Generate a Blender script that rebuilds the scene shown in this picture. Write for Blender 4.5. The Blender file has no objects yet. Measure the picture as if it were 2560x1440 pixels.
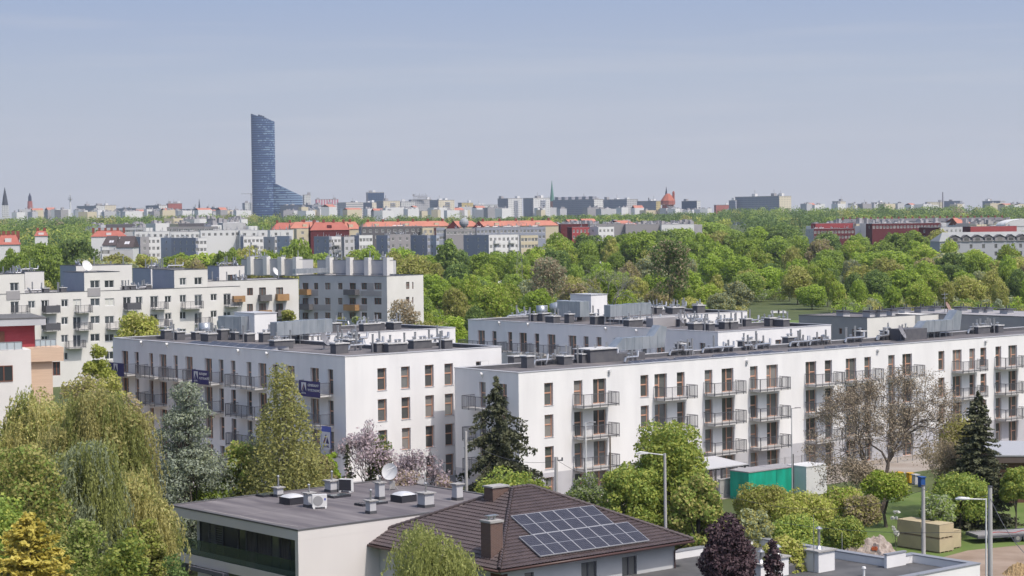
import bpy, bmesh, math, random
import numpy as np
from mathutils import Vector, Matrix
R = math.radians
sc = bpy.context.scene
col = sc.collection
rnd = random.Random(7)

# ------------------------------------------------------------------ camera
FPX, PITCH, ROLL, HC = 4978.0, R(1.98), R(-0.70), 26.5     # focal length in pixels of a 2560 px wide frame
fw = np.array([0, math.cos(PITCH), -math.sin(PITCH)])
u0 = np.array([0, math.sin(PITCH), math.cos(PITCH)])
r0 = np.array([1.0, 0, 0])
rt = r0*math.cos(ROLL) + u0*math.sin(ROLL)
up = u0*math.cos(ROLL) - r0*math.sin(ROLL)
CAM = np.array([0, 0, HC])
cd = bpy.data.cameras.new('camera')
cam = bpy.data.objects.new('camera', cd)
col.objects.link(cam)
M = Matrix(((rt[0], up[0], -fw[0], 0), (rt[1], up[1], -fw[1], 0), (rt[2], up[2], -fw[2], HC), (0, 0, 0, 1)))
cam.matrix_world = M
cd.sensor_width = 36
cd.lens = 36*FPX/2560
cd.clip_start = 1
cd.clip_end = 40000
sc.camera = cam

# ------------------------------------------------------------------ light
SUN_AZ_V = (0.751, -0.678)      # towards the sun, horizontally
SUN_EL = R(56)
w = bpy.data.worlds.new('World')
sc.world = w
w.use_nodes = True
nt = w.node_tree
nt.nodes.clear()
sky = nt.nodes.new('ShaderNodeTexSky')
sky.sky_type = 'NISHITA'
sky.sun_disc = False
sky.sun_elevation = SUN_EL
sky.sun_rotation = math.atan2(SUN_AZ_V[0], SUN_AZ_V[1])
sky.altitude = 100
sky.air_density = 1.0
sky.dust_density = 3.5
sky.ozone_density = 2.0
bg = nt.nodes.new('ShaderNodeBackground')
bg.inputs[1].default_value = 0.15
wo = nt.nodes.new('ShaderNodeOutputWorld')
tc = nt.nodes.new('ShaderNodeTexCoord')
mp = nt.nodes.new('ShaderNodeMapping')
mp.inputs['Scale'].default_value = (3.0, 3.0, 55.0)
mp.inputs['Rotation'].default_value = (0.0, R(1.2), 0.0)
no = nt.nodes.new('ShaderNodeTexNoise')
no.inputs['Scale'].default_value = 1.6
no.inputs['Detail'].default_value = 5
rp = nt.nodes.new('ShaderNodeValToRGB')
rp.color_ramp.elements[0].position = 0.50
rp.color_ramp.elements[0].color = (0, 0, 0, 1)
rp.color_ramp.elements[1].position = 0.80
rp.color_ramp.elements[1].color = (0.34, 0.34, 0.34, 1)
L = nt.links.new
# pale band of air above the horizon, blending into the clear sky overhead
sx_ = nt.nodes.new('ShaderNodeSeparateXYZ'); L(tc.outputs['Generated'], sx_.inputs[0])
band = nt.nodes.new('ShaderNodeValToRGB')
cr = band.color_ramp
cr.elements[0].position = 0.0; cr.elements[0].color = (2.50, 2.52, 2.78, 1)
cr.elements[1].position = 0.13; cr.elements[1].color = (1.42, 1.92, 2.95, 1)
for ps, cc in ((0.03, (2.44, 2.56, 2.90, 1)), (0.07, (2.12, 2.40, 2.95, 1)), (0.105, (1.74, 2.12, 2.95, 1))):
    e = cr.elements.new(ps); e.color = cc
L(sx_.outputs[2], band.inputs[0])
mr_ = nt.nodes.new('ShaderNodeMapRange'); mr_.inputs[1].default_value = 0.1; mr_.inputs[2].default_value = 0.5; mr_.inputs[3].default_value = 1.0; mr_.inputs[4].default_value = 0.0
L(sx_.outputs[2], mr_.inputs[0])
mb_ = nt.nodes.new('ShaderNodeMixRGB'); L(mr_.outputs[0], mb_.inputs[0]); L(sky.outputs[0], mb_.inputs[1]); L(band.outputs[0], mb_.inputs[2])
mx = nt.nodes.new('ShaderNodeMixRGB')
mx.inputs[2].default_value = (2.95, 2.98, 3.2, 1)
L(tc.outputs['Generated'], mp.inputs[0]); L(mp.outputs[0], no.inputs['Vector']); L(no.outputs['Fac'], rp.inputs[0])
L(mb_.outputs[0], mx.inputs[1]); L(rp.outputs[0], mx.inputs[0])
L(mx.outputs[0], bg.inputs[0]); L(bg.outputs[0], wo.inputs[0])
sl = bpy.data.lights.new('sun', 'SUN')
sl.energy = 2.5
sl.angle = R(0.53)
sl.color = (1.0, 0.93, 0.835)
so = bpy.data.objects.new('sun', sl)
col.objects.link(so)
sv = Vector((SUN_AZ_V[0]*math.cos(SUN_EL), SUN_AZ_V[1]*math.cos(SUN_EL), math.sin(SUN_EL)))
so.rotation_euler = sv.to_track_quat('Z', 'Y').to_euler()
sc.view_settings.view_transform = 'Standard'
sc.view_settings.look = 'None'
sc.view_settings.exposure = 0.54
sc.view_settings.gamma = 1.0
sc.cycles.max_bounces = 8
sc.cycles.diffuse_bounces = 6
sc.cycles.transparent_max_bounces = 8
sc.cycles.volume_bounces = 0
sc.render.film_transparent = False

# ------------------------------------------------------------------ geometry of sight lines (for measuring off places)
def ray(x, y): return fw + rt*(x-1280)/FPX - up*(y-720)/FPX
def P(x, y, z):
    d = ray(x, y); return CAM + d*(z-HC)/d[2]
def at(x, y, Y):
    d = ray(x, y); return CAM + d*Y/d[1]
def hitp(o, n, x, y):
    d = ray(x, y); t = np.dot(np.array(o)-CAM, n)/np.dot(d, n); return CAM + d*t
def proj(p):
    d = np.array(p)-CAM; z = d@fw
    return 1280+FPX*(d@rt)/z, 720-FPX*(d@up)/z
def terr(x, y):
    t = min(max((y-620)/1400, 0), 1); t = t*t*(3-2*t)
    return 15.0*t + 0.35*math.sin(x*0.011)*min(1, max(0, (y-500)/400))

# ------------------------------------------------------------------ materials
MT = {}
ALB = 0.82        # overall reflectance level of the built surfaces for this exposure
def nodes_of(m):
    m.use_nodes = True
    t = m.node_tree
    return t, t.nodes['Principled BSDF']
def mat(name, c, rough=0.8, c2=None, scale=1.0, metal=0.0, bump=0.0, spec=0.3, detail=4, stretch=None, lo=0.35, hi=0.65):
    if name in MT: return MT[name]
    c = tuple(x*ALB for x in c); c2 = tuple(x*ALB for x in c2) if c2 else None
    m = bpy.data.materials.new(name)
    t, b = nodes_of(m)
    b.inputs['Base Color'].default_value = (*c, 1)
    b.inputs['Roughness'].default_value = rough
    b.inputs['Metallic'].default_value = metal
    b.inputs['Specular IOR Level'].default_value = spec
    if c2 or bump:
        tcn = t.nodes.new('ShaderNodeTexCoord')
        mpn = t.nodes.new('ShaderNodeMapping')
        if stretch: mpn.inputs['Scale'].default_value = stretch
        n = t.nodes.new('ShaderNodeTexNoise')
        n.inputs['Scale'].default_value = scale
        n.inputs['Detail'].default_value = detail
        t.links.new(tcn.outputs['Object'], mpn.inputs[0]); t.links.new(mpn.outputs[0], n.inputs['Vector'])
        if c2:
            r = t.nodes.new('ShaderNodeValToRGB')
            r.color_ramp.elements[0].position = lo; r.color_ramp.elements[1].position = hi
            r.color_ramp.elements[0].color = (*c, 1); r.color_ramp.elements[1].color = (*c2, 1)
            t.links.new(n.outputs['Fac'], r.inputs[0]); t.links.new(r.outputs[0], b.inputs['Base Color'])
        if bump:
            bp = t.nodes.new('ShaderNodeBump'); bp.inputs['Strength'].default_value = bump; bp.inputs['Distance'].default_value = 0.05
            t.links.new(n.outputs['Fac'], bp.inputs['Height']); t.links.new(bp.outputs[0], b.inputs['Normal'])
    MT[name] = m
    return m
def glass_mat(name, c, rough=0.08, blinds=0.0, cb=(0.55, 0.55, 0.52)):
    """dark window glass; some panes (by object) have a pale blind behind"""
    if name in MT: return MT[name]
    m = bpy.data.materials.new(name)
    t, b = nodes_of(m)
    oi = t.nodes.new('ShaderNodeObjectInfo')
    r = t.nodes.new('ShaderNodeValToRGB'); r.color_ramp.interpolation = 'CONSTANT'
    e = r.color_ramp.elements
    e[0].color = (*c, 1); e[0].position = 0
    e[1].color = (*[x*2.2 for x in c], 1); e[1].position = 0.4
    a = e.new(0.7); a.color = (*[x*1.5 for x in c], 1)
    if blinds:
        a = e.new(1-blinds); a.color = (*cb, 1)
    t.links.new(oi.outputs['Random'], r.inputs[0])
    t.links.new(r.outputs[0], b.inputs['Base Color'])
    b.inputs['Roughness'].default_value = rough
    b.inputs['Specular IOR Level'].default_value = 0.6
    MT[name] = m
    return m
def leaf_mat(name, c1, c2, trans=0.45, nscale=0.6):
    if name in MT: return MT[name]
    m = bpy.data.materials.new(name)
    t, b = nodes_of(m)
    g = t.nodes.new('ShaderNodeNewGeometry')
    tcn = t.nodes.new('ShaderNodeTexCoord')
    n = t.nodes.new('ShaderNodeTexNoise'); n.inputs['Scale'].default_value = nscale; n.inputs['Detail'].default_value = 2
    t.links.new(tcn.outputs['Object'], n.inputs['Vector'])
    ad = t.nodes.new('ShaderNodeMath'); ad.operation = 'MULTIPLY_ADD'
    ad.inputs[1].default_value = 0.45; ad.inputs[2].default_value = 0.0
    t.links.new(g.outputs['Random Per Island'], ad.inputs[0])
    a2 = t.nodes.new('ShaderNodeMath'); a2.operation = 'MULTIPLY_ADD'; a2.inputs[1].default_value = 1.5; 
    sb = t.nodes.new('ShaderNodeMath'); sb.operation = 'SUBTRACT'; sb.inputs[1].default_value = 0.35
    t.links.new(n.outputs['Fac'], sb.inputs[0]); t.links.new(sb.outputs[0], a2.inputs[0]); t.links.new(ad.outputs[0], a2.inputs[2])
    oi = t.nodes.new('ShaderNodeObjectInfo')
    mxn = t.nodes.new('ShaderNodeMixRGB'); mxn.inputs[1].default_value = (*c1, 1); mxn.inputs[2].default_value = (*c2, 1)
    mxn.use_clamp = True
    t.links.new(a2.outputs[0], mxn.inputs[0])
    hs = t.nodes.new('ShaderNodeHueSaturation')
    mr = t.nodes.new('ShaderNodeMapRange'); mr.inputs[3].default_value = 0.8; mr.inputs[4].default_value = 1.2
    t.links.new(oi.outputs['Random'], mr.inputs[0]); t.links.new(mr.outputs[0], hs.inputs['Value'])
    t.links.new(mxn.outputs[0], hs.inputs['Color'])
    b.inputs['Roughness'].default_value = 0.55
    b.inputs['Specular IOR Level'].default_value = 0.25
    t.links.new(hs.outputs[0], b.inputs['Base Color'])
    tr = t.nodes.new('ShaderNodeBsdfTranslucent')
    t.links.new(hs.outputs[0], tr.inputs[0])
    ms = t.nodes.new('ShaderNodeMixShader'); ms.inputs[0].default_value = trans
    out = t.nodes['Material Output']
    t.links.new(b.outputs[0], ms.inputs[1]); t.links.new(tr.outputs[0], ms.inputs[2]); t.links.new(ms.outputs[0], out.inputs[0])
    MT[name] = m
    return m
def facade_mat(name, c, cw=(0.05, 0.06, 0.08), sx=3.0, sz=2.9, fx=0.5, z0=0.3, z1=0.75, rough=0.8):
    """wall of a far building: plaster with rows of window openings, laid out in metres of the wall itself"""
    if name in MT: return MT[name]
    c = tuple(x*ALB for x in c); cw = tuple(x*ALB for x in cw)
    m = bpy.data.materials.new(name)
    t, b = nodes_of(m)
    tcn = t.nodes.new('ShaderNodeTexCoord'); sp = t.nodes.new('ShaderNodeSeparateXYZ')
    t.links.new(tcn.outputs['Object'], sp.inputs[0])
    def mth(op, a, bb=None):
        n = t.nodes.new('ShaderNodeMath'); n.operation = op
        for i, v in enumerate((a, bb)):
            if v is None: continue
            if isinstance(v, (int, float)): n.inputs[i].default_value = v
            else: t.links.new(v, n.inputs[i])
        return n.outputs[0]
    s = mth('ADD', sp.outputs[0], sp.outputs[1])
    gx = mth('FRACT', mth('DIVIDE', s, sx)); gz = mth('FRACT', mth('DIVIDE', sp.outputs[2], sz))
    k = mth('MULTIPLY', mth('LESS_THAN', gx, fx), mth('MULTIPLY', mth('GREATER_THAN', gz, z0), mth('LESS_THAN', gz, z1)))
    gn = t.nodes.new('ShaderNodeNewGeometry'); sn = t.nodes.new('ShaderNodeSeparateXYZ')
    t.links.new(gn.outputs['True Normal'], sn.inputs[0])
    k = mth('MULTIPLY', k, mth('LESS_THAN', sn.outputs[2], 0.5))
    mxn = t.nodes.new('ShaderNodeMixRGB'); mxn.inputs[1].default_value = (*c, 1); mxn.inputs[2].default_value = (*cw, 1)
    t.links.new(k, mxn.inputs[0]); t.links.new(mxn.outputs[0], b.inputs['Base Color'])
    b.inputs['Roughness'].default_value = rough
    MT[name] = m
    return m

# ------------------------------------------------------------------ mesh helpers
KIDS = {}
class MB:
    def __init__(s): s.v = []; s.f = []; s.m = []; s.cur = 0
    def quad(s, a, b, c, d):
        n = len(s.v); s.v += [tuple(a), tuple(b), tuple(c), tuple(d)]; s.f.append((n, n+1, n+2, n+3)); s.m.append(s.cur)
    def poly(s, pts):
        n = len(s.v); s.v += [tuple(p) for p in pts]; s.f.append(tuple(range(n, n+len(pts)))); s.m.append(s.cur)
    def box(s, x0, x1, y0, y1, z0, z1, bottom=True):
        n = len(s.v)
        s.v += [(x0,y0,z0),(x1,y0,z0),(x1,y1,z0),(x0,y1,z0),(x0,y0,z1),(x1,y0,z1),(x1,y1,z1),(x0,y1,z1)]
        F = [(4,5,6,7),(0,1,5,4),(1,2,6,5),(2,3,7,6),(3,0,4,7)] + ([(3,2,1,0)] if bottom else [])
        for f in F: s.f.append(tuple(n+i for i in f)); s.m.append(s.cur)
    def prism(s, pts, z0, z1, cap=True, bottom=False):
        """pts counter-clockwise; z0, z1 numbers or lists"""
        k = len(pts); n = len(s.v)
        a = z0 if isinstance(z0, (list, tuple)) else [z0]*k
        b = z1 if isinstance(z1, (list, tuple)) else [z1]*k
        s.v += [(p[0], p[1], a[i]) for i, p in enumerate(pts)] + [(p[0], p[1], b[i]) for i, p in enumerate(pts)]
        for i in range(k):
            j = (i+1) % k; s.f.append((n+i, n+j, n+k+j, n+k+i)); s.m.append(s.cur)
        if cap: s.f.append(tuple(n+k+i for i in range(k))); s.m.append(s.cur)
        if bottom: s.f.append(tuple(n+i for i in reversed(range(k)))); s.m.append(s.cur)
    def cyl(s, x, y, z0, z1, r, r2=None, n=10, cap=True):
        r2 = r if r2 is None else r2
        q = len(s.v)
        for i in range(n): a = 2*math.pi*i/n; s.v.append((x+r*math.cos(a), y+r*math.sin(a), z0))
        for i in range(n): a = 2*math.pi*i/n; s.v.append((x+r2*math.cos(a), y+r2*math.sin(a), z1))
        for i in range(n):
            j = (i+1) % n; s.f.append((q+i, q+j, q+n+j, q+n+i)); s.m.append(s.cur)
        if cap: s.f.append(tuple(q+n+i for i in range(n))); s.m.append(s.cur)
    def tube(s, p, q, r, r2=None, n=6, cap=False):
        p = Vector(p); q = Vector(q); r2 = r if r2 is None else r2
        d = (q-p)
        if d.length < 1e-6: return
        d.normalize()
        a = d.orthogonal().normalized(); b = d.cross(a)
        k = len(s.v)
        for c, rr in ((p, r), (q, r2)):
            for i in range(n):
                t = 2*math.pi*i/n; s.v.append(tuple(c + a*math.cos(t)*rr + b*math.sin(t)*rr))
        for i in range(n):
            j = (i+1) % n; s.f.append((k+i, k+j, k+n+j, k+n+i)); s.m.append(s.cur)
        if cap: s.f.append(tuple(k+n+i for i in range(n))); s.m.append(s.cur); s.f.append(tuple(k+n-1-i for i in range(n))); s.m.append(s.cur)
    def mesh(s, name, mats):
        me = bpy.data.meshes.new(name)
        me.from_pydata(s.v, [], s.f)
        for m in (mats if isinstance(mats, (list, tuple)) else [mats]): me.materials.append(m)
        if any(s.m): me.polygons.foreach_set('material_index', s.m)
        me.update()
        return me
    def obj(s, name, mats, parent=None, loc=None, rot=0):
        return link(name, s.mesh(name, mats), parent, loc, rot)
def link(name, me, parent=None, loc=None, rot=0):
    o = bpy.data.objects.new(name, me)
    col.objects.link(o)
    if parent is not None:
        o.parent = parent; KIDS.setdefault(parent.name, []).append(o)
    if loc is not None: o.location = loc
    if rot: o.rotation_euler = (0, 0, rot)
    return o
def tag(o, label, cat, group=None, kind=None):
    if label: o['label'] = label
    if cat: o['category'] = cat
    if group: o['group'] = group
    if kind: o['kind'] = kind
    return o
def thing(name, label, cat, loc=(0, 0, 0), rot=0, group=None):
    o = bpy.data.objects.new(name, None)
    o.empty_display_size = 0.5
    col.objects.link(o)
    o.location = tuple(loc); o.rotation_euler = (0, 0, rot)
    return tag(o, label, cat, group)
def dup(o, loc=None, rot=None, parent=None, label=None, scale=None):
    """copy of an object with copies of its parts and sub-parts (mesh data shared)"""
    c = o.copy(); col.objects.link(c)
    if parent is not None:
        c.parent = parent; KIDS.setdefault(parent.name, []).append(c)
    if loc is not None: c.location = tuple(loc)
    if rot is not None: c.rotation_euler = (0, 0, rot)
    if scale is not None: c.scale = scale
    if label: c['label'] = label
    for ch in list(KIDS.get(o.name, [])):
        dup(ch, parent=c)
    return c
def smooth(o, ang=40):
    for p in o.data.polygons: p.use_smooth = True
    return o

def wall_with_openings(mb, o, d, inn, a0, a1, z0, z1, ops, depth, zt=None):
    """wall in plane through o along d (inwards inn); ops = (a0,a1,z0,z1) recesses with reveals.  zt: roofline function"""
    o = np.array(o, float); d = np.array(d, float); inn = np.array(inn, float); Z = np.array([0, 0, 1.0])
    As = sorted({a0, a1, *[q[0] for q in ops], *[q[1] for q in ops]}); Zs = sorted({z0, z1, *[q[2] for q in ops], *[q[3] for q in ops]})
    As = [a for a in As if a0 <= a <= a1]; Zs = [z for z in Zs if z0 <= z <= z1]
    pt = lambda a, z, k=0.0: tuple(o + d*a + Z*z + inn*k)
    for i in range(len(As)-1):
        for j in range(len(Zs)-1):
            ca = (As[i]+As[i+1])/2; cz = (Zs[j]+Zs[j+1])/2
            if any(q[0] < ca < q[1] and q[2] < cz < q[3] for q in ops): continue
            mb.quad(pt(As[i], Zs[j]), pt(As[i+1], Zs[j]), pt(As[i+1], Zs[j+1]), pt(As[i], Zs[j+1]))
    for (b0, b1, c0, c1) in ops:
        mb.quad(pt(b0, c0), pt(b0, c0, depth), pt(b0, c1, depth), pt(b0, c1))
        mb.quad(pt(b1, c0), pt(b1, c1), pt(b1, c1, depth), pt(b1, c0, depth))
        mb.quad(pt(b0, c0), pt(b1, c0), pt(b1, c0, depth), pt(b0, c0, depth))
        mb.quad(pt(b0, c1), pt(b0, c1, depth), pt(b1, c1, depth), pt(b1, c1))

# ------------------------------------------------------------------ shared materials
WHITE = mat('white_render', (0.82, 0.815, 0.815), 0.9, (0.735, 0.73, 0.735), 0.55, detail=8, stretch=(1.0, 1.0, 0.22))
WHITE2 = mat('warm_white_render', (0.74, 0.725, 0.70), 0.9, (0.68, 0.665, 0.64), 0.3, detail=6)
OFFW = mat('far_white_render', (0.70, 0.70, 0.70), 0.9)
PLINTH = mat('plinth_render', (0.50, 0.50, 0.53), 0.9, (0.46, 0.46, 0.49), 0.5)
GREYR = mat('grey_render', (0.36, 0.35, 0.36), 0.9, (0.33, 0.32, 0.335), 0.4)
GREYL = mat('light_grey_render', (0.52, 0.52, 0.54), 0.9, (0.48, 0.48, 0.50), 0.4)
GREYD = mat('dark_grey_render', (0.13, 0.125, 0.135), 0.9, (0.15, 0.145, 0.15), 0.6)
WHITE_SHADE = mat('shaded_white_render', (0.37, 0.40, 0.47), 0.9, (0.34, 0.37, 0.44), 0.5)  # white render with blue grey shade put into its colour, for left faces
BITU = mat('bitumen_roof', (0.125, 0.118, 0.125), 0.9, (0.21, 0.19, 0.19), 0.35, detail=7, lo=0.42, hi=0.72)
COPE = mat('coping_metal', (0.56, 0.56, 0.58), 0.5, metal=0.2)
COPED = mat('dark_coping', (0.09, 0.09, 0.10), 0.6)
CHIMW = mat('chimney_cladding', (0.10, 0.10, 0.115), 0.8, (0.13, 0.13, 0.14), 1.5)
CONC = mat('concrete', (0.42, 0.41, 0.40), 0.9, (0.35, 0.34, 0.33), 1.2)
CAPC = mat('chimney_cap', (0.62, 0.62, 0.62), 0.8, (0.5, 0.5, 0.5), 3)
GALV = mat('galvanised_steel', (0.50, 0.53, 0.56), 0.38, (0.36, 0.40, 0.44), 1.6, metal=0.55, spec=0.5, stretch=(1, 1, 0.25))
STEEL = mat('stainless_pipe', (0.55, 0.55, 0.56), 0.3, metal=0.8)
RAIL = mat('railing_paint', (0.11, 0.11, 0.125), 0.5)
WOODF = mat('orange_wood_frame', (0.62, 0.36, 0.25), 0.55, (0.54, 0.30, 0.21), 2.0)
BROWNF = mat('brown_frame', (0.20, 0.08, 0.05), 0.5)
WHITEF = mat('white_frame', (0.72, 0.72, 0.72), 0.4)
GLASS = glass_mat('dark_glass', (0.070, 0.072, 0.070), blinds=0.10, cb=(0.20, 0.19, 0.18))
GLASSB = glass_mat('glass_with_blinds', (0.035, 0.04, 0.045), blinds=0.38)
SOLAR = mat('solar_cells', (0.045, 0.045, 0.062), 0.4, (0.058, 0.058, 0.078), 2.5, spec=0.3)
SOLF = mat('solar_frame', (0.48, 0.48, 0.50), 0.4, metal=0.3)
NAVY = mat('navy_banner', (0.035, 0.03, 0.13), 0.6, (0.045, 0.038, 0.15), 1.5)
BLUEB = mat('blue_banner', (0.10, 0.14, 0.48), 0.6, (0.09, 0.125, 0.43), 1.5)
PRINT = mat('white_print', (0.62, 0.62, 0.66), 0.6)
ORANGEP = mat('orange_print', (0.50, 0.20, 0.10), 0.6)
BARK = mat('bark', (0.09, 0.075, 0.06), 0.95, (0.16, 0.14, 0.115), 3.0, stretch=(1, 1, 0.3))
BARKL = mat('pale_bark', (0.42, 0.40, 0.37), 0.9, (0.18, 0.16, 0.14), 2.5, stretch=(1, 1, 0.5))
BARKB = mat('brown_twig_bark', (0.13, 0.10, 0.085), 0.95, (0.18, 0.145, 0.12), 2.0)
# ------------------------------------------------------------------ parts shared by the buildings
def inset(pts, wd):
    k = len(pts); out = []
    for i in range(k):
        a = Vector(pts[i-1][:2]); b = Vector(pts[i][:2]); c = Vector(pts[(i+1) % k][:2])
        d1 = (b-a).normalized(); d2 = (c-b).normalized()
        n1 = Vector((-d1.y, d1.x)); n2 = Vector((-d2.y, d2.x))
        s = 1 + n1.dot(n2)
        off = (n1+n2)*(wd/max(s, 0.2))
        out.append((b.x+off.x, b.y+off.y))
    return out
def ring(mb, A, B, za, zb=None):
    zb = za if zb is None else zb
    k = len(A)
    for i in range(k):
        j = (i+1) % k
        mb.quad((*A[i], za), (*A[j], za), (*B[j], zb), (*B[i], zb))
def roof_parts(root, pts, ztop, deck_mat, cope_mat, inner_mat, par=0.4, pw=0.35, ch=0.07):
    r = MB(); inn = inset(pts, pw-0.03)
    r.poly([(p[0], p[1], ztop-par) for p in inn])
    ro = r.obj('roof', deck_mat, root)
    if par > 0.1:
        q = MB(); ring(q, inset(pts, pw-0.03), inset(pts, pw-0.03), ztop-ch, ztop-par)
        q.obj('parapet', inner_mat, ro)
    c = MB(); o1 = inset(pts, -0.05); i1 = inset(pts, pw)
    ring(c, o1, i1, ztop)
    ring(c, inset(pts, -0.05), inset(pts, -0.05), ztop-ch, ztop)
    ring(c, i1, i1, ztop, ztop-ch)
    ring(c, i1, o1, ztop-ch)
    c.obj('coping', cope_mat, ro)
    return ro
WM = {}
def window_meshes(kind, wd, h, fm, gm, shade=None):
    key = (kind, wd, h, fm.name, gm.name)
    if key in WM: return WM[key]
    f = MB(); g = MB(); x = wd/2; t = 0.12 if fm is WHITEF else 0.075; yb = 0.07
    f.box(-x, -x+t, 0, yb, 0, h); f.box(x-t, x, 0, yb, 0, h)
    f.box(-x+t, x-t, 0, yb, 0, t); f.box(-x+t, x-t, 0, yb, h-t, h)
    if kind == 'single':
        f.box(-x+t, x-t, -0.01, yb, h*0.53, h*0.53+0.12)
    elif kind == 'door':      # two sashes, the right one with a rail
        f.box(-0.06, 0.06, -0.01, yb, t, h-t); f.box(0.06, x-t, -0.005, yb, h*0.5, h*0.5+0.11)
    elif kind == 'doorl':
        f.box(-0.12, 0.0, -0.01, yb, t, h-t); f.box(-x+t, -0.12, -0.005, yb, h*0.5, h*0.5+0.11)
    elif kind == 'two':
        f.box(-0.05, 0.05, -0.01, yb, t, h-t)
    elif kind == 'three':
        f.box(-x/3-0.04, -x/3+0.04, -0.01, yb, t, h-t); f.box(x/3-0.04, x/3+0.04, -0.01, yb, t, h-t)
    g.quad((-x+t, 0.04, t), (x-t, 0.04, t), (x-t, 0.04, h-t), (-x+t, 0.04, h-t))
    WM[key] = (f.mesh('window_frame', fm), g.mesh('window_pane', gm))
    return WM[key]
def add_window(root, kind, wd, h, face, a, z, depth, fm=WOODF, gm=GLASS, off=0.0, name=None):
    """face 'y': wall facing -y at y=off ; face 'x': wall facing -x at x=off"""
    wd = round(wd*4)/4; h = round(h*10)/10
    f, g = window_meshes(kind, wd, h, fm, gm)
    loc = (a, off+depth, z) if face == 'y' else (off+depth, a, z)
    o = link(name or ('balcony_door' if kind.startswith('door') else 'window'), f, root, loc, 0 if face == 'y' else -math.pi/2)
    link('pane', g, o)
    return o
BALC = mat('balcony_slab', (0.60, 0.59, 0.58), 0.85, (0.52, 0.51, 0.50), 1.5)
BM = {}
def balcony_meshes(wd, dp=1.5, mesh_mat=None, slab=BALC, rm=RAIL, step=0.125, solid=False):
    key = (round(wd*2)/2, dp, slab.name, rm.name, solid)
    if key in BM: return BM[key]
    wd = key[0]
    s = MB(); s.box(0, wd, -dp, 0.05, -0.18, 0)
    b = MB(); h = 1.1
    def run(p, q):
        L_ = math.dist(p, q); n = max(2, int(L_/step)); dx = (q[0]-p[0])/L_; dy = (q[1]-p[1])/L_
        for i in range(n+1):
            t = i/n; x = p[0]+(q[0]-p[0])*t; y = p[1]+(q[1]-p[1])*t
            big = i % 8 == 0
            r = 0.024 if big else 0.009
            b.box(x-r, x+r, y-r, y+r, -0.16 if big else 0.02, h)
        e = 0.025
        for z0, z1 in ((h, h+0.05), (0.02, 0.06)):
            b.box(min(p[0], q[0])-e, max(p[0], q[0])+e, min(p[1], q[1])-e, max(p[1], q[1])+e, z0, z1)
        if solid: b.box(min(p[0], q[0])-.012, max(p[0], q[0])+.012, min(p[1], q[1])-.012, max(p[1], q[1])+.012, 0.07, h-.02)
    run((0.03, -dp-0.03), (wd-0.03, -dp-0.03)); run((0.0, -dp), (0.0, -0.02)); run((wd, -dp), (wd, -0.02))
    BM[key] = (s.mesh('balcony_slab', slab), b.mesh('balcony_railing', rm))
    return BM[key]
def add_balcony(root, wd, face, a0, z, dp=1.5, off=0.0, slab=BALC, rm=RAIL, solid=False):
    s, b = balcony_meshes(wd, dp, slab=slab, rm=rm, solid=solid)
    wq = round(wd*2)/2
    loc = (a0, off-0.002, z) if face == 'y' else (off-0.002, a0+wq, z)
    o = link('balcony', s, root, loc, 0 if face == 'y' else -math.pi/2)
    link('railing', b, o)
    return o
# roof furniture, each kind built once
def cowl(m, x, y, z, r=0.13):
    m.cyl(x, y, z, z+0.2, r); m.cyl(x, y, z+0.24, z+0.27, r*1.7, r*1.7); m.cyl(x, y, z+0.27, z+0.34, r*1.7, r*0.4)
    for k in range(3):
        a = k*2.1; m.box(x+r*math.cos(a)-.01, x+r*math.cos(a)+.01, y+r*math.sin(a)-.01, y+r*math.sin(a)+.01, z+.18, z+.25)
CH = []
for (lx, ly, h, cws, pipes) in ((1.5, 0.95, 0.95, [(0.35, 0.4), (1.0, 0.5)], [(1.3, 0.8, .75)]), (1.0, 1.0, 0.85, [(0.5, 0.5)], [(-0.15, 0.5, 1.5)]),
                           (2.3, 1.0, 0.8, [(0.4, 0.5), (1.2, 0.4), (1.8, 0.6)], [(2.1, 0.2, 0.9), (.8, .8, .7)]), (1.1, 1.6, 0.8, [(0.5, 0.4), (0.6, 1.2)], [(1.25, 0.5, 1.45), (1.3, 1.2, 1.6)]),
                           (0.9, 0.9, 1.1, [(0.45, 0.45)], [])):
    a = MB(); a.box(0, lx, 0, ly, 0, h)
    c = MB(); c.box(-0.1, lx+0.1, -0.1, ly+0.1, h, h+0.11)
    d = MB()
    for (x, y) in cws: cowl(d, x, y, h+0.11)
    for (x, y, ph) in pipes:
        z0 = 0.0 if (x < 0 or x > lx) else h+.11
        d.cyl(x, y, z0, z0+ph+(h if z0 == 0 else 0)*0.3, 0.10); d.cyl(x, y, z0+ph+(h if z0 == 0 else 0)*0.3, z0+ph+(h if z0 == 0 else 0)*0.3+.06, 0.13)
    CH.append((a.mesh('chimney', CHIMW), c.mesh('chimney_cap', CAPC), d.mesh('vent_cowls', STEEL)))
def add_chimney(root, k, x, y, z, rot=0.0):
    a, c, d = CH[k]
    o = link('chimney', a, root, (x, y, z), rot); link('chimney_cap', c, o); link('vent_cowl', d, o)
    return o
PIPE = []
for k in range(4):
    m = MB(); r = 0.13
    L_ = (1.6, 2.4, 1.2, 3.0)[k]
    m.tube((0, 0, 0.55), (L_, 0, 0.55), r, n=8); m.tube((0, 0, 0.55), (-0.2, 0.0, 0.1), r, n=8); m.tube((L_, 0, .55), (L_+.15, 0.1, 1.1), r, n=8, cap=True)
    m.cyl(L_*.5, 0, .5, 1.3 + .2*k, .11); cowl(m, L_*.25, 0, .62, .12)
    m.box(L_*.4, L_*.4+.04, -.2, .2, 0, .5); m.box(L_*.8, L_*.8+.04, -.2, .2, 0, .5)
    PIPE.append(m.mesh('vent_pipe', STEEL))
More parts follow.
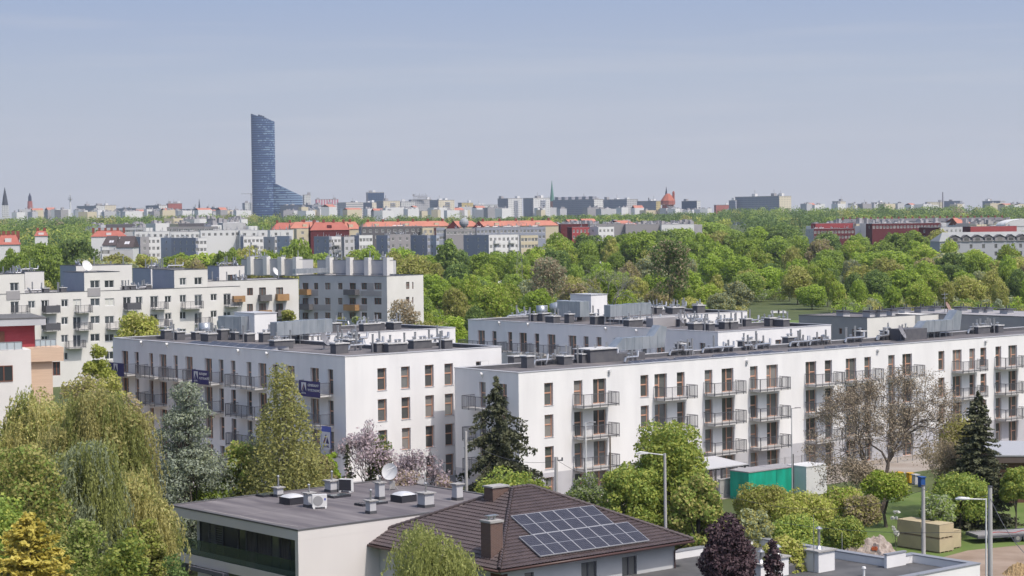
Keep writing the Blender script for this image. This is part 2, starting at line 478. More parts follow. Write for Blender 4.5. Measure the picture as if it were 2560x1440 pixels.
VENT = MB(); VENT.cyl(0, 0, 0, 0.55, 0.1); cowl(VENT, 0, 0, 0.5, 0.15); VENT.box(-.3, .3, -.3, .3, 0, .06)
VENT = VENT.mesh('roof_vent', STEEL)
TALL = MB(); TALL.cyl(0, 0, 0, 1.7, 0.11); TALL.cyl(0, 0, 1.7, 1.78, 0.15); TALL = TALL.mesh('flue', STEEL)
SP = MB(); SP.cur = 0
SP.poly([(0, 0, 0.12), (1.7, 0, 0.12), (1.7, 1.05, 0.36), (0, 1.05, 0.36)])
SP.cur = 1
SP.quad((0, 1.06, 0.36), (1.7, 1.06, 0.36), (1.7, 1.2, 0.02), (0, 1.2, 0.02))
for x in (0, 1.66):
    SP.quad((x, 0, 0.125), (x+.04, 0, .125), (x+.04, 1.05, .366), (x, 1.05, .366)); SP.poly([(x, 0, .12), (x, 1.2, .02), (x, 1.05, .36)])
SP = SP.mesh('solar_panel', [SOLAR, SOLF])
def add_dish(root, x, y, z, az, r=0.6, name='satellite_dish', m=None):
    d = MB(); n = 16
    c = Vector((math.sin(az)*math.cos(.5), math.cos(az)*math.cos(.5), math.sin(.5)))
    a = c.orthogonal().normalized(); b = c.cross(a); o0 = Vector((0, 0, 1.0))
    prev = None
    for k in range(4):
        rr = r*k/3; pts = [o0 + c*(0.25*(rr/r)**2*r) + (a*math.cos(2*math.pi*i/n)+b*math.sin(2*math.pi*i/n))*max(rr, .001) for i in range(n)]
        if prev:
            for i in range(n):
                j = (i+1) % n; d.quad(prev[i], prev[j], pts[j], pts[i])
        prev = pts
    d.tube((0, 0, 0), (0, 0, 1.0), 0.05); d.tube(o0 - Vector((0, 0, r*.8)), o0 + c*r*1.1, 0.025)
    d.box(-.3, .3, -.3, .3, 0, .08)
    return smooth(d.obj(name, m or mat('dish_grey', (0.22, 0.22, 0.24), 0.5), root, (x, y, z)))
def duct(root, segs, z0, h, wd, name='air_duct', legs=True):
    """rectangular duct along local polyline segs (x,y), raised on legs"""
    m = MB()
    for i in range(len(segs)-1):
        (x0, y0), (x1, y1) = segs[i], segs[i+1]
        d = Vector((x1-x0, y1-y0)).normalized(); n = Vector((-d.y, d.x))*wd/2
        za = z0 + 0.04*(i % 2)
        m.prism([(x0-n.x*-1, y0-n.y*-1), (x0-n.x, y0-n.y), (x1-n.x, y1-n.y), (x1+n.x, y1+n.y)], za, za+h, bottom=True)
        L_ = math.dist(segs[i], segs[i+1]); k = int(L_/1.1)
        for j in range(1, k+1):   # seams
            px, py = x0+d.x*j*1.1, y0+d.y*j*1.1
            if j*1.1 > L_-.1: break
            q = n*1.03; e = d*0.03
            m.prism([(px+q.x-e.x, py+q.y-e.y), (px-q.x-e.x, py-q.y-e.y), (px-q.x+e.x, py-q.y+e.y), (px+q.x+e.x, py+q.y+e.y)], za-.02, za+h+.03, bottom=True)
        if legs:
            for j in range(int(L_/1.6)+1):
                px, py = x0+d.x*min(j*1.6, L_), y0+d.y*min(j*1.6, L_)
                for s_ in (-.9, .9): m.tube((px+n.x*s_, py+n.y*s_, za), (px+n.x*s_, py+n.y*s_, root_deck), 0.03, n=4)
    return m.obj(name, GALV, root)

YAW = 50.6
def frame(yaw): return math.pi/2 - R(yaw)
def tol(o, yaw, p):
    """world point -> local coordinates of a building at o whose x axis runs along azimuth yaw"""
    e1 = np.array([math.sin(R(yaw)), math.cos(R(yaw)), 0]); e2 = np.array([-math.cos(R(yaw)), math.sin(R(yaw)), 0])
    d = np.array(p)-np.array(o); return float(d@e1), float(d@e2), float(d[2])
def dirs(yaw): return np.array([math.sin(R(yaw)), math.cos(R(yaw)), 0]), np.array([-math.cos(R(yaw)), math.sin(R(yaw)), 0])
E1, E2 = dirs(YAW)

# ------------------------------------------------------------------ the three new white blocks
def white_block(name, label, o, ztop, pts, xw, yw, xh, yh, rowsx, rowsy, xbal, ybal, plinth_z, heads, wing=None, storey=2.95, xrow=None):
    """o = world point of the near corner (ground); xw/yw = openings (kind, a0, a1, low) on the -x and -y faces"""
    root = thing(name, label, 'apartment building', (o[0], o[1], 0), frame(YAW), 'new white apartment blocks')
    wl = MB()
    k = len(pts)
    dep = 0.24
    opsx, opsy = [], []
    for r in rowsx:
        zh = heads[r]
        for (kd, a0, a1, low) in xw:
            opsx.append((a0, a1, zh-low, zh))
            add_window(root, kd, a1-a0, low, 'x', (a0+a1)/2, zh-low, dep, gm=GLASS)
    for r in rowsy:
        zh = heads[r]
        for (kd, a0, a1, low) in yw:
            opsy.append((a0, a1, zh-low, zh))
            add_window(root, kd, a1-a0, low, 'y', (a0+a1)/2, zh-low, dep, gm=GLASS)
    ymax = max(p[1] for p in pts if abs(p[0]) < .01); xmax = max(p[0] for p in pts if abs(p[1]) < .01)
    wall_with_openings(wl, (0, 0, 0), (0, 1, 0), (1, 0, 0), 0, ymax, 0, ztop-.05, opsx, dep)
    wall_with_openings(wl, (0, 0, 0), (1, 0, 0), (0, 1, 0), 0, xmax, 0, ztop-.05, opsy, dep)
    for i in range(k):
        p, q = pts[i], pts[(i+1) % k]
        if abs(p[0]) < .01 and abs(q[0]) < .01 or abs(p[1]) < .01 and abs(q[1]) < .01: continue
        wl.quad((*p, 0), (*q, 0), (*q, ztop-.05), (*p, ztop-.05))
    wo_ = wl.obj('wall', WHITE, root)
    # grey base course, 3 mm proud, in pieces between the openings
    pl = MB()
    zb = plinth_z
    lo_y = sorted([q for q in opsy if q[2] < zb]); a = 0
    for q in lo_y + [(xmax, xmax, 0, 0)]:
        if q[0] > a: pl.quad((a, -.004, 0), (q[0], -.004, 0), (q[0], -.004, zb), (a, -.004, zb))
        if q[1] > q[0]:
            if q[3] < zb: pl.quad((q[0], -.004, q[3]), (q[1], -.004, q[3]), (q[1], -.004, zb), (q[0], -.004, zb))
            if q[2] > 0.01: pl.quad((q[0], -.004, 0), (q[1], -.004, 0), (q[1], -.004, q[2]), (q[0], -.004, q[2]))
        a = max(a, q[1])
    lo_x = sorted([q for q in opsx if q[2] < zb]); a = 0
    for q in lo_x + [(ymax, ymax, 0, 0)]:
        if q[0] > a: pl.quad((-.004, a, 0), (-.004, q[0], 0), (-.004, q[0], zb), (-.004, a, zb))
        if q[1] > q[0]:
            if q[3] < zb: pl.quad((-.004, q[0], q[3]), (-.004, q[1], q[3]), (-.004, q[1], zb), (-.004, q[0], zb))
            if q[2] > .01: pl.quad((-.004, q[0], 0), (-.004, q[1], 0), (-.004, q[1], q[2]), (-.004, q[0], q[2]))
        a = max(a, q[1])
    pl.obj('plinth', PLINTH, root)
    sills = MB()
    for q in opsy:
        if q[3]-q[2] < 2.25: sills.box(q[0]-.04, q[1]+.04, -.05, dep, q[2]-.035, q[2]+.012)
    if sills.v: sills.obj('window_sills', COPE, root)
    roof_parts(root, pts, ztop, BITU, COPE, CHIMW)
    for (a0, wd, rows) in xbal:
        for r in rows: add_balcony(root, wd, 'x', a0, heads[r]-2.36)
    for (a0, wd, rows) in ybal:
        for r in rows: add_balcony(root, wd, 'y', a0, heads[r]-2.36)
    return root

def onx(o, z, lst, row_y, low_by=None):
    out = []
    return out
oA = P(862.5, 890, 13.9); oB = P(1296, 931, 12.4)
oC = P(1795, 829, 13.65)
def vL(o, px, py):   # distance along the left (-x) face for a pixel
    return tol(o, YAW, hitp(o, E1, px, py))[1]
def uR(o, px, py):
    return tol(o, YAW, hitp(o, E2, px, py))[0]
LA, WA = 45.25, 18.85
# openings on the left faces, measured on block A
cL = [(255, 320, 1), (385, 425, 0), (528, 568, 0), (632, 702, 1), (772, 815, 0), (892, 965, 1), (1085, 1158, 1), (1225, 1272, 0), (1345, 1392, 0),
      (1505, 1552, 0), (1622, 1702, 1), (1765, 1815, 0), (1900, 1985, 1), (2142, 2228, 1), (2315, 2370, 0)]
def ypix(px): return 877+(px-304)*0.0897
XW = []
for c0, c1, dd in cL:
    a1 = vL(oA, 240+c0/4, ypix(240+c0/4)); a0 = vL(oA, 240+c1/4, ypix(240+c1/4))
    XW.append((('door' if dd else 'single'), a0, a1, 2.36))
XB = []
for c0, c1, rows in [(175, 430, (0,)), (520, 705, (0, 1)), (745, 945, (0,)), (1000, 1272, (0, 1)), (1410, 1712, (0, 1, 2)), (2085, 2372, (0, 1, 2))]:
    a1 = vL(oA, 240+c0/4, ypix(240+c0/4)+45); a0 = vL(oA, 240+c1/4, ypix(240+c1/4)+45)
    XB.append((a0, a1-a0, rows))
YWA = []
for x0, x1, yy in [(943.3, 966, 921), (1002.5, 1024.5, 917), (1062, 1084, 912), (1111, 1132.5, 909)]:
    YWA.append(('single', uR(oA, x0, yy), uR(oA, x1, yy), 2.12))
YWA.append(('single', 15.6, 17.2, 2.12))
Lsh = [(0, 0), (WA, 0), (WA, 10.5), (11.5, 10.5), (11.5, 31.4), (37.4, 31.4), (37.4, LA), (0, LA)]
hA = [12.52, 9.57, 6.62, 3.67]
bA = white_block('apartment_block', 'white four storey block with banners on its long shaded balcony side, front left', oA, 13.9, Lsh,
                 XW, YWA, 0, 0, (0, 1, 2, 3), (0, 1, 2, 3), XB, [], 2.02, hA)
hC = [h-0.25 for h in hA]
LC = 49.79*(13.65-HC)/(12.4-HC)
bC = white_block('apartment_block', 'white block with a lift tower on its roof, behind the long front block', oC, 13.65,
                 [(p[0], p[1]) for p in Lsh],
                 XW, YWA, 0, 0, (0, 1), (0, 1), [(a, wd, (0,)) for a, wd, r in XB[:4]], [], 2.0, hC)
cB = [(1360.5, 1382.5, 0), (1434.5, 1456, 2), (1482.5, 1515, 3), (1601, 1621, 0), (1636, 1667, 4), (1692, 1711.5, 2), (1761.6, 1781, 2), (1804, 1833.5, 3),
      (1875, 1894, 2), (1916, 1944.6, 4), (2013.8, 2040.6, 3), (2062, 2080, 2), (2114.5, 2140.4, 4), (2161, 2177.5, 2), (2220.6, 2236.7, 2), (2256, 2280, 3),
      (2346, 2361, 0), (2381.5, 2404, 3), (2423.4, 2437.6, 2), (2451, 2465.8, 0), (2488.7, 2503, 2), (2521, 2542.6, 3)]
YWB = []
for x0, x1, kd in cB:
    yy = 957.5-(x0-1360.5)*0.0803
    a0, a1 = uR(oB, x0, yy), uR(oB, x1, yy)
    YWB.append((('single', 'single', 'single', 'door', 'doorl')[kd], a0, a1, 2.12 if kd == 0 else 2.36))
YWB += [('single', 78.5, 79.6, 2.12), ('door', 81.5, 83.3, 2.36)]
YBB = []
for x0, x1 in [(1434.5, 1520), (1636, 1715.5), (1761, 1835.5), (1875, 1947), (2014, 2081), (2114.5, 2180), (2220, 2283.6), (2381.5, 2440), (2488, 2548)]:
    yy = 957.5-(x0-1360.5)*0.0803+50
    a0, a1 = uR(oB, x0, yy), uR(oB, x1, yy)
    YBB.append((a0-0.1, a1-a0+0.1, (0, 1, 2)))
v1 = vL(oB, 1198, 958); v0 = vL(oB, 1214, 958)
XWB = [('single', vL(oB, 1214, 962), vL(oB, 1198, 962), 2.36), ('door', vL(oB, 1267, 966), vL(oB, 1243, 966), 2.36)]
hB = [11.21, 8.24, 5.27, 2.38]
bB = white_block('apartment_block', 'long white four storey block in front with orange framed windows and stacked balconies', oB, 12.4, [(0, 0), (90, 0), (90, 9.6), (0, 9.6)],
                 XWB, YWB, 0, 0, (0, 1, 2, 3), (0, 1, 2, 3), [(vL(oB, 1270, 1000), 5.0, (0, 1, 2))], YBB, 2.82, hB, storey=2.97)
# ---- roof furniture of the white blocks
def on_roof(o, zd, pts):
    return [tol((o[0], o[1], 0), YAW, P(x, y, zd))[:2] for x, y in pts]
def crop(cx, cy, s, pts): return [(cx+a/s, cy+b/s) for a, b in pts]
zd = 13.5
chA = crop(240, 760, 4, [(735, 352), (860, 360), (1045, 358), (1170, 375), (1300, 360), (1440, 360), (1560, 380), (1720, 382), (1835, 448), (1960, 402), (2090, 392)]) + \
      crop(720, 760, 4, [(530, 497), (940, 482), (1055, 482), (655, 440), (700, 405), (1305, 447), (1615, 447), (470, 278), (800, 272), (940, 262), (1100, 256)])
for k, (x, y) in enumerate(on_roof(oA, zd, chA)):
    add_chimney(bA, (0, 1, 2, 3, 4, 2, 1, 0, 2, 1, 3)[k % 11], x-.6, y, zd)
for k, (x, y) in enumerate(on_roof(oA, zd, crop(720, 760, 4, [(620, 470), (760, 430), (880, 440), (1380, 400), (1480, 390), (600, 215), (700, 215), (560, 400), (480, 380), (860, 262), (350, 360), (150, 372)]))):
    link('vent_pipe', PIPE[k % 4], bA, (x, y, zd), (0, 1.57, .3, 0)[k % 4])
for k, (x, y) in enumerate(on_roof(oA, zd, crop(240, 760, 4, [(1020, 320), (1340, 330), (1620, 345), (1900, 395), (2000, 380), (2220, 360), (2320, 400), (2420, 380)]))):
    link('roof_vent', (VENT, TALL)[k % 2], bA, (x, y, zd))
for i in range(17):
    x, y = (0.9 + (i % 2)*1.35, 16.5 + (i//2)*1.85)
    link('solar_panel', SP, bA, (x+1.2, y+1.7, zd), -math.pi/2)
(x, y), = on_roof(oA, zd, [(810, 874)]); add_dish(bA, x, y, zd, 2.6, .75)
def lift_and_ducts(b, o, zd, big, sh, zt, d1, d2, blob):
    global root_deck
    root_deck = zd
    (x0, y0), (x1, y1) = on_roof(o, zd, sh)
    sx = x1-x0
    m = MB(); m.box(x0, x0+2.9, y0, y0+4.2, zd, zt)
    t = m.obj('lift_tower', WHITE, b)
    c = MB(); c.box(x0-.08, x0+2.98, y0-.08, y0+4.28, zt, zt+.08); c.obj('coping', COPE, t)
    (x, y), (xx, yy) = on_roof(o, zd+1.2, d1)
    L_ = math.dist((x, y), (xx, yy)); dx, dy = (xx-x)/L_, (yy-y)/L_
    duct(b, [(x, y), (x+dx*L_*.45, y+dy*L_*.45), (xx, yy)], zd+1.0, 1.45, 1.1)
    (x, y), (xx, yy) = on_roof(o, zd+.5, d2)
    duct(b, [(x, y), (xx, yy)], zd+.6, 2.0, 1.8)
    m = MB(); (x, y), = on_roof(o, zd, blob)
    m.tube((x, y, zd+1.0), (x+1.6, y-.4, zd+1.3), 0.75, .75, 12, True); m.tube((x+1.6, y-.4, zd+.2), (x+1.6, y-.4, zd+2.1), .8, .8, 12, True)
    m.box(x-2.4, x-1.2, y-.5, y+.5, zd, zd+1.5)
    smooth(m.obj('fan_unit', GALV, b))
lift_and_ducts(bA, oA, zd, 0, [(637, 850), (680, 846)], 16.4, [(684, 835), (823, 826)], [(560, 836), (618, 838)], [(548, 838)])
zc = 13.25
chC = crop(1120, 700, 4, [(885, 412), (975, 412), (1085, 430), (1240, 432), (1370, 405), (1500, 445), (1640, 420), (1840, 470), (2350, 460), (2500, 500), (2010, 340), (2280, 330), (2520, 325)]) + \
      crop(1600, 720, 5.333, [(760, 570), (900, 560), (960, 578), (1170, 548), (1250, 545), (1450, 512), (1770, 512), (1950, 515), (100, 350), (470, 345), (800, 330), (260, 345)])
for k, (x, y) in enumerate(on_roof(oC, zc, chC)):
    add_chimney(bC, (1, 0, 3, 4, 2, 0, 1, 2, 3)[k % 9], x-.5, y, zc)
for k, (x, y) in enumerate(on_roof(oC, zc, crop(1600, 720, 5.333, [(700, 480), (820, 470), (1020, 490), (1350, 500), (1600, 490), (300, 290), (560, 290)]) + crop(1120, 700, 4, [(600, 400), (720, 385), (820, 380), (1760, 430), (1950, 440), (2100, 300)]))):
    link('vent_pipe', PIPE[k % 4], bC, (x, y, zc), (0, 1.57, .3, 0)[k % 4])
m = MB(); (x, y), = on_roof(oC, zc, crop(1600, 720, 5.333, [(350, 515)])); m.box(x-2.2, x+2.2, y, y+1.2, zc, zc+1.1); m.obj('roof_hatch', GREYR, bC)
(x, y), = on_roof(oC, zc, [(1699, 817)]); add_dish(bC, x, y, zc, 2.6, .75)
lift_and_ducts(bC, oC, zc, 0, [(1478, 795), (1516, 792)], 16.3, [(1518, 788), (1620, 782)], [(1405, 792), (1462, 794)], [(1380, 790)])
zb = 12.0
for k, (x, y) in enumerate(on_roof(oB, zb, crop(1120, 700, 4, [(700, 862), (830, 880), (1200, 848), (1380, 830)]) + crop(1600, 720, 5.333, [(590, 888), (1430, 810), (2020, 775)]) +
                               crop(1980, 720, 4.3638, [(780, 580), (1060, 560), (2060, 500), (2280, 488)]))):
    add_chimney(bB, (0, 4, 3, 1, 4, 2, 0, 4, 0, 2, 1)[k], x-.5, y, zb)
for k, (x, y) in enumerate(on_roof(oB, zb, crop(1120, 700, 4, [(600, 840), (960, 850), (1020, 830), (1250, 800), (1780, 830), (2210, 760), (2440, 750)]) + crop(1600, 720, 5.333, [(760, 870), (840, 840), (1150, 800), (1180, 810), (1480, 760), (1700, 760), (2080, 760), (2300, 740), (2450, 720)]) +
                               crop(1980, 720, 4.3638, [(640, 560), (700, 565), (950, 540), (1000, 520), (1850, 500), (1950, 490), (2100, 480)]))):
    if k % 3 == 0: link('flue', TALL, bB, (x, min(y, 9.0), zb))
    link('vent_pipe', PIPE[k % 4], bB, (x, min(y, 9.0), zb), (0, .1, 3.1, 0)[k % 4])
m = MB(); (x, y), = on_roof(oB, zb, [(1476, 908)]); m.box(x, x+3.6, y, y+2.4, zb, zb+1.3); m.box(x+3.6, x+7.5, y, y+1.8, zb, zb+.75)
q = m.obj('stair_head', CHIMW, bB); m = MB(); m.box(x-.15, x+3.7, y-.15, y+2.55, zb+1.3, zb+1.4); m.obj('coping', CAPC, q)
m = MB(); (x, y), = on_roof(oB, zb, [(1213, 914)]); m.box(x-1, x+1, y-.6, y+.6, zb, zb+1.0); m.obj('roof_hatch', WHITE, bB)
m = MB(); (x, y), = on_roof(oB, zb, [(2262, 852)]); m.box(x, x+4.0, y, y+2.4, zb, zb+1.3); m.obj('stair_head', CHIMW, bB)
(x, y), = on_roof(oB, zb, [(2252, 853)]); add_dish(bB, x, y, zb, 2.7, .85)
root_deck = zb
def z_duct(b, p, L_, zt):
    m = MB(); x, y = p; h = 1.25; z0 = zb+.75
    prof = [(-1.6, z0+.1), (-.2, z0+h), (L_*.8, z0+h), (L_, z0+h+1.1), (L_+.9, z0+h+.9), (L_+.5, z0), (0, z0-.05)]
    a = [(x+u, y, z) for u, z in prof]; c = [(x+u, y+1.2, z) for u, z in prof]
    k = len(prof)
    m.poly(list(reversed(a))[::-1]); m.poly(c[::-1])
    for i in range(k): j = (i+1) % k; m.quad(a[j], a[i], c[i], c[j])
    for u in np.arange(.3, L_, 1.1):
        m.box(x+u, x+u+.05, y-.03, y+1.23, z0-.02, z0+h+.03)
        m.tube((x+u, y+.1, zb), (x+u, y+.1, z0), .035, n=4); m.tube((x+u, y+1.1, zb), (x+u, y+1.1, z0), .035, n=4)
    return m.obj('air_duct', GALV, b)
z_duct(bB, on_roof(oB, zb, [(1562, 893)])[0], 5.2, 0)
z_duct(bB, on_roof(oB, zb, [(2318, 846)])[0], 5.6, 0)
ug = [(17, 22.5), (23.2, 27.8), (28.6, 33), (34, 39), (40, 45), (45.8, 50.8), (51.5, 56)]
for a, b in ug:
    u = a
    while u < b-1.7:
        for v in (0.9, 2.4): link('solar_panel', SP, bB, (u, v, zb))
        u += 1.78
# round wall lights under the roof edges
def wall_lamps(b, o, lst, face):
    m = MB(); m.tube((0, 0, 0), (0, -0.32, 0), 0.16, n=10, cap=True); m.box(-.06, .06, -.12, 0, -.42, .0); me = m.mesh('wall_lamp', WHITEF)
    for x, y in lst:
        p = tol((o[0], o[1], 0), YAW, hitp(o, E1 if face == 'x' else E2, x, y))
        link('wall_lamp', me, b, p, 0 if face == 'y' else -math.pi/2)
wall_lamps(bA, oA, crop(240, 760, 4, [(460, 380), (718, 402), (1430, 466), (1715, 493)]), 'x')
wall_lamps(bC, oC, crop(1120, 700, 4, [(517, 426), (803, 440), (1580, 483), (1886, 505)]), 'x')
wall_lamps(bB, oB, [(1206, 935)], 'x'); wall_lamps(bB, oB, [(1522, 927), (1866, 902), (2193, 875), (2463, 853)], 'y')

# ------------------------------------------------------------------ banners hung on the balconies
def text_obj(body, size, m, parent, loc, rot, align='LEFT', name='lettering'):
    c = bpy.data.curves.new(name, 'FONT'); c.body = body; c.size = size; c.align_x = align; c.extrude = 0.004; c.offset = size*0.018
    me = bpy.data.meshes.new_from_object(bpy.data.objects.new('t', c)); me.materials.clear(); me.materials.append(m)
    o = link(name, me, parent, loc); o.rotation_euler = rot
    return o
def banner(name, label, root_o, px, py, wd, h, body, style, base=NAVY):
    """cloth in the local frame x along the cloth, -y outwards, hanging in front of a left-face balcony; px,py = its upper left corner"""
    q = np.array(oA) - E1*1.56      # plane of the railings
    p = hitp(q, E1, px, py)
    t = thing(name, label, 'banner', p, frame(YAW)-math.pi/2, 'banners on the shaded side of the left block')
    m = MB(); n = 14
    for i in range(n):
        a0, a1 = wd*i/n, wd*(i+1)/n; f = lambda a: -0.03-.02*math.sin(a*4.0)
        m.quad((a0, f(a0), -h), (a1, f(a1), -h), (a1, f(a1), 0), (a0, f(a0), 0)); m.quad((a0, f(a0)+.012, 0), (a1, f(a1)+.012, 0), (a1, f(a1)+.012, -h), (a0, f(a0)+.012, -h))
    smooth(m.obj('cloth', base, t))
    def logo(cx, cz, s):      # white field with a dark split triangle over a word
        m = MB(); y = -.062
        if style != 'blue':
            m.poly([(cx-s*.5, y, cz+s*.62), (cx-s*.5, y, cz-s*.42), (cx, y, cz+s*.5), (cx+s*.5, y, cz-s*.42), (cx+s*.5, y, cz+s*.62)][::-1])
            m.poly([(cx-.05*s, y, cz-s*.1), (cx-.3*s, y, cz-s*.42), (cx-.2*s, y, cz-.42*s), (cx+.02*s, y, cz+.1*s)])
            m.obj('emblem', PRINT, t)
        else:
            m.quad((cx-s*.6, y, cz-s*.75), (cx+s*.6, y, cz-s*.75), (cx+s*.6, y, cz+s*.65), (cx-s*.6, y, cz+s*.65)); e = m.obj('emblem', PRINT, t)
            m = MB(); y = -.07
            m.poly([(cx-.45*s, y, cz-.3*s), (cx-.2*s, y, cz-.3*s), (cx+.08*s, y, cz+.35*s), (cx, y, cz+.5*s)]); m.poly([(cx-.05*s, y, cz-.3*s), (cx+.45*s, y, cz-.3*s), (cx+.18*s, y, cz+.22*s)])
            m.obj('triangle', NAVY, e)
        if style != 'navy':
            m = MB(); y = -.075; m.poly([(cx-.33*s, y, cz-.3*s), (cx-.25*s, y, cz-.3*s), (cx+.06*s, y, cz+.3*s), (cx+.01*s, y, cz+.33*s)]); m.obj('stripe', ORANGEP, t)
        text_obj('ALSTAL', s*.27, PRINT if style != 'blue' else NAVY, t, (cx, -.08, cz-(.68 if style != 'blue' else .62)*s), (math.pi/2, 0, 0), 'CENTER')
    if style == 'blue': logo(wd/2, -h*.62, wd*.72)
    elif body: logo(.85, -h*.45, h*.55)
    else: logo(wd*.45, -h*.45, h*.62)
    if body:
        for k, line in enumerate(body):
            text_obj(line, h*.22, PRINT, t, (1.55, -.08, -h*(.33+.31*k)), (math.pi/2, 0, 0))
    return t
banner('navy_banner', 'small navy banner with a white emblem hung at the far left corner balcony', bA, 273.5, 905, 3.35, 1.45, None, 'navy')
banner('navy_banner', 'navy banner with emblem and two lines of text, on the balcony above the grey cedar', bA, 480, 923, 3.35, 1.45, ('BUDUJEMY', 'RZETELNOŚĆ'), 'navy')
banner('navy_banner', 'navy banner with two lines of text near the corner, partly behind the larch', bA, 748, 950, 3.6, 1.5, ('GENERALNY', 'WYKONAWCA'), 'navy3')
banner('blue_banner', 'bright blue upright banner with a white square emblem hung below the corner balcony', bA, 804, 1064, 1.6, 2.05, None, 'blue', BLUEB)
# ------------------------------------------------------------------ generic buildings placed by a near corner
def extent(c, e, xpix):
    """length from c along e until the projection reaches pixel column xpix"""
    lo = 0.0; n = rt*0
    c = np.array(c, float)
    # plane through the camera holding the (near vertical) pixel column at that height
    f = lambda t: proj(c+e*t)[0]-xpix
    a, b = 0.0, 5.0
    fa, fb = f(a), f(b)
    for _ in range(30):
        if abs(fb-fa) < 1e-9: break
        t = b-fb*(b-a)/(fb-fa); a, fa = b, fb; b, fb = t, f(t)
        if abs(fb) < 1e-4: break
    return b
def building(name, label, cat, cpx, z, xl, xr, yaw=YAW, base=0.0, mL=WHITE2, mR=WHITE2, deck=BITU, cope=COPED, Y=None, group=None, par=0.3, far=False, wl=None, wr=None, parent=None):
    """box building: near roof corner at pixel cpx, height z (or depth Y), left face to column xl, right face to column xr"""
    c = P(cpx[0], cpx[1], z) if Y is None else at(cpx[0], cpx[1], Y)
    z = c[2]
    e1, e2 = dirs(yaw)
    lr = wr if wr else max(1.0, extent(c, e1, xr)); ll = wl if wl else max(1.0, extent(c, e2, xl))
    root = thing(name, label, cat, (c[0], c[1], base), frame(yaw), group) if parent is None else parent
    H = z-base
    return root, c, e1, e2, lr, ll, H
def plain_walls(root, lr, ll, H, opsL, opsR, mL, mR, depth=0.15, base=0.0, name='wall', o=(0, 0)):
    a = MB(); a.cur = 0
    ox, oy = o
    wall_with_openings(a, (ox, oy, 0), (0, 1, 0), (1, 0, 0), 0, ll, base, H, opsL, depth)
    k = len(a.f); a.cur = 1
    wall_with_openings(a, (ox, oy, 0), (1, 0, 0), (0, 1, 0), 0, lr, base, H, opsR, depth)
    a.quad((ox+lr, oy, base), (ox+lr, oy+ll, base), (ox+lr, oy+ll, H), (ox+lr, oy, H)); a.quad((ox+lr, oy+ll, base), (ox, oy+ll, base), (ox, oy+ll, H), (ox+lr, oy+ll, H))
    return a.obj(name, [mL, mR], root)
def clutter(root, x0, x1, y0, y1, z, n, seed=1, sc_=1.0):
    r = random.Random(seed)
    for i in range(n):
        x = r.uniform(x0, x1); y = r.uniform(y0, y1); k = r.random()
        if k < .4: link('roof_vent', VENT, root, (x, y, z))
        elif k < .7: link('flue', TALL, root, (x, y, z))
        else: link('vent_pipe', PIPE[r.randrange(4)], root, (x, y, z), r.choice((0, 1.57)))

# ---- white estate on the left (its long front runs along azimuth 53)
YE = 53.3
oE = P(62.5, 733, 15.5); E1e, E2e = dirs(YE)
rE = thing('apartment_building', 'long white apartment building on the left with rooftop boxes, white windows and small balconies', 'apartment building', (oE[0], oE[1], 0), frame(YE))
def uE(px, py, dz=0): return tol((oE[0], oE[1], 0), YE, hitp(oE, E2e, px, py))
LEN = uE(600, 712)[0]
opsE = []
def ewin(c0, c1, t, b, kind='two', fm=WHITEF, cx=0, cy=640, s=4):
    x0, y0 = cx+c0/s, cy+t/s; x1, y1 = cx+c1/s, cy+b/s
    a = uE(x0, y0); bb = uE(x1, y1)
    a0, a1, z1_, z0_ = a[0], bb[0], a[2], bb[2]
    opsE.append((a0, a1, z0_, z1_))
    add_window(rE, kind, a1-a0, z1_-z0_, 'y', (a0+a1)/2, z0_, 0.12, fm, GLASSB)
rows = [425, 602, 780, 958]
for k, t in enumerate(rows):
    for c0, c1 in [(905, 998), (1048, 1143)]: ewin(c0, c1, t, t+73)
    ewin(612, 682, t+10, t+83)
for k, t in enumerate([395, 562, 735, 910]):
    ewin(1358, 1425, t+12, t+82)
    if k in (0,): ewin(1648, 1712, t+5, t+72)
    ewin(1650, 1715, t+175, t+240) if k == 0 else None
    ewin(1797, 1862, t-5, t+68)
    ewin(2105, 2170, t-15, t+52)
for k, t in enumerate([450, 628, 808]): ewin(280, 352, t, t+72)
for t in (455, 632, 812):
    ewin(105, 192, t, t+115, 'two')
    ewin(408, 490, t-12, t+105, 'two')
    ewin(730, 812, t-22, t+100, 'two')
for k, t in enumerate([412, 590, 765]):
    ewin(1230, 1310, t, t+110, 'two')
    ewin(1500, 1585, t-10, t+105)
    ewin(1945, 2022, t-25, t+85, 'two')
    ewin(2235, 2310, t-35, t+80, 'two')
nE0 = len(opsE)
u0_, u1_ = uE(211, 728)[0], uE(299.5, 722)[0]
u2_, u3_ = uE(436, 720)[0], uE(519.5, 715)[0]
upE = []
HP = 18.6
def upw(c0, c1, t, b, kind='two'):
    a = uE(c0/4, 640+t/4); bb = uE(c1/4, 640+b/4)
    upE.append((a[0], bb[0], bb[2], a[2])); add_window(rE, kind, bb[0]-a[0], a[2]-bb[2], 'y', (a[0]+bb[0])/2, bb[2], .12, WHITEF, GLASSB)
for q in [(900, 1000, 245, 320), (1045, 1140, 245, 318), (1795, 1862, 220, 292), (1942, 2022, 215, 288)]: upw(*q)
upw(98, 190, 268, 350)
aW = MB(); ub0 = uE(-60, 741)[0]
wall_with_openings(aW, (0, 0, 0), (1, 0, 0), (0, 1, 0), ub0, LEN, 0, 15.5, [q for q in opsE if q[2] < 15.3 and q[3] < 15.45], 0.12)
aW.quad((LEN, 0, 0), (LEN, 11, 0), (LEN, 11, 15.5), (LEN, 0, 15.5)); aW.quad((ub0, 11, 0), (ub0, 0, 0), (ub0, 0, 15.5), (ub0, 11, 15.5)); aW.quad((LEN, 11, 0), (ub0, 11, 0), (ub0, 11, 15.5), (LEN, 11, 15.5))
aW.obj('wall', WHITE2, rE)
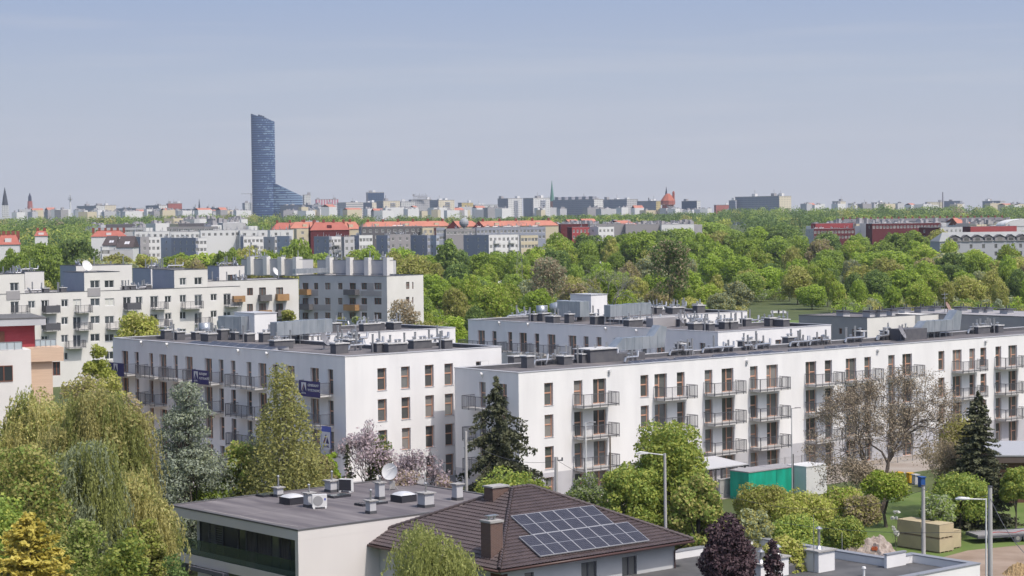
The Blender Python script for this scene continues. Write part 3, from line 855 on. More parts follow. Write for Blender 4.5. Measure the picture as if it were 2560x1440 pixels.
roof_parts(rE, [(ub0, .004), (LEN, .004), (LEN, 11), (ub0, 11)], 15.52, BITU, COPED, GREYL, par=.3)
for k, (a, b, hz) in enumerate([(ub0, uE(62, 731)[0], 18.7), (u0_, u1_, HP), (u2_, u3_, HP)]):
    ops = [q for q in upE if a < q[0] < b]
    m = MB(); wall_with_openings(m, (0, -.004, 0), (1, 0, 0), (0, 1, 0), a, b, 15.45, hz, ops, .12)
    m.quad((b, -.004, 15.2), (b, 8.2, 15.2), (b, 8.2, hz), (b, -.004, hz)); m.quad((b, 8.2, 15.2), (a, 8.2, 15.2), (a, 8.2, hz), (b, 8.2, hz))
    m.cur = 1; m.quad((a, 8.2, 15.2), (a, -.004, 15.2), (a, -.004, hz), (a, 8.2, hz))  # left face gets the shade colour instead of the white render
    o = m.obj('penthouse', [WHITE2, WHITE_SHADE], rE)
    roof_parts(rE, [(a, 0), (b, 0), (b, 8.2), (a, 8.2)], hz+.03, BITU, COPED, GREYL, par=.15)
def epanel(c0, c1, t, b, mt_, z=.05):
    a = uE(c0/4, 640+t/4); bb = uE(c1/4, 640+b/4)
    m = MB(); x0, x1, z0, z1 = a[0], bb[0], bb[2], a[2]
    m.box(x0, x1, -.03-z, -.006, z0, z1); return x0, x1, z0, z1, m.obj('cladding_panel', mt_, rE)
for c0, c1, t, b in [(875, 1003, 322, 400), (62, 200, 352, 435), (1645, 1728, 640, 712)]:
    epanel(c0, c1, t, b, GREYR)
DB = mat('balcony_screen', (0.10, 0.10, 0.115), 0.6)
for (c0, c1, t, sol) in [(410, 545, 575, 1), (412, 548, 752, 1), (735, 870, 570, 0), (735, 872, 745, 0), (1225, 1360, 545, 1), (1500, 1640, 535, 0), (1800, 2030, 530, 0), (1945, 2030, 690, 0), (2235, 2362, 508, 0), (105, 245, 575, 0), (1500, 1600, 710, 0),
                         (640, 870, 925, 0), (1050, 1200, 735, 0)]:
    a = uE(c0/4, 640+t/4); bb = uE((c1-8)/4, 640+t/4)
    add_balcony(rE, max(2.5, (bb[0]-a[0])*0.78), 'y', a[0]+.25, a[2]+.15, dp=1.4, slab=BALC, rm=DB if sol else RAIL, solid=bool(sol))
add_dish(rE, u0_+.9, 1.0, HP, 2.9, .95, m=WHITEF)
clutter(rE, u0_-9, u0_-1, 2, 9, 15.2, 6, 3); clutter(rE, u1_+1, u2_-1, 2, 9, 15.2, 9, 4)
for x in (u0_-6, u0_-3, u1_+2, u1_+3.2, u2_-4):
    add_chimney(rE, 1, x, 2.5, 15.2)
# lower part of the white building further left and behind: rows of flats with lift boxes and thin flues
def estate_row(label, cpx, z, xl, xr, base, mL, mR, cols, rowsn, yaw=YE, Y=None, seed=1, group='apartment buildings of the left estate', st=2.8, fm=WHITEF, gm=GLASSB, flues=6, wl=None, name='apartment_building', sides=True, win=(1.5, 1.4), deckm=BITU, cope=COPED, balc=0, top=1.3, wr=None):
    root, c, e1, e2, lr, ll, H = building(name, label, 'apartment building', cpx, z, xl, xr, yaw, base, mL, mR, Y=Y, group=group, wl=wl, wr=wr)
    r = random.Random(seed)
    oR, oL = [], []
    if cols:
        for k in range(cols):
            xc = lr*(k+.5)/cols+r.uniform(-.3, .3)
            for j in range(rowsn):
                z1 = H-top-j*st; ww = win[0]*r.choice((1, 1, .7)); 
                if z1-win[1] < .3: break
                oR.append((xc-ww/2, xc+ww/2, z1-win[1], z1)); add_window(root, 'two', ww, win[1], 'y', xc, z1-win[1], .12, fm, gm)
        if sides and ll > 3:
            nl = max(1, int(ll/4))
            for k in range(nl):
                yc = ll*(k+.5)/nl
                for j in range(rowsn):
                    z1 = H-top-j*st
                    if z1-win[1] < .3: break
                    oL.append((yc-.6, yc+.6, z1-win[1], z1)); add_window(root, 'two', 1.2, win[1], 'x', yc, z1-win[1], .12, fm, gm)
    plain_walls(root, lr, ll, H, oL, oR, mL, mR, .12)
    roof_parts(root, [(0, 0), (lr, 0), (lr, ll), (0, ll)], H+.02, deckm, cope, GREYL, par=.3)
    for k in range(balc):
        x = lr*(k+.5)/max(1, balc)
        for j in range(min(rowsn, 3)): add_balcony(root, 2.5, 'y', x-1, H-top-j*st-2.2, dp=1.2, slab=OFFW, rm=RAIL)
    if flues: clutter(root, .5, max(lr-1, 1), .5, max(ll-1, 1), H-.2, flues, seed)
    return root, lr, ll, H
# second line of the estate, seen above the first roof
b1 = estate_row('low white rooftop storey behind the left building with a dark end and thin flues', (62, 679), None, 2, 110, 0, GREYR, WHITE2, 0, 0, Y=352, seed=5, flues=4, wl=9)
b2 = estate_row('white roof storey with a blue grey shaded left face behind the second rooftop box', (377, 671), None, 331, 461, 0, WHITE_SHADE, WHITE2, 0, 0, Y=360, seed=6, flues=12, sides=True)
b3 = estate_row('white roof storey with one brown window at the right end of the left estate', (547.5, 665), None, 519, 611, 0, WHITE_SHADE, WHITE2, 1, 1, Y=352, seed=7, flues=9, fm=BROWNF, sides=False, top=1.6)
b4 = estate_row('pale wide roof storey with a terrace behind the satellite dish of the left estate', (190, 664), None, 150, 330, 0, WHITE_SHADE, WHITE2, 0, 0, Y=372, seed=8, flues=8)
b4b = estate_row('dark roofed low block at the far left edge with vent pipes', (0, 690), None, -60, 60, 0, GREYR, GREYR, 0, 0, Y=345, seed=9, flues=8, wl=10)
# E2: white front with brown windows and orange balcony panels
o2 = P(519.5, 702.5, 16.5)
r2, l2, ll2, H2 = None, None, None, None
rt2, c2_, e12, e22, l2, ll2, H2 = building('apartment_building', 'white apartment building with brown windows and orange and grey balcony panels', 'apartment building', (519.5, 702.5), 16.5, 515, 746, 63.0, 0, wl=10, group='apartment buildings of the left estate')
ORP = mat('orange_balcony_panel', (0.42, 0.25, 0.12), 0.7, (0.36, 0.21, 0.10), 1.0)
ops2 = []
def lw(root, c, n, yaw, x0, x1, y0, y1, ops, face='y', kind='two', fm=BROWNF, gm=GLASS):
    a = tol((c[0], c[1], 0), yaw, hitp(c, n, x0, y0)); b = tol((c[0], c[1], 0), yaw, hitp(c, n, x1, y1))
    i = 0 if face == 'y' else 1
    a0, a1 = min(a[i], b[i]), max(a[i], b[i]); z1, z0 = a[2], b[2]
    ops.append((a0, a1, z0, z1)); add_window(root, kind, a1-a0, z1-z0, face, (a0+a1)/2, z0, .15, fm, gm)
def c5(x, y): return 600+x/4, 540+y/4
for t in (720, 880, 1040):
    for q0, q1, h in [(70, 130, 72), (190, 260, 90), (360, 432, 90), (-110, -50, 72)]:
        x0, y0 = c5(q0, t-(0 if h == 72 else 5)); x1, y1 = c5(q1, t+h)
        lw(rt2, c2_, e22, 63.0, x0, x1, y0, y1, ops2)
plain_walls(rt2, l2, ll2, H2, [], ops2, WHITE2, WHITE2, .15)
roof_parts(rt2, [(0, 0), (l2, 0), (l2, ll2), (0, ll2)], H2+.02, BITU, COPED, GREYL, par=.3)
clutter(rt2, 2, l2-1, 2, 8, H2-.3, 8, 11)
def panel_balcony(root, c, n, yaw, x0, x1, y0, y1, m_, face='y', dp=1.2):
    a = tol((c[0], c[1], 0), yaw, hitp(np.array(c)-n*dp, n, x0, y0)); b = tol((c[0], c[1], 0), yaw, hitp(np.array(c)-n*dp, n, x1, y1))
    m = MB()
    if face == 'y':
        X0, X1 = a[0], b[0]
        m.box(X0, X1, -dp, -dp+.06, b[2], a[2]); m.box(X0, X0+.06, -dp+.06, -.004, b[2], a[2]); m.box(X1-.06, X1, -dp+.06, -.004, b[2], a[2]); m.box(X0+.06, X1-.06, -dp+.06, -.004, b[2], b[2]+.15)
    else:
        X0, X1 = min(a[1], b[1]), max(a[1], b[1])
        m.box(-dp, -dp+.06, X0, X1, b[2], a[2]); m.box(-dp+.06, -.004, X0, X0+.06, b[2], a[2]); m.box(-dp+.06, -.004, X1-.06, X1, b[2], a[2]); m.box(-dp+.06, -.004, X0+.06, X1-.06, b[2], b[2]+.15)
    return m.obj('balcony', m_, root)
for q0, q1, t, b, m_ in [(205, 322, 790, 850, GREYD), (378, 495, 782, 845, ORP), (205, 322, 945, 985, ORP), (380, 500, 940, 1000, GREYD), (-60, 55, 800, 858, ORP)]:
    x0, y0 = c5(q0, t); x1, y1 = c5(q1, b); panel_balcony(rt2, c2_, e22, 63.0, x0, x1, y0, y1, m_)
# E3: grey left face with dark bands, white right face
cE3 = P(967, 690, 16.2); YE3 = 39.0
rt3, c3_, e13, e23, l3, ll3, H3_ = building('apartment_building', 'grey and white apartment building with dark panels, brown windows and rooftop boxes beside the park', 'apartment building', (967, 690), 16.2, 747.5, 1058, YE3, 0, group='apartment buildings of the left estate')
opsL3, opsR3 = [], []
for t in (665, 815, 960):
    for q0, q1 in [(625, 685), (738, 782), (850, 905), (980, 1025), (1095, 1158), (1212, 1270), (1342, 1415)]:
        x0, y0 = c5(q0, t+4); x1, y1 = c5(q1, t+70)
        lw(rt3, c3_, e13, YE3, x0, x1, y0, y1, opsL3, 'x')
for t in (660, 810):
    for q0, q1 in [(1660, 1695), (1722, 1735)]:
        x0, y0 = c5(q0, t); x1, y1 = c5(q1, t+68)
        lw(rt3, c3_, e23, YE3, x0, x1, y0, y1, opsR3, 'y', 'single')
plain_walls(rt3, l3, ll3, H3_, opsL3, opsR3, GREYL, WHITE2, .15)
roof_parts(rt3, [(0, 0), (l3, 0), (l3, ll3), (0, ll3)], H3_+.02, BITU, COPED, GREYL, par=.3)
for q0, q1, t, b, m_ in [(685, 785, 740, 800, GREYR), (738, 910, 885, 948, GREYR), (1212, 1418, 748, 805, GREYR), (1180, 1275, 890, 948, GREYR), (1270, 1340, 668, 748, GREYR)]:
    x0, y0 = c5(q0, t); x1, y1 = c5(q1, b)
    a = tol((c3_[0], c3_[1], 0), YE3, hitp(c3_, e13, x0, y0)); bq = tol((c3_[0], c3_[1], 0), YE3, hitp(c3_, e13, x1, y1))
    m = MB(); m.box(-.04, -.005, min(a[1], bq[1]), max(a[1], bq[1]), bq[2], a[2]); m.obj('cladding_panel', GREYR, rt3)
for q0, q1, t, b, m_ in [(592, 670, 733, 790, ORP), (1032, 1150, 735, 792, GREYD), (1032, 1150, 885, 948, ORP), (592, 690, 880, 940, GREYD)]:
    x0, y0 = c5(q0, t); x1, y1 = c5(q1, b); panel_balcony(rt3, c3_, e13, YE3, x0, x1, y0, y1, m_, 'x')
# rooftop boxes of that building
for (xc, yt, xl_, xr_, Yd) in [(975, 650.5, 793, 990, 384), (748, 648.5, 603, 783, 396)]:
    root, c, e1_, e2_, lr, ll, H = building('rooftop_box', None, None, (xc, yt), None, xl_, xr_, YE3, 16.0, Y=Yd, parent=rt3, wr=None)
    a = tol((c3_[0], c3_[1], 0), YE3, c)
    m = MB(); m.cur = 0; x, y = a[0], a[1]; m.box(x, x+lr, y, y+ll, 16.0-.3, a[2]); o = m.obj('rooftop_box', GREYL, rt3)
    roof_parts(rt3, [(x, y), (x+lr, y), (x+lr, y+ll), (x, y+ll)], a[2]+.03, BITU, COPED, GREYL, par=.12)
    m = MB(); m.box(x-.9, x+.9, y-.02, y+1.0, 15.9, a[2]+.5); m.obj('chimney', WHITE2, rt3)
    for q in (.25, .5, .78):
        m = MB(); m.box(x-.9, x+.2, y+ll*q, y+ll*q+1.1, 15.9, a[2]+.5); m.obj('chimney', WHITE2, rt3)
    clutter(rt3, x, x+lr, y, y+ll, a[2], 9, int(xc))
root_deck = 16.0
a = [tol((c3_[0], c3_[1], 0), YE3, P(x, y, 16.2)) for x, y in ((735, 688), (815, 685))]
duct(rt3, [(a[0][0], a[0][1]), (a[1][0], a[1][1])], 16.5, .9, 1.0)
a = tol((c3_[0], c3_[1], 0), YE3, P(688, 690, 16.2)); add_dish(rt3, a[0], a[1], 16, 2.9, .85, m=WHITEF)

# ---- grey building on the right behind the long block
rD, cD, _, _, lD, llD, HD = building('apartment_building', 'low grey and cream apartment building with box vents on its roof, before the park lawn', 'apartment building', (2168, 794), 11.0, 1997, 2289, 50.6, 0)
opsL, opsR = [], []
for q in [(512, 545, 440, 500), (655, 695, 448, 530), (700, 738, 448, 530), (742, 780, 448, 530)]:
    lw(rD, cD, dirs(50.6)[0], 50.6, 1980+q[0]/4.3638, 1980+q[1]/4.3638, 720+q[2]/4.3638, 720+q[3]/4.3638, opsL, 'x')
for q in [(1050, 1083, 435, 490), (1228, 1265, 425, 462), (1355, 1430, 405, 470)]:
    lw(rD, cD, dirs(50.6)[1], 50.6, 1980+q[0]/4.3638, 1980+min(q[1], 1345)/4.3638, 720+q[2]/4.3638, 720+q[3]/4.3638, opsR, 'y') if q[0] < 1300 else None
plain_walls(rD, lD, llD, HD, opsL, opsR, GREYR, WHITE2, .15)
roof_parts(rD, [(0, 0), (lD, 0), (lD, llD), (0, llD)], HD+.02, BITU, COPED, GREYR, par=.25)
cD2 = P(2347, 784, 11.0)
a2 = tol((cD[0], cD[1], 0), 50.6, cD2)
rD2 = thing('apartment_building', 'grey wing with a long dark flat roof at the right edge, behind the silver duct', 'apartment building', (cD2[0]-E1[0]*0, cD2[1], 0), frame(50.6))
m = MB(); m.box(-a2[0]+lD+.02, 0, 0, 9, 0, 10.96); m.obj('wall', WHITE2, rD2)
roof_parts(rD2, [(-a2[0]+lD, 0), (-.0, 0), (-.0, 9), (-a2[0]+lD, 9)], 10.99, BITU, COPED, GREYR, par=.25)
m = MB(); m.box(0.02, 14, -34, 9, 0, 11.0); m.obj('wall', GREYR, rD2)
roof_parts(rD2, [(0, -34), (14, -34), (14, 9), (0, 9)], 11.02, BITU, COPED, GREYR, par=.25)
def boxvent(root, o, x, y, z, wd=2.6):
    p = tol((o[0], o[1], 0), 50.6, P(x, y, z)); X, Y_ = p[0], p[1]
    m = MB(); m.box(X, X+wd*.6, Y_, Y_+wd*.55, z-.25, z+.85); v = m.obj('chimney', GREYL, root)
    m = MB(); m.box(X-.35, X+wd*.6+.35, Y_-.35, Y_+wd*.55+.35, z+.85, z+1.0); m.cyl(X+.5, Y_+.5, z+1.0, z+1.5, .1); m.cyl(X+1.1, Y_+.5, z+1.0, z+1.5, .1); m.obj('chimney_cap', COPED, v)
for q in [(560, 318), (850, 318), (960, 315), (1090, 300), (1230, 285), (1410, 280), (1560, 268)]: boxvent(rD, cD, 1980+q[0]/4.3638, 720+q[1]/4.3638, 10.8)
for q in [(1850, 275), (2040, 285), (2130, 282), (2350, 298)]: boxvent(rD2, cD2, 1980+q[0]/4.3638, 720+q[1]/4.3638, 10.8)
p = tol((cD2[0], cD2[1], 0), 50.6, P(2362, 785, 10.8)); m = MB(); m.cyl(p[0], p[1], 10.8, 14.2, .05); m.tube((p[0]-.8, p[1], 13.9), (p[0]+.8, p[1], 13.9), .04); m.tube((p[0]-.6, p[1], 13.3), (p[0]+.6, p[1], 13.3), .04); m.obj('antenna', STEEL, rD2)
add_dish(rD2, p[0]+.3, p[1]-.3, 10.9, 2.8, .8, m=mat('rust_dish', (.30, .20, .17), .7))

# ---- house with the red wall at the left edge
rH4 = thing('house', 'flat roofed house with a red boarded wall and orange timber part at the left edge', 'house', (0, 0, 0), 0)
YH = 68.0; n1, n2 = dirs(YH)
cH = at(108, 800, 205); cH[2] = 0
rH4.location = (cH[0], cH[1], 0); rH4.rotation_euler = (0, 0, frame(YH))
def h4(px, py, off=0.0): return tol(cH, YH, hitp(np.array(cH)+n2*off, n2, px, py))
REDW = mat('red_boards', (0.36, 0.06, 0.075), 0.8, (0.31, 0.05, 0.065), 1.2, stretch=(0.3, 0.3, 9))
TIMB = mat('pale_timber', (0.66, 0.49, 0.36), 0.8, (0.60, 0.44, 0.33), 1.2, stretch=(0.3, .3, 9))
a = h4(-40, 806); b = h4(88, 871)
m = MB(); m.box(a[0]-6, b[0], 0, 8, b[2]-.2, h4(88, 807)[2]); m.obj('red_wall', REDW, rH4)
t = h4(110, 793); zt = t[2]
m = MB(); m.box(a[0]-6, t[0], -1.2, 9, zt-.75, zt-.06); m.obj('roof_fascia', GREYL, rH4)
m = MB(); m.box(a[0]-6, t[0]+.05, -1.25, 9.05, zt-.06, zt+.05); m.obj('roof', mat('gravel_roof', (.17, .165, .165), .9, (.13, .13, .13), .8), rH4)
x0, y0 = h4(2, 829)[0], h4(2, 829)[2]; m = MB(); m.box(h4(-20, 829)[0], h4(11, 829)[0], -.06, -.005, h4(5, 856)[2], h4(5, 829)[2]); m.obj('window', BROWNF, rH4); 
lo = h4(70, 878, -2.5); l1 = h4(159, 868, -2.5); l2_ = h4(159, 902, -2.5)
m = MB(); m.box(lo[0], l1[0], -2.5, 8, l2_[2], l1[2]); m.obj('timber_wall', TIMB, rH4)
m = MB(); m.box(lo[0], h4(131, 903, -2)[0], -2.0, 8, 0, l2_[2]); m.obj('lower_wall', TIMB, rH4)
m = MB(); m.box(h4(-60, 0, -4.5)[0] if 0 else lo[0]-18, lo[0]-.01, -4.5, 8, 0, h4(40, 875, -4.5)[2]); m.obj('white_wall', WHITE2, rH4)
def h4win(x0, x1, y0, y1, off):
    a = h4(x0, y0, off); b = h4(x1, y1, off); f, g = window_meshes('two', round((b[0]-a[0])*4)/4, round((a[2]-b[2])*10)/10, BROWNF, GLASSB)
    o = link('window', f, rH4, ((a[0]+b[0])/2, off-.07, b[2])); link('pane', g, o)
h4win(-12, 31, 914, 953, -4.5); h4win(132, 150, 904, 938, -2.0)
GLB = mat('frosted_balustrade', (.48, .54, .57), .3)
for x0, x1, y0, y1, off in [(-20, 55, 856, 875, -4.4), (88, 140, 849, 866, -2.4)]:
    a = h4(x0, y0, off); b = h4(x1, y1, off)
    m = MB(); m.box(a[0], b[0], off, off+.03, b[2]+.1, a[2]-.06); o = m.obj('balustrade', GLB, rH4)
    m = MB(); m.box(a[0], b[0], off-.03, off+.06, a[2]-.06, a[2]); 
    k = 4
    for i in range(k+1): xx = a[0]+(b[0]-a[0])*i/k; m.box(xx-.03, xx+.03, off-.03, off+.06, b[2], a[2]-.06)
    m.obj('rail', STEEL, o)
# ------------------------------------------------------------------ foreground: flat roofed house
YH1 = 49.6; h1a, h1b = dirs(YH1)
N1 = P(745, 1325, 7.0)
rH1 = thing('house', 'modern flat roofed white house with a glazed balcony front, foreground left of the tiled roof', 'house', (N1[0], N1[1], 0), frame(YH1))
W1, D1 = 18.9, 15.8
def l1p(x, y, z): return tol((N1[0], N1[1], 0), YH1, P(x, y, z))
WALL1 = mat('house_render', (0.73, 0.69, 0.675), 0.9, (0.68, 0.645, 0.635), 0.3, detail=7, stretch=(1, 1, .35))
ROOF1 = mat('bitumen_strips', (0.125, 0.112, 0.123), 0.85, (0.250, 0.228, 0.232), 0.5, detail=8, stretch=(2.2, 0.25, 1), lo=.38, hi=.75)
m = MB(); m.box(0, W1, 0, D1, 6.3, 6.93); m.obj('roof_fascia', WALL1, rH1)
m = MB(); m.poly([(.22, .22, 6.96), (W1-.22, .22, 6.96), (W1-.22, D1-.22, 6.96), (.22, D1-.22, 6.96)])
rf = m.obj('roof', ROOF1, rH1)
m = MB(); ring(m, inset([(0, 0), (W1, 0), (W1, D1), (0, D1)], -.03), inset([(0, 0), (W1, 0), (W1, D1), (0, D1)], .24), 7.02); A_ = inset([(0, 0), (W1, 0), (W1, D1), (0, D1)], -.03); ring(m, A_, A_, 6.93, 7.02); A_ = inset([(0, 0), (W1, 0), (W1, D1), (0, D1)], .24); ring(m, A_, A_, 7.02, 6.95)
m.obj('roof_edge', mat('dark_flashing', (.12, .115, .12), .6), rf)
m = MB(); m.box(0, W1, .004, .36, 0, 6.3); m.box(1.42, W1-.01, .37, D1-1.3, 0, 6.28); m.obj('wall', WALL1, rH1)
m = MB(); m.box(0.01, 1.41, .37, D1, 3.2, 3.85); m.obj('balcony_slab', WALL1, rH1)
DKP = mat('dark_panel', (0.045, 0.045, 0.055), .4)
y = .5; k = 0
CURT = mat('grey_curtain', (.16, .145, .15), .9, (.10, .095, .10), 1.2, stretch=(1, 6, 1))
for wd, tp in [(1.0, 'g'), (.55, 'c'), (.9, 'g'), (1.1, 'c'), (1.0, 'g'), (1.7, 'c'), (1.2, 'c'), (1.0, 'g'), (1.9, 'p'), (.9, 's'), (.8, 's'), (1.2, 'p')]:
    m = MB(); yy = y+wd
    m.box(1.30, 1.40, y, y+.06, 3.86, 6.28); m.box(1.30, 1.40, yy-.06, yy, 3.86, 6.28); m.box(1.30, 1.40, y+.06, yy-.06, 6.18, 6.28); m.box(1.30, 1.40, y+.06, yy-.06, 3.86, 3.94)
    if tp == 's':
        for q in range(14): m.box(1.31, 1.36, y+.06, yy-.06, 4.0+q*.155, 4.06+q*.155)
    f = m.obj('window', RAIL, rH1)
    m = MB(); m.quad((1.37, yy-.06, 3.94), (1.37, y+.06, 3.94), (1.37, y+.06, 6.18), (1.37, yy-.06, 6.18)); m.obj('pane', {'g': GLASS, 'c': CURT, 'p': DKP, 's': GLASS}[tp], f)
    y = yy+.02
bg_ = bpy.data.materials.new('balustrade_glass'); bg_.use_nodes = True
t_ = bg_.node_tree; bs = t_.nodes['Principled BSDF']; bs.inputs['Base Color'].default_value = (.03, .05, .045, 1); bs.inputs['Roughness'].default_value = .05; bs.inputs['Specular IOR Level'].default_value = .8
tr_ = t_.nodes.new('ShaderNodeBsdfTransparent'); tr_.inputs[0].default_value = (.75, .85, .8, 1); ms_ = t_.nodes.new('ShaderNodeMixShader'); ms_.inputs[0].default_value = .45
t_.links.new(bs.outputs[0], ms_.inputs[2]); t_.links.new(tr_.outputs[0], ms_.inputs[1]); t_.links.new(ms_.outputs[0], t_.nodes['Material Output'].inputs[0])
m = MB()
for q in range(5): m.box(.06, .08, .40+q*2.96, .38+(q+1)*2.96, 3.87, 4.95)
m.obj('glass_balustrade', bg_, rH1)
m = MB(); m.box(-.45, -.01, 8.2, 12.6, 3.02, 3.17); m.box(-.5, -.35, 8.2, 12.6, 2.95, 3.24); m.obj('awning_box', mat('awning_grey', (.13, .13, .16), .5), rH1)
m = MB(); m.box(1.30, 1.41, 1.2, 12.5, .3, 2.9); m.obj('ground_floor_glazing', GLASS, rH1)
m = MB()
for (a, b) in [((450, 1110), (745, 1110))]: pass
SEAM = mat('roof_seam', (.30, .28, .28), .8)
def strip(pts, wd, z, mt_, parent, name):
    m = MB()
    for i in range(len(pts)-1):
        p, q = Vector(pts[i]), Vector(pts[i+1]); d = (q-p).normalized(); n = Vector((-d.y, d.x))*wd/2
        m.quad((*(p-n), z), (*(q-n), z), (*(q+n), z), (*(p+n), z))
    return m.obj(name, mt_, parent)
pp = [l1p(400+a/4, 1080+b/4, 6.96)[:2] for a, b in [(800, 835), (1410, 750), (1680, 712), (2160, 665), (2420, 645)]]
strip(pp, .07, 6.968, SEAM, rf, 'cable_run')
pp = [l1p(400+a/4, 1080+b/4, 6.96)[:2] for a, b in [(440, 775), (640, 815), (800, 840), (1000, 890), (1380, 945)]]
strip(pp, .10, 6.972, mat('worn_edge', (.34, .32, .31), .9), rf, 'worn_strip')
SKYD = mat('dome_plastic', (.62, .62, .64), .25, spec=.6)
def small_chimney(root, lp, h=.85, wd=.5, pipe=.6, m1=GREYL):
    x, y, z = lp
    m = MB(); m.box(x-wd/2, x+wd/2, y-wd/2, y+wd/2, z+.2, z+h); c = m.obj('chimney', m1, root)
    m = MB(); m.box(x-wd/2-.03, x+wd/2+.03, y-wd/2-.03, y+wd/2+.03, z, z+.2); m.obj('chimney_base', COPED, c)
    m = MB(); m.box(x-wd/2-.12, x+wd/2+.12, y-wd/2-.12, y+wd/2+.12, z+h, z+h+.07); m.obj('chimney_cap', CONC, c)
    if pipe:
        m = MB(); m.cyl(x, y, z+h+.07, z+h+.07+pipe, .07, n=8); m.cyl(x, y, z+h+.07+pipe, z+h+.15+pipe, .12, .03, n=8); m.obj('vent_cowl', STEEL, c)
def cc(a, b): return 400+a/4, 1080+b/4
for (a, b), h, wd, pi in [((1185, 648), .65, .5, .75), ((1720, 598), .8, .75, .6), ((1492, 750), .95, .55, .5), ((2110, 815), .85, .5, .65), ((2200, 672), 1.15, .5, .4)]:
    small_chimney(rH1, l1p(*cc(a, b), 6.96), h, wd, pi)
for (a, b), h, wd, pi in [((845, 628), .95, .8, .6), ((1205, 548), 1.1, .55, 0)]:
    small_chimney(rH1, l1p(880+a/4.571, 1130+b/4.571, 6.96), h, wd, pi)
for a, b in [(1340, 722), (2455, 700)]:
    x, y, z = l1p(*cc(a, b), 6.96)
    m = MB(); m.box(x-.55, x+.75, y-.3, y+1.0, z, z+.5); s_ = m.obj('skylight', DKP, rH1)
    m = MB(); n = 6
    for i in range(n):
        for j in range(n):
            f = lambda i, j: (x-.6+1.4*i/n, y-.35+1.4*j/n, z+.5+.22*math.sin(math.pi*i/n)**.6*math.sin(math.pi*j/n)**.6 if 0 < i < n and 0 < j < n else z+.5)
            m.quad(f(i, j), f(i+1, j), f(i+1, j+1), f(i, j+1))
    smooth(m.obj('dome', SKYD, s_))
for q in [(1000, 1165, 645), (1670, 1910, 650), (1900, 2280, 720)]:
    a_ = l1p(*cc(q[0], q[2]+5), 6.96); b_ = l1p(*cc(q[1], q[2]-5), 6.96)
    x0, x1 = sorted((a_[0], b_[0])); y0 = min(a_[1], b_[1])
    m = MB(); m.box(x0, max(x1, x0+1.4), y0, y0+1.0, 6.96, 7.12); s_ = m.obj('skylight', DKP, rH1)
    m = MB(); m.quad((x0+.05, y0+.05, 7.125), (max(x1, x0+1.4)-.05, y0+.05, 7.125), (max(x1, x0+1.4)-.05, y0+.95, 7.125), (x0+.05, y0+.95, 7.125)); m.obj('pane', mat('sky_glass', (.10, .12, .13), .06, spec=.8), s_)
def loc2w(o, yaw, lp):
    a, b = dirs(yaw); return np.array([o[0], o[1], 0])+a*lp[0]+b*lp[1]+np.array([0, 0, lp[2]])
def ac_unit(p, rot, label, blue):
    t = thing('air_conditioner', label, 'air conditioner', p, rot, 'air conditioning units on the flat roof')
    m = MB(); m.box(-.5, .5, -.2, .2, .1, .95); m.obj('casing', WHITEF, t)
    m = MB(); m.cyl(-.12, 0, 0, .01, .34, n=18); g = m.mesh('fan_grille', mat('grille', (.33, .33, .34), .5)); o = link('fan_grille', g, t, (0, -.205, .53)); o.rotation_euler = (math.pi/2, 0, 0)
    for x in (-.4, .4): m = MB(); m.box(x-.06, x+.06, -.3, .3, 0, .1); m.obj('foot', WHITEF, t)
    m = MB(); 
    if blue:
        m.box(.30, .42, -.212, -.201, .55, .70); m.obj('badge', BLUEB, t)
    else:
        m.box(-.47, .47, .201, .21, .13, .92); m.obj('coil', DKP, t)
p = loc2w(N1, YH1, l1p(*cc(1595, 762), 6.97)); ac_unit(p, frame(YH1)+R(-28), 'white air conditioner seen fan side on, next to a small chimney on the flat roof', True)
p = loc2w(N1, YH1, l1p(*cc(1862, 600), 6.97)); ac_unit(p, frame(YH1)+R(120), 'white air conditioner showing its dark coil side at the rear of the flat roof', False)
p = loc2w(N1, YH1, l1p(*cc(2325, 575), 6.97))
td = thing('satellite_dish', 'large white satellite dish on a steel stand at the back of the flat roof', 'satellite dish', p)
m = MB()
for a in (0, 2.1, 4.2): m.tube((math.cos(a)*.4, math.sin(a)*.4, 0), (0, 0, .5), .03)
m.box(-.2, .2, -.15, .15, .05, .6); m.tube((0, 0, .4), (0, 0, 1.05), .04); m.obj('stand', CONC, td)
m = MB(); n = 20; prev = None; cdir = Vector((-.35, -.9, .25)).normalized(); aa = cdir.orthogonal().normalized(); bb = cdir.cross(aa); o0 = Vector((-.15, 0, 1.3))
for k in range(5):
    rr = .62*k/4; pts = [o0+cdir*(.12*(k/4)**2)+(aa*math.cos(2*math.pi*i/n)+bb*math.sin(2*math.pi*i/n))*max(rr, .001) for i in range(n)]
    if prev:
        for i in range(n): j = (i+1) % n; m.quad(prev[i], prev[j], pts[j], pts[i])
    prev = pts
m.tube(o0-aa*.55, o0+cdir*.7, .02); smooth(m.obj('reflector', WHITEF, td))

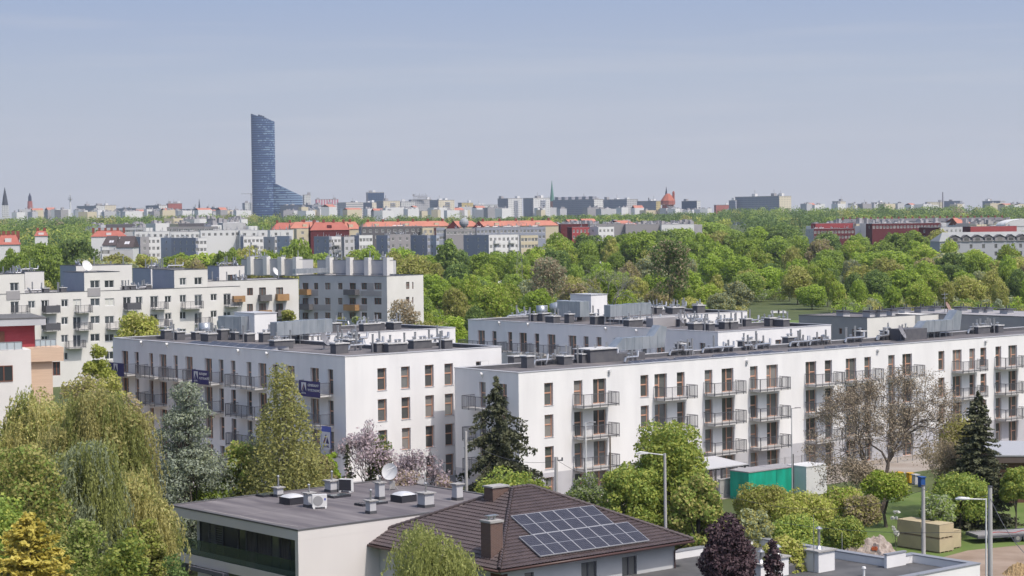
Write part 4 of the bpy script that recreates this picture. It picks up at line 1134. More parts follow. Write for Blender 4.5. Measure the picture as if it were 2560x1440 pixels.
# ------------------------------------------------------------------ foreground: brown tiled hip roof
h2a, h2b = dirs(YAW)
ZE = 5.5
N2 = P(1247, 1425, ZE)
W2 = extent(N2, h2a, 1733); D2 = extent(N2, h2b, 883)
rH2 = thing('house', 'house with a dark brown tiled hip roof carrying two rows of solar panels', 'house', (N2[0], N2[1], 0), frame(YAW))
rl = 1.6
cx, cy = W2/2, D2/2
zr = ZE
for _ in range(40):
    q = np.array([N2[0], N2[1], 0])+h2a*cx+h2b*cy; q[2] = zr
    zr += (proj(q)[1]-1218)*0.02
hx = (W2-rl)/2
r1, r2 = (hx, cy, zr), (W2-hx, cy, zr)
TILE = mat('brown_tiles', (0.068, 0.050, 0.050), 0.42, (0.115, 0.085, 0.083), 1.1, spec=.5, detail=9, lo=.3, hi=.8)
def tiled(root, e0, e1_, t0, t1, name='roof_slope'):
    """slope with eave e0->e1_ and top t0->t1, real courses of wavy tiles"""
    e0, e1_, t0, t1 = [np.array(v, float) for v in (e0, e1_, t0, t1)]
    ax = (e1_-e0); Lw = np.linalg.norm(ax); ax /= Lw
    upv = (t0-e0)-ax*np.dot(t0-e0, ax); Ls = np.linalg.norm(upv); upv /= Ls
    nz = np.cross(ax, upv)
    s0 = np.dot(t0-e0, ax); s1 = np.dot(t1-e0, ax)
    nr = int(Ls/.34); V = []; F = []
    for j in range(nr):
        ta, tb = Ls*j/nr, Ls*(j+1)/nr+.03
        for (lo, hi) in [(s0*ta/Ls, Lw+(s1-Lw)*ta/Ls)]:
            n = max(2, int((hi-lo)/.055)); base = len(V)
            for i in range(n+1):
                x = lo+(hi-lo)*i/n
                xb = min(max(x, s0*tb/Ls), Lw+(s1-Lw)*tb/Ls)
                wv = .028*math.sin(x*2*math.pi/.26)
                V.append(e0+ax*x+upv*ta+nz*(.055+wv-.03)); V.append(e0+ax*x+upv*ta+nz*(.055+wv)); V.append(e0+ax*xb+upv*tb+nz*(.005+wv))
            for i in range(n):
                b = base+3*i
                F.append((b, b+3, b+4, b+1)); F.append((b+1, b+4, b+5, b+2))
    me = bpy.data.meshes.new(name); me.from_pydata([tuple(v) for v in V], [], F); me.materials.append(TILE); me.update()
    return link(name, me, root)
c00, c10, c11, c01 = (0, 0, ZE), (W2, 0, ZE), (W2, D2, ZE), (0, D2, ZE)
rr_ = tiled(rH2, c00, c10, r1, r2, 'roof')
tiled(rH2, c10, c11, r2, r2, 'roof'); tiled(rH2, c11, c01, r2, r1, 'roof'); tiled(rH2, c01, c00, r1, r1, 'roof')
def ridge(p, q):
    m = MB(); p, q = Vector(p), Vector(q); L_ = (q-p).length; n = int(L_/.33); d = (q-p)/n
    for i in range(n): m.tube(p+d*i+Vector((0, 0, .06)), p+d*(i+1.12)+Vector((0, 0, .045)), .135, .10, 8)
    smooth(m.obj('ridge_tiles', TILE, rH2))
for a, b in ((c00, r1), (c01, r1), (c10, r2), (c11, r2), (r1, r2)): ridge(a, b)
GUT = mat('brown_gutter', (.085, .045, .04), .4)
for a, b in ((c00, c10), (c01, c00), (c10, c11), (c11, c01)):
    d = Vector(b)-Vector(a); d.normalize(); n = Vector((d.y, -d.x, 0))*.09
    m = MB(); m.tube(Vector(a)+n-Vector((0, 0, .1)), Vector(b)+n-Vector((0, 0, .1)), .085, n=8, cap=True); smooth(m.obj('gutter', GUT, rH2))
m = MB(); m.poly([(0.02, 0.02, ZE-.12), (W2-.02, 0.02, ZE-.12), (W2-.02, D2-.02, ZE-.12), (.02, D2-.02, ZE-.12)]); m.obj('eaves', GUT, rH2)
HW = mat('house2_render', (.58, .59, .60), .9, (.52, .53, .54), .4, detail=6)
ins = .85
opsF = []
def h2face(x, y): return tol((N2[0], N2[1], 0), YAW, hitp(np.array(N2)+h2b*ins, h2b, x, y))
for x0, x1, yt in [(1453, 1492, 1408), (1555, 1592, 1394)]:
    a = h2face(x0, yt); b = h2face(x1, yt)
    opsF.append((a[0]-ins, b[0]-ins, a[2]-1.6, a[2])); add_window(rH2, 'two', b[0]-a[0], 1.6, 'y', (a[0]+b[0])/2, a[2]-1.6, .12, RAIL, GLASS, off=ins)
a = h2face(1311, 1433); opsF.append((a[0]-ins, a[0]-ins+.75, a[2]-.8, a[2])); add_window(rH2, 'single', .75, .8, 'y', a[0]+.37, a[2]-.8, .12, RAIL, GLASS, off=ins)
m = MB(); LW, DW = W2-2*ins, D2-2*ins
wall_with_openings(m, (ins, ins, 0), (1, 0, 0), (0, 1, 0), 0, LW, 0, ZE-.13, opsF, .12)
m.quad((ins, ins+DW, 0), (ins, ins, 0), (ins, ins, ZE-.13), (ins, ins+DW, ZE-.13)); m.quad((ins+LW, ins, 0), (ins+LW, ins+DW, 0), (ins+LW, ins+DW, ZE-.13), (ins+LW, ins, ZE-.13)); m.quad((ins+LW, ins+DW, 0), (ins, ins+DW, 0), (ins, ins+DW, ZE-.13), (ins+LW, ins+DW, ZE-.13))
m.obj('wall', HW, rH2)
m = MB(); m.tube((W2-.3, .2, ZE-.2), (W2-ins-.1, ins-.1, ZE-.7), .05); m.tube((W2-ins-.1, ins-.1, ZE-.7), (W2-ins-.1, ins-.1, 0), .05); m.obj('downpipe', GUT, rH2)
m = MB(); m.tube((.3, D2-.2, ZE-.2), (ins-.1, D2-ins+.1, ZE-.9), .05); m.tube((ins-.1, D2-ins+.1, ZE-.9), (ins-.1, D2-ins+.1, 0), .05); m.obj('downpipe', GUT, rH2)
m = MB(); m.box(ins-.01, ins+.5, ins-.02, ins+1.0, 0, ZE-.5); m.obj('clinker_corner', mat('clinker', (.11, .05, .04), .7), rH2)
# chimneys
pl_n = np.cross(np.array(c00, float)-np.array(c01, float), np.array(r1)-np.array(c01))   # left slope, local
def slope_pt(px, py, pa, pb, pc, lift=0.0):
    """pixel -> local point on a roof plane through local points"""
    def wp(l): return loc2w(N2, YAW, l)
    A, B, C_ = wp(pa), wp(pb), wp(pc); n = np.cross(B-A, C_-A); n /= np.linalg.norm(n)
    if n[2] < 0: n = -n
    return tol((N2[0], N2[1], 0), YAW, hitp(A+n*lift, n, px, py))
BRICK = bpy.data.materials.new('brown_brick'); t_, b_ = nodes_of(BRICK); tcn = t_.nodes.new('ShaderNodeTexCoord'); bt = t_.nodes.new('ShaderNodeTexBrick'); mpn = t_.nodes.new('ShaderNodeMapping')
mpn.inputs['Rotation'].default_value = (math.pi/2, 0, 0.0)
bt.inputs['Color1'].default_value = (.11, .055, .04, 1); bt.inputs['Color2'].default_value = (.085, .042, .033, 1); bt.inputs['Mortar'].default_value = (.16, .14, .13, 1); bt.inputs['Scale'].default_value = 1.0
bt.inputs['Brick Width'].default_value = .25; bt.inputs['Row Height'].default_value = .075; bt.inputs['Mortar Size'].default_value = .008
t_.links.new(tcn.outputs['Object'], mpn.inputs[0]); t_.links.new(mpn.outputs[0], bt.inputs['Vector']); t_.links.new(bt.outputs[0], b_.inputs['Base Color']); b_.inputs['Roughness'].default_value = .8
x, y, z = slope_pt(1228, 1396, c00, c01, r1)
m = MB(); m.box(x-.1, x+.85, y-.1, y+.85, z-.4, z+2.15); ch = m.obj('chimney', BRICK, rH2)
m = MB(); m.box(x-.16, x+.91, y-.16, y+.91, z+2.15, z+2.28); m.obj('chimney_cap', CONC, ch)
m = MB(); 
for q in (.1, .5): m.cyl(x+q+.1, y+.4, z+2.28, z+2.5, .1); m.box(x+q-.1, x+q+.3, y+.2, y+.6, z+2.52, z+2.56)
m.obj('vent_cowl', STEEL, ch)
p = P(1232, 1238, zr-.3); x, y, z = tol((N2[0], N2[1], 0), YAW, p); 
m = MB(); m.box(x, x+1.3, y, y+.9, z-2.2, z+.45); ch = m.obj('chimney', BRICK, rH2); m = MB(); m.box(x-.08, x+1.38, y-.08, y+.98, z+.45, z+.55); m.obj('chimney_cap', CONC, ch)
# solar panels on the sunny slope
def pv(quad, n):
    Q = [np.array(slope_pt(x, y, c00, c10, r1, .16)) for x, y in quad]   # tl tr br bl
    nrm = np.cross(Q[1]-Q[0], Q[3]-Q[0]); nrm /= np.linalg.norm(nrm)
    if nrm[2] < 0: nrm = -nrm
    for i in range(n):
        a, b = i/n, (i+1)/n
        tl = Q[0]+(Q[1]-Q[0])*a; tr = Q[0]+(Q[1]-Q[0])*b; bl = Q[3]+(Q[2]-Q[3])*a; br = Q[3]+(Q[2]-Q[3])*b
        f = lambda s, t, h=0: tuple(tl*(1-s)*(1-t)+tr*s*(1-t)+bl*(1-s)*t+br*s*t+nrm*h)
        m = MB(); m.quad(f(0, 1), f(1, 1), f(1, 0), f(0, 0))
        for (s0, s1, t0, t1) in ((0, 1, 0, .016), (0, 1, .984, 1), (0, .026, .016, .984), (.974, 1, .016, .984), (.026, .974, .494, .506)):
            m.quad(f(s0, t1, .02), f(s1, t1, .02), f(s1, t0, .02), f(s0, t0, .02))
        m.quad(f(0, 1, -.06), f(1, 1, -.06), f(1, 1, .02), f(0, 1, .02)); m.quad(f(0, 0, -.06), f(0, 1, -.06), f(0, 1, .02), f(0, 0, .02))
        fr = m.obj('solar_panel', SOLF, rH2)
        m = MB()
        for r_ in range(12):
            for c_ in range(6):
                s0, s1 = .04+.92*c_/6+.004, .04+.92*(c_+1)/6-.004; g = .008 if r_ >= 6 else -.008
                t0, t1 = .5+(r_-6)/12*.95+g+.003, .5+(r_-5)/12*.95+g-.003
                m.quad(f(s0, t1, .012), f(s1, t1, .012), f(s1, t0, .012), f(s0, t0, .012))
        m.obj('cells', SOLAR, fr)
pv([(1277, 1290), (1482, 1263.5), (1535, 1309), (1330, 1337)], 6)
pv([(1297, 1342), (1569, 1305), (1624, 1351), (1351, 1391)], 8)
# ------------------------------------------------------------------ foreground: grey flat roof, lower right
R3 = P(2450, 1407, 4.2)
rH3 = thing('house', 'low white house with a grey flat roof and box chimneys at the bottom right', 'house', (R3[0], R3[1], 0), frame(YAW))
def l3p(x, y, z): return tol((R3[0], R3[1], 0), YAW, P(x, y, z))
q1 = l3p(2284, 1380, 4.2); q2 = l3p(2217, 1392, 4.2)
xq = min(q2[0], -1.8)
pts3 = [(-26, 0), (0, 0), (0, q1[1]), (xq, q1[1]), (xq, 17), (-26, 17)]
m = MB(); m.prism(pts3, 0, 4.12, cap=False); m.obj('wall', WHITE, rH3)
ROOF3 = mat('grey_membrane', (.085, .085, .09), .85, (.125, .125, .13), .6, detail=6)
roof_parts(rH3, pts3, 4.2, ROOF3, mat('grey_coping', (.27, .28, .31), .5), WHITE, par=.55, pw=.55)
z3 = 3.66
def k4(a, b): return 1700+a/4.741, 1140+b/4.741
for (a, b), wx, wy, h, pi in [((1225, 1420), 1.0, .9, 1.15, .35), ((1740, 1370), 1.55, 1.3, 1.3, 1.1), ((1010, 1440), .8, .7, .8, .5)]:
    x, y, z = l3p(*k4(a, b), z3)
    m = MB(); m.box(x-wx/2, x+wx/2, y, y+wy, z, z+h); c = m.obj('chimney', WHITE, rH3)
    m = MB(); m.box(x-wx/2-.12, x+wx/2+.12, y-.12, y+wy+.12, z+h, z+h+.1); m.obj('chimney_cap', CONC, c)
    m = MB(); m.cyl(x, y+wy/2, z+h+.1, z+h+.3, .25, .12); m.cyl(x, y+wy/2, z+h+.3, z+h+.3+pi, .09); m.cyl(x, y+wy/2, z+h+.3+pi, z+h+.45+pi, .24, .05); m.obj('vent_cowl', STEEL, c)
x, y, z = l3p(*k4(1440, 1370), z3); m = MB()
m.prism([(x-1.3, y), (x+1.0, y), (x+1.0, y+1.4), (x-1.3, y+1.4)], z, [z+.5, z+.5, z+1.35, z+1.35]); m.obj('roof_hatch', CHIMW, rH3)
for (a, b, t) in [(1588, 1380, 710), (1922, 1180, 890)]:
    x, y, z = l3p(*k4(a, b), z3); m = MB(); m.tube((x, y, z), (x, y, z+(b-t)/4.741/38), .03, .02, n=5); m.obj('lightning_rod', STEEL, rH3)
x, y, z = l3p(*k4(2180, 1425), z3); m = MB(); m.cyl(x, y, z, z+.5, .08); m.cyl(x, y, z+.5, z+.62, .15, .1); m.obj('roof_vent', WHITEF, rH3)
x, y, z = l3p(2217, 1421, z3); m = MB(); m.box(x, x+1.9, y, q1[1]-.6, z, z+.85); b_ = m.obj('roof_box', WHITE, rH3)
m = MB(); m.box(x-.05, x+1.95, y-.05, q1[1]-.55, z+.85, z+.93); m.obj('coping', MT['grey_coping'], b_)

# ------------------------------------------------------------------ garden and building site things
def pole(name, label, cat, px, pyt, pyb, Y, r=.14, m_=CONC, arm=None, group=None):
    b = at(px, pyt, Y); p0 = (b[0], b[1], 0); h = b[2]
    xb, _ = proj((b[0], b[1], 0))
    t = thing(name, label, cat, p0, 0, group)
    m = MB(); m.cyl(0, 0, 0, h, r, r*.72, n=12)
    m.obj('pole', m_, t)
    if arm == 'lamp':
        m = MB(); m.tube((0, 0, h-.06), (-.95, 0, h-.02), .04); m.obj('arm', WHITEF, t)
        m = MB(); n = 10; m.prism([(-1.75, -.12), (-1.5, -.19), (-.95, -.1), (-.95, .1), (-1.5, .19), (-1.75, .12)], [h-.06]*6, [h+.03, h+.12, h+.06, h+.06, h+.12, h+.03], bottom=True); smooth(m.obj('lamp_head', mat('lamp_white', (.7, .72, .75), .3), t))
    if arm == 'small':
        m = MB(); m.tube((0, 0, h-.05), (.6, 0, h), .03); m.box(.3, .85, -.1, .1, h-.02, h+.06); m.obj('lamp_head', GREYR, t)
    if arm == 'head':
        m = MB(); m.tube((0, 0, h-.1), (-1.1, 0, h+.05), .035); m.obj('arm', WHITEF, t)
        m = MB(); m.prism([(-1.9, -.1), (-1.6, -.17), (-1.1, -.1), (-1.1, .1), (-1.6, .17), (-1.9, .1)], [h]*6, [h+.05, h+.16, h+.1, h+.1, h+.16, h+.05], bottom=True); m.obj('lamp_head', WHITEF, t)
    if arm == 'ins':
        m = MB(); m.box(-.05, .5, -.05, .05, h-.3, h-.22); m.cyl(.45, 0, h-.22, h-.05, .06); m.cyl(.1, 0, h-.22, h-.05, .06); m.obj('bracket', RAIL, t)
    if arm == 'cap':
        m = MB(); m.cyl(0, 0, h, h+.07, r*.85); m.obj('cap', COPED, t)
    return t, Vector((b[0], b[1], h))
POLEM = mat('concrete_pole', (.50, .49, .48), .8, (.40, .39, .385), 1.4, stretch=(1, 1, .4))
WOODP = mat('wooden_pole', (.14, .11, .09), .9)
_, pA = pole('utility_pole', 'tall concrete pole on the lawn edge in front of the beige board packs', 'pole', 2308, 1215, 0, 140, .17, POLEM, 'cap')
_, pB = pole('utility_pole', 'thick concrete pole right beside the curved street lamp at the bottom right', 'pole', 2475, 1218, 0, 112, .17, POLEM, 'cap')
_, pC = pole('street_lamp', 'white street lamp with a single arm next to the thick concrete pole', 'street lamp', 2465, 1246, 0, 114, .06, WHITEF, 'lamp')
_, pD = pole('utility_pole', 'pale concrete pole in front of the drooping spruce', 'pole', 1164, 1078, 0, 150, .15, POLEM)
_, pE = pole('utility_pole', 'concrete pole with cable brackets behind the brown roof ridge', 'pole', 1390, 1142, 0, 145, .17, POLEM, 'ins')
_, pF = pole('utility_pole', 'slim concrete pole with a lamp arm inside the large maple', 'pole', 1662, 1134, 0, 130, .12, POLEM, 'head')
_, pG = pole('utility_pole', 'thin dark wooden pole in front of the lowest left balcony of the long block', 'pole', 1525, 1090, 0, 168, .09, WOODP)
pole('street_lamp', 'slender white lamp post before the first balcony column of the long block', 'street lamp', 1464, 1056, 0, 166, .07, WHITEF, 'small')
pole('street_lamp', 'slender grey lamp post before the middle of the long white block', 'street lamp', 1979, 1020, 0, 186, .06, GREYL, 'small')
pole('fence_post', 'dark square post beside the grey lamp post and the green container', 'post', 1983, 1135, 0, 184, .07, RAIL)
def cable(label, pts, sag=.5, r=.018, group='overhead cables between the poles'):
    for i in range(len(pts)-1):
        m = MB(); p, q = Vector(pts[i]), Vector(pts[i+1]); n = 14; prev = None
        for k in range(n+1):
            t = k/n; c = p.lerp(q, t)-Vector((0, 0, 4*sag*t*(1-t)))
            if prev is not None: m.tube(prev, c, r, n=4)
            prev = c
        o = m.obj('overhead_cable', RAIL); tag(o, label, 'cable', group)
V3 = lambda a: Vector(tuple(a))
cable('overhead cable dropping from the bracketed pole to the right through the maple', [pE-Vector((0, 0, .2)), V3(at(1700, 1235, 150))], .9)
cable('overhead cable from the pale pole across the spruce to the bracketed pole', [V3(at(1164, 1100, 150)), pE-Vector((0, 0, .3))], .7)
cable('overhead cable sagging across the shrubs to the pole on the lawn', [V3(at(1780, 1225, 150)), pA-Vector((0, 0, .3))], 1.4)
cable('overhead cable crossing the lawn in front of the wrapped pallets', [V3(at(1960, 1308, 130)), V3(at(2600, 1316, 118))], .5)
cable('overhead cable running down from the thick pole to the bottom right corner', [pB-Vector((0, 0, .6)), V3(at(2575, 1395, 104))], .4)
cable('thin cable over the grass between the two concrete poles', [pA-Vector((0, 0, .2)), pB-Vector((0, 0, .4))], .5)
# wrapped pallets on the lawn
BEI = mat('beige_wrap', (.50, .42, .27), .75, (.44, .37, .24), 1.0)
def pallet(label, px, py, w_, d_, h, zb, u=0, v=0):
    o = P(px, py, 0) if zb == 0 else P(px, py, 0)
    o = o+E1*u+E2*v
    t = thing('pallet_pack', label, 'pallet', (o[0], o[1], zb), frame(YAW), 'wrapped packs of boards on the lawn')
    m = MB(); m.box(0, w_, 0, d_, .1, h); m.obj('boards', BEI, t)
    m = MB()
    for i in range(4): m.box(0.1+i*(w_-.3)/3, .2+i*(w_-.3)/3, .02, d_-.02, 0, .1)
    m.obj('skid', mat('raw_wood', (.30, .22, .14), .9), t)
    m = MB(); m.box(-.006, w_+.006, -.006, d_+.006, h*.97, h*.985); m.obj('strap', WOODP, t)
pallet('lower pack of the front stack of beige boards on the lawn', 2349, 1384, 1.75, 1.6, 1.12, 0)
pallet('upper pack of the front stack of beige boards on the lawn', 2349, 1384, 1.75, 1.6, 1.12, 1.125)
pallet('lower pack of the left rear stack of beige boards behind the concrete pole', 2349, 1384, 1.75, 2.4, 1.12, 0, .1, 1.9)
pallet('upper pack of the left rear stack of beige boards behind the concrete pole', 2349, 1384, 1.75, 2.4, 1.12, 1.125, .1, 1.9)
pallet('single lower pack of beige boards at the right rear of the stacks', 2349, 1384, 1.5, 1.7, 1.45, 0, 1.95, .6)
# flat trailer
o = P(2462, 1360, 0)
tt = thing('flatbed_trailer', 'empty flatbed trailer with red ratchet straps parked on the grass edge', 'trailer', (o[0], o[1], 0), R(14))
m = MB(); m.box(-.6, 5.2, 0, 2.1, .62, .74); m.obj('deck', mat('deck_grey', (.33, .32, .33), .7, (.26, .25, .26), 1.5), tt)
m = MB(); m.box(-.63, 5.23, -.03, 2.13, .45, .61); m.obj('chassis', RAIL, tt)
for x in (2.9, 3.7):
    for y in (-.06, 1.9):
        m = MB(); m.tube((x, y, .33), (x, y+.24, .33), .33, n=16, cap=True); wv = m.obj('wheel', RAIL, tt); m = MB(); m.tube((x, y-.01, .33), (x, y+.02, .33), .17, n=12, cap=True); m.obj('rim', STEEL, wv)
m = MB(); pr = None
for k in range(9):
    c = Vector((.9+k*.4, .5+.35*math.sin(k*1.1), .765)); 
    if pr: m.tube(pr, c, .03, n=4)
    pr = c
m.obj('ratchet_strap', mat('red_strap', (.45, .05, .05), .6), tt)
# containers, shelter and bins on the site
def gbox(name, label, cat, px, py, w_, d_, h, mt_, top=None, yaw=YAW, group=None, corr=0):
    o = P(px, py, 0)
    t = thing(name, label, cat, (o[0], o[1], 0), frame(yaw), group)
    m = MB(); m.box(0, w_, 0, d_, 0, h)
    if corr:
        for i in range(int(w_/.3)): m.box(.05+i*.3, .18+i*.3, -.03, -.001, .15, h-.15)
    m.obj('body', mt_, t)
    m = MB(); m.box(-.05, w_+.05, -.05, d_+.05, h, h+.1); m.obj('top', top or mt_, t)
    return t
GREENP = mat('green_sheet', (.010, .42, .29), .6, (.012, .30, .20), 1.6, stretch=(1, 1, .3))
gbox('container', 'bright green site container with a grey top in front of the long block', 'container', 1872, 1252, 6.6, 2.4, 2.6, GREENP, GREYR)
gbox('container', 'white metal site container right of the green one', 'container', 2016, 1240, 2.9, 2.4, 2.7, WHITEF, WHITEF)
t = gbox('garden_wall', 'pale concrete wall under the grey shelter left of the green container', 'wall', 1800, 1246, 4.0, .25, 1.7, CONC, CONC)
o = P(1786, 1238, 0)
t = thing('shelter', 'open shelter with a grey sheet roof on dark posts next to the green container', 'shelter', (o[0], o[1], 0), frame(YAW))
m = MB(); m.prism([(-2, 0), (4.6, 0), (4.6, 4.5), (-2, 4.5)], [2.5, 2.5, 2.9, 2.9], [2.6, 2.6, 3.0, 3.0], bottom=True); m.obj('roof', GREYL, t)
for x in (-1.8, 1.2, 4.4):
    for y in (.2, 4.2): m = MB(); m.box(x-.08, x+.08, y-.08, y+.08, 0, 2.5); m.obj('post', RAIL, t)
m = MB()
for i in range(9): m.box(-1.9+i*.8, -1.8+i*.8, -.2, 4.5, 2.36, 2.5)
m.obj('rafters', RAIL, t)
# mesh fence along the front of the long block
o = P(1600, 1215, 0)
ft = thing('mesh_fence', 'thin grey wire mesh fence standing before the ground floor of the long block', 'fence', (oB[0]+E1[0]*12-E2[0]*3.4, oB[1]+E1[1]*12-E2[1]*3.4, 0), frame(YAW))
m = MB()
for i in range(23): m.box(i*2.5-.03, i*2.5+.03, -.03, .03, 0, 2.1)
m.obj('fence_posts', STEEL, ft)['kind'] = 'stuff'
m = MB()
for z in (.15, 1.1, 2.05): m.box(0, 55, -.012, .012, z-.015, z+.015)
for i in range(0, 275): m.box(i*.2, i*.2+.008, -.005, .005, .1, 2.05)
m.obj('mesh', STEEL, ft)
def bin_(label, px, py, c, h=1.05):
    o = P(px, py, 0); t = thing('wheelie_bin', label, 'bin', (o[0], o[1], 0), .4, 'wheelie bins by the hedge')
    m = MB(); m.prism([(-.24, -.28), (.24, -.28), (.24, .28), (-.24, .28)], 0.06, h*.9, bottom=True); m.obj('body', c, t)
    m = MB(); m.box(-.3, .3, -.36, .34, h*.9, h); m.obj('lid', c, t)
YEL = mat('yellow_bin', (.62, .36, .03), .5); BLU = mat('blue_bin', (.03, .10, .35), .5)
bin_('yellow bin at the left end of the row behind the young green tree', 2248, 1206, YEL); bin_('yellow bin next to the pale bin behind the young green tree', 2275, 1208, YEL)
bin_('pale grey bin between the yellow and the blue bin', 2289, 1212, GREYL); bin_('blue bin above the top of the lawn pole', 2304, 1218, BLU)
bin_('yellow bin standing alone beside the brown garage', 2496, 1228, YEL, 1.3)
# garage with grey roof at the right edge
o = P(2497, 1137, 4.4); yg = 96.0; g1, g2 = dirs(yg)
t = thing('garage', 'brown walled garage with a light grey flat roof at the right edge', 'garage', (o[0], o[1], 0), frame(yg))
m = MB(); m.box(0, 14, 0, 11, 0, 3.7); m.obj('wall', mat('brown_boards', (.17, .09, .06), .8, (.13, .07, .045), 1, stretch=(.4, .4, 6)), t)
m = MB(); m.box(-.3, 14, -.4, 11.3, 3.7, 4.3); m.obj('fascia', mat('brown_grey_band', (.13, .10, .09), .7), t)
m = MB(); m.box(-.35, 14, -.45, 11.35, 4.3, 4.42); m.obj('roof', mat('light_roof', (.40, .41, .44), .8), t)
m = MB(); m.box(2.6, 5.0, -.03, -.001, 1.0, 2.6); m.obj('window', DKP, t)
# canopy, small roof with solar panels behind the trees on the left
o = P(356, 1192, 3.2)
t = thing('garage', 'low garage roof covered with dark solar panels, half hidden behind the trees left of centre', 'garage', (o[0], o[1], 0), frame(YAW+34))
m = MB(); m.box(0, 10, 0, 7, 0, 3.0); m.obj('wall', WALL1, t)
m = MB(); m.prism([(-.2, -.2), (10.2, -.2), (10.2, 7.2), (-.2, 7.2)], [3.0]*4, [3.1, 3.1, 4.0, 4.0]); m.obj('roof', ROOF3, t)
for i in range(5):
    for j in range(3):
        z0 = 3.2+(.2+j*2.25)*.128; z1 = 3.2+(.2+j*2.25+2.1)*.128
        m = MB(); m.cur = 0; x, y = .2+i*1.95, .2+j*2.25
        m.quad((x, y, z0), (x+1.85, y, z0), (x+1.85, y+2.1, z1), (x, y+2.1, z1)); m.cur = 1
        for a, b in (((x-.04, y), (x+.03, y+2.1)), ((x+1.02, y), (x+1.06, y+2.1))): m.quad((a[0], a[1], z0+.012), (b[0], a[1], z0+.012), (b[0], b[1], z1+.012), (a[0], b[1], z1+.012))
        m.quad((x, y-.03, z0+.014), (x+1.85, y-.03, z0+.014), (x+1.85, y+.05, z0+.02), (x, y+.05, z0+.02)); m.obj('solar_panel', [SOLAR, SOLF], t)
# soil heap
def heap(name, label, px, py, w_, d_, h, mt_, seed):
    o = P(px, py, 0); r = random.Random(seed); n = 48; m = MB(); g = {}
    pk = [(r.uniform(-.5, .5), r.uniform(-.4, .4), r.uniform(.5, 1), r.uniform(.15, .35)) for _ in range(9)]
    for i in range(n+1):
        for j in range(n+1):
            x, y = -1+2*i/n, -1+2*j/n
            z = sum(a*math.exp(-((x-px_)**2+(y-py_)**2)/(s*s)) for px_, py_, a, s in pk)
            e = max(0, 1-(x*x+y*y)); z = z*.62*min(1, e*1.6)+(r.uniform(-.09, .09)+.10*math.sin(i*1.3+j*.7)*math.sin(j*1.1))*min(1, e*2)
            g[i, j] = (x*w_/2, y*d_/2, z*h-.05)
    for i in range(n):
        for j in range(n): m.quad(g[i, j], g[i+1, j], g[i+1, j+1], g[i, j+1])
    ob = m.obj(name, mt_, None, (o[0], o[1], 0)); tag(ob, label, 'soil heap' if 'soil' in name else 'heap')
    return o
SOIL = mat('rubble_soil', (.30, .24, .21), .95, (.52, .45, .41), 2.2, detail=9, bump=.5, lo=.4, hi=.7)
o = heap('soil_heap', 'heap of pale brown rubble and soil with two orange pipes, behind the grey flat roof', 2190, 1388, 7.2, 4.2, 1.15, SOIL, 9)
for k in (0, 1):
    m = MB(); q = P(2176+k*7, 1377, .35); m.tube((q[0], q[1]-1.2, .7), (q[0]+.3, q[1]+.6, .8), .14, n=10, cap=True); ob = m.obj('drain_pipe', mat('orange_pipe', (.50, .12, .05), .5)); tag(ob, ('left', 'right')[k]+' one of two orange plastic drain pipes lying on the rubble heap', 'pipe', 'orange pipes on the rubble heap')
heap('straw_heap', 'small heap of straw coloured cuttings at the bottom right corner', 2548, 1434, 3.2, 3, .7, mat('straw', (.42, .30, .16), .95, (.30, .22, .12), 6, detail=8), 5)
# white benches with a person in the park
for k, (px, lab) in enumerate(((1936, 'left half of the pair of white park benches on the far lawn'), (1957, 'right half of the pair of white park benches on the far lawn'))):
    o = P(px, 786, 0); t = thing('park_bench', lab, 'bench', (o[0], o[1], 0), 0, 'white benches on the far lawn')
    m = MB(); m.box(-.95, .95, -.3, .3, .38, .46); m.obj('seat', WHITEF, t)
    m = MB(); m.box(-.95, .95, .28, .34, .46, .95); m.obj('backrest', WHITEF, t)
    for x in (-.85, .75): m = MB(); m.box(x, x+.1, -.28, .28, 0, .38); m.obj('leg', WHITEF, t)
o = P(1946.5, 786, 0)
bm = bmesh.new()
J = [(0, 0, .5), (0, .02, .75), (0, .02, 1.0), (0, 0, 1.15), (0, -.02, 1.32), (.1, -.05, .5), (.12, -.42, .5), (.12, -.42, .1), (-.1, -.05, .5), (-.12, -.42, .5), (-.12, -.42, .1), (.2, 0, 1.02), (.24, -.08, .75), (.14, -.3, .62), (-.2, 0, 1.02), (-.24, -.08, .75), (-.14, -.3, .62)]
vs = [bm.verts.new(p) for p in J]
for a, b in ((0, 1), (1, 2), (2, 3), (3, 4), (0, 5), (5, 6), (6, 7), (0, 8), (8, 9), (9, 10), (2, 11), (11, 12), (12, 13), (2, 14), (14, 15), (15, 16)): bm.edges.new((vs[a], vs[b]))
me = bpy.data.meshes.new('person'); bm.to_mesh(me); bm.free(); me.materials.append(mat('dark_clothes', (.05, .05, .07), .9))
pe = link('person', me, None, (o[0], o[1]-.1, 0)); tag(pe, 'person in dark clothes sitting between the two white park benches', 'person')
md = pe.modifiers.new('skin', 'SKIN')
for i, v in enumerate(me.skin_vertices[0].data): v.radius = ((.15, .15, .16, .06, .11, .1, .08, .05, .1, .08, .05, .07, .05, .04, .07, .05, .04)[i],)*2
me.skin_vertices[0].data[0].use_root = True
pe.modifiers.new('subd', 'SUBSURF').levels = 1

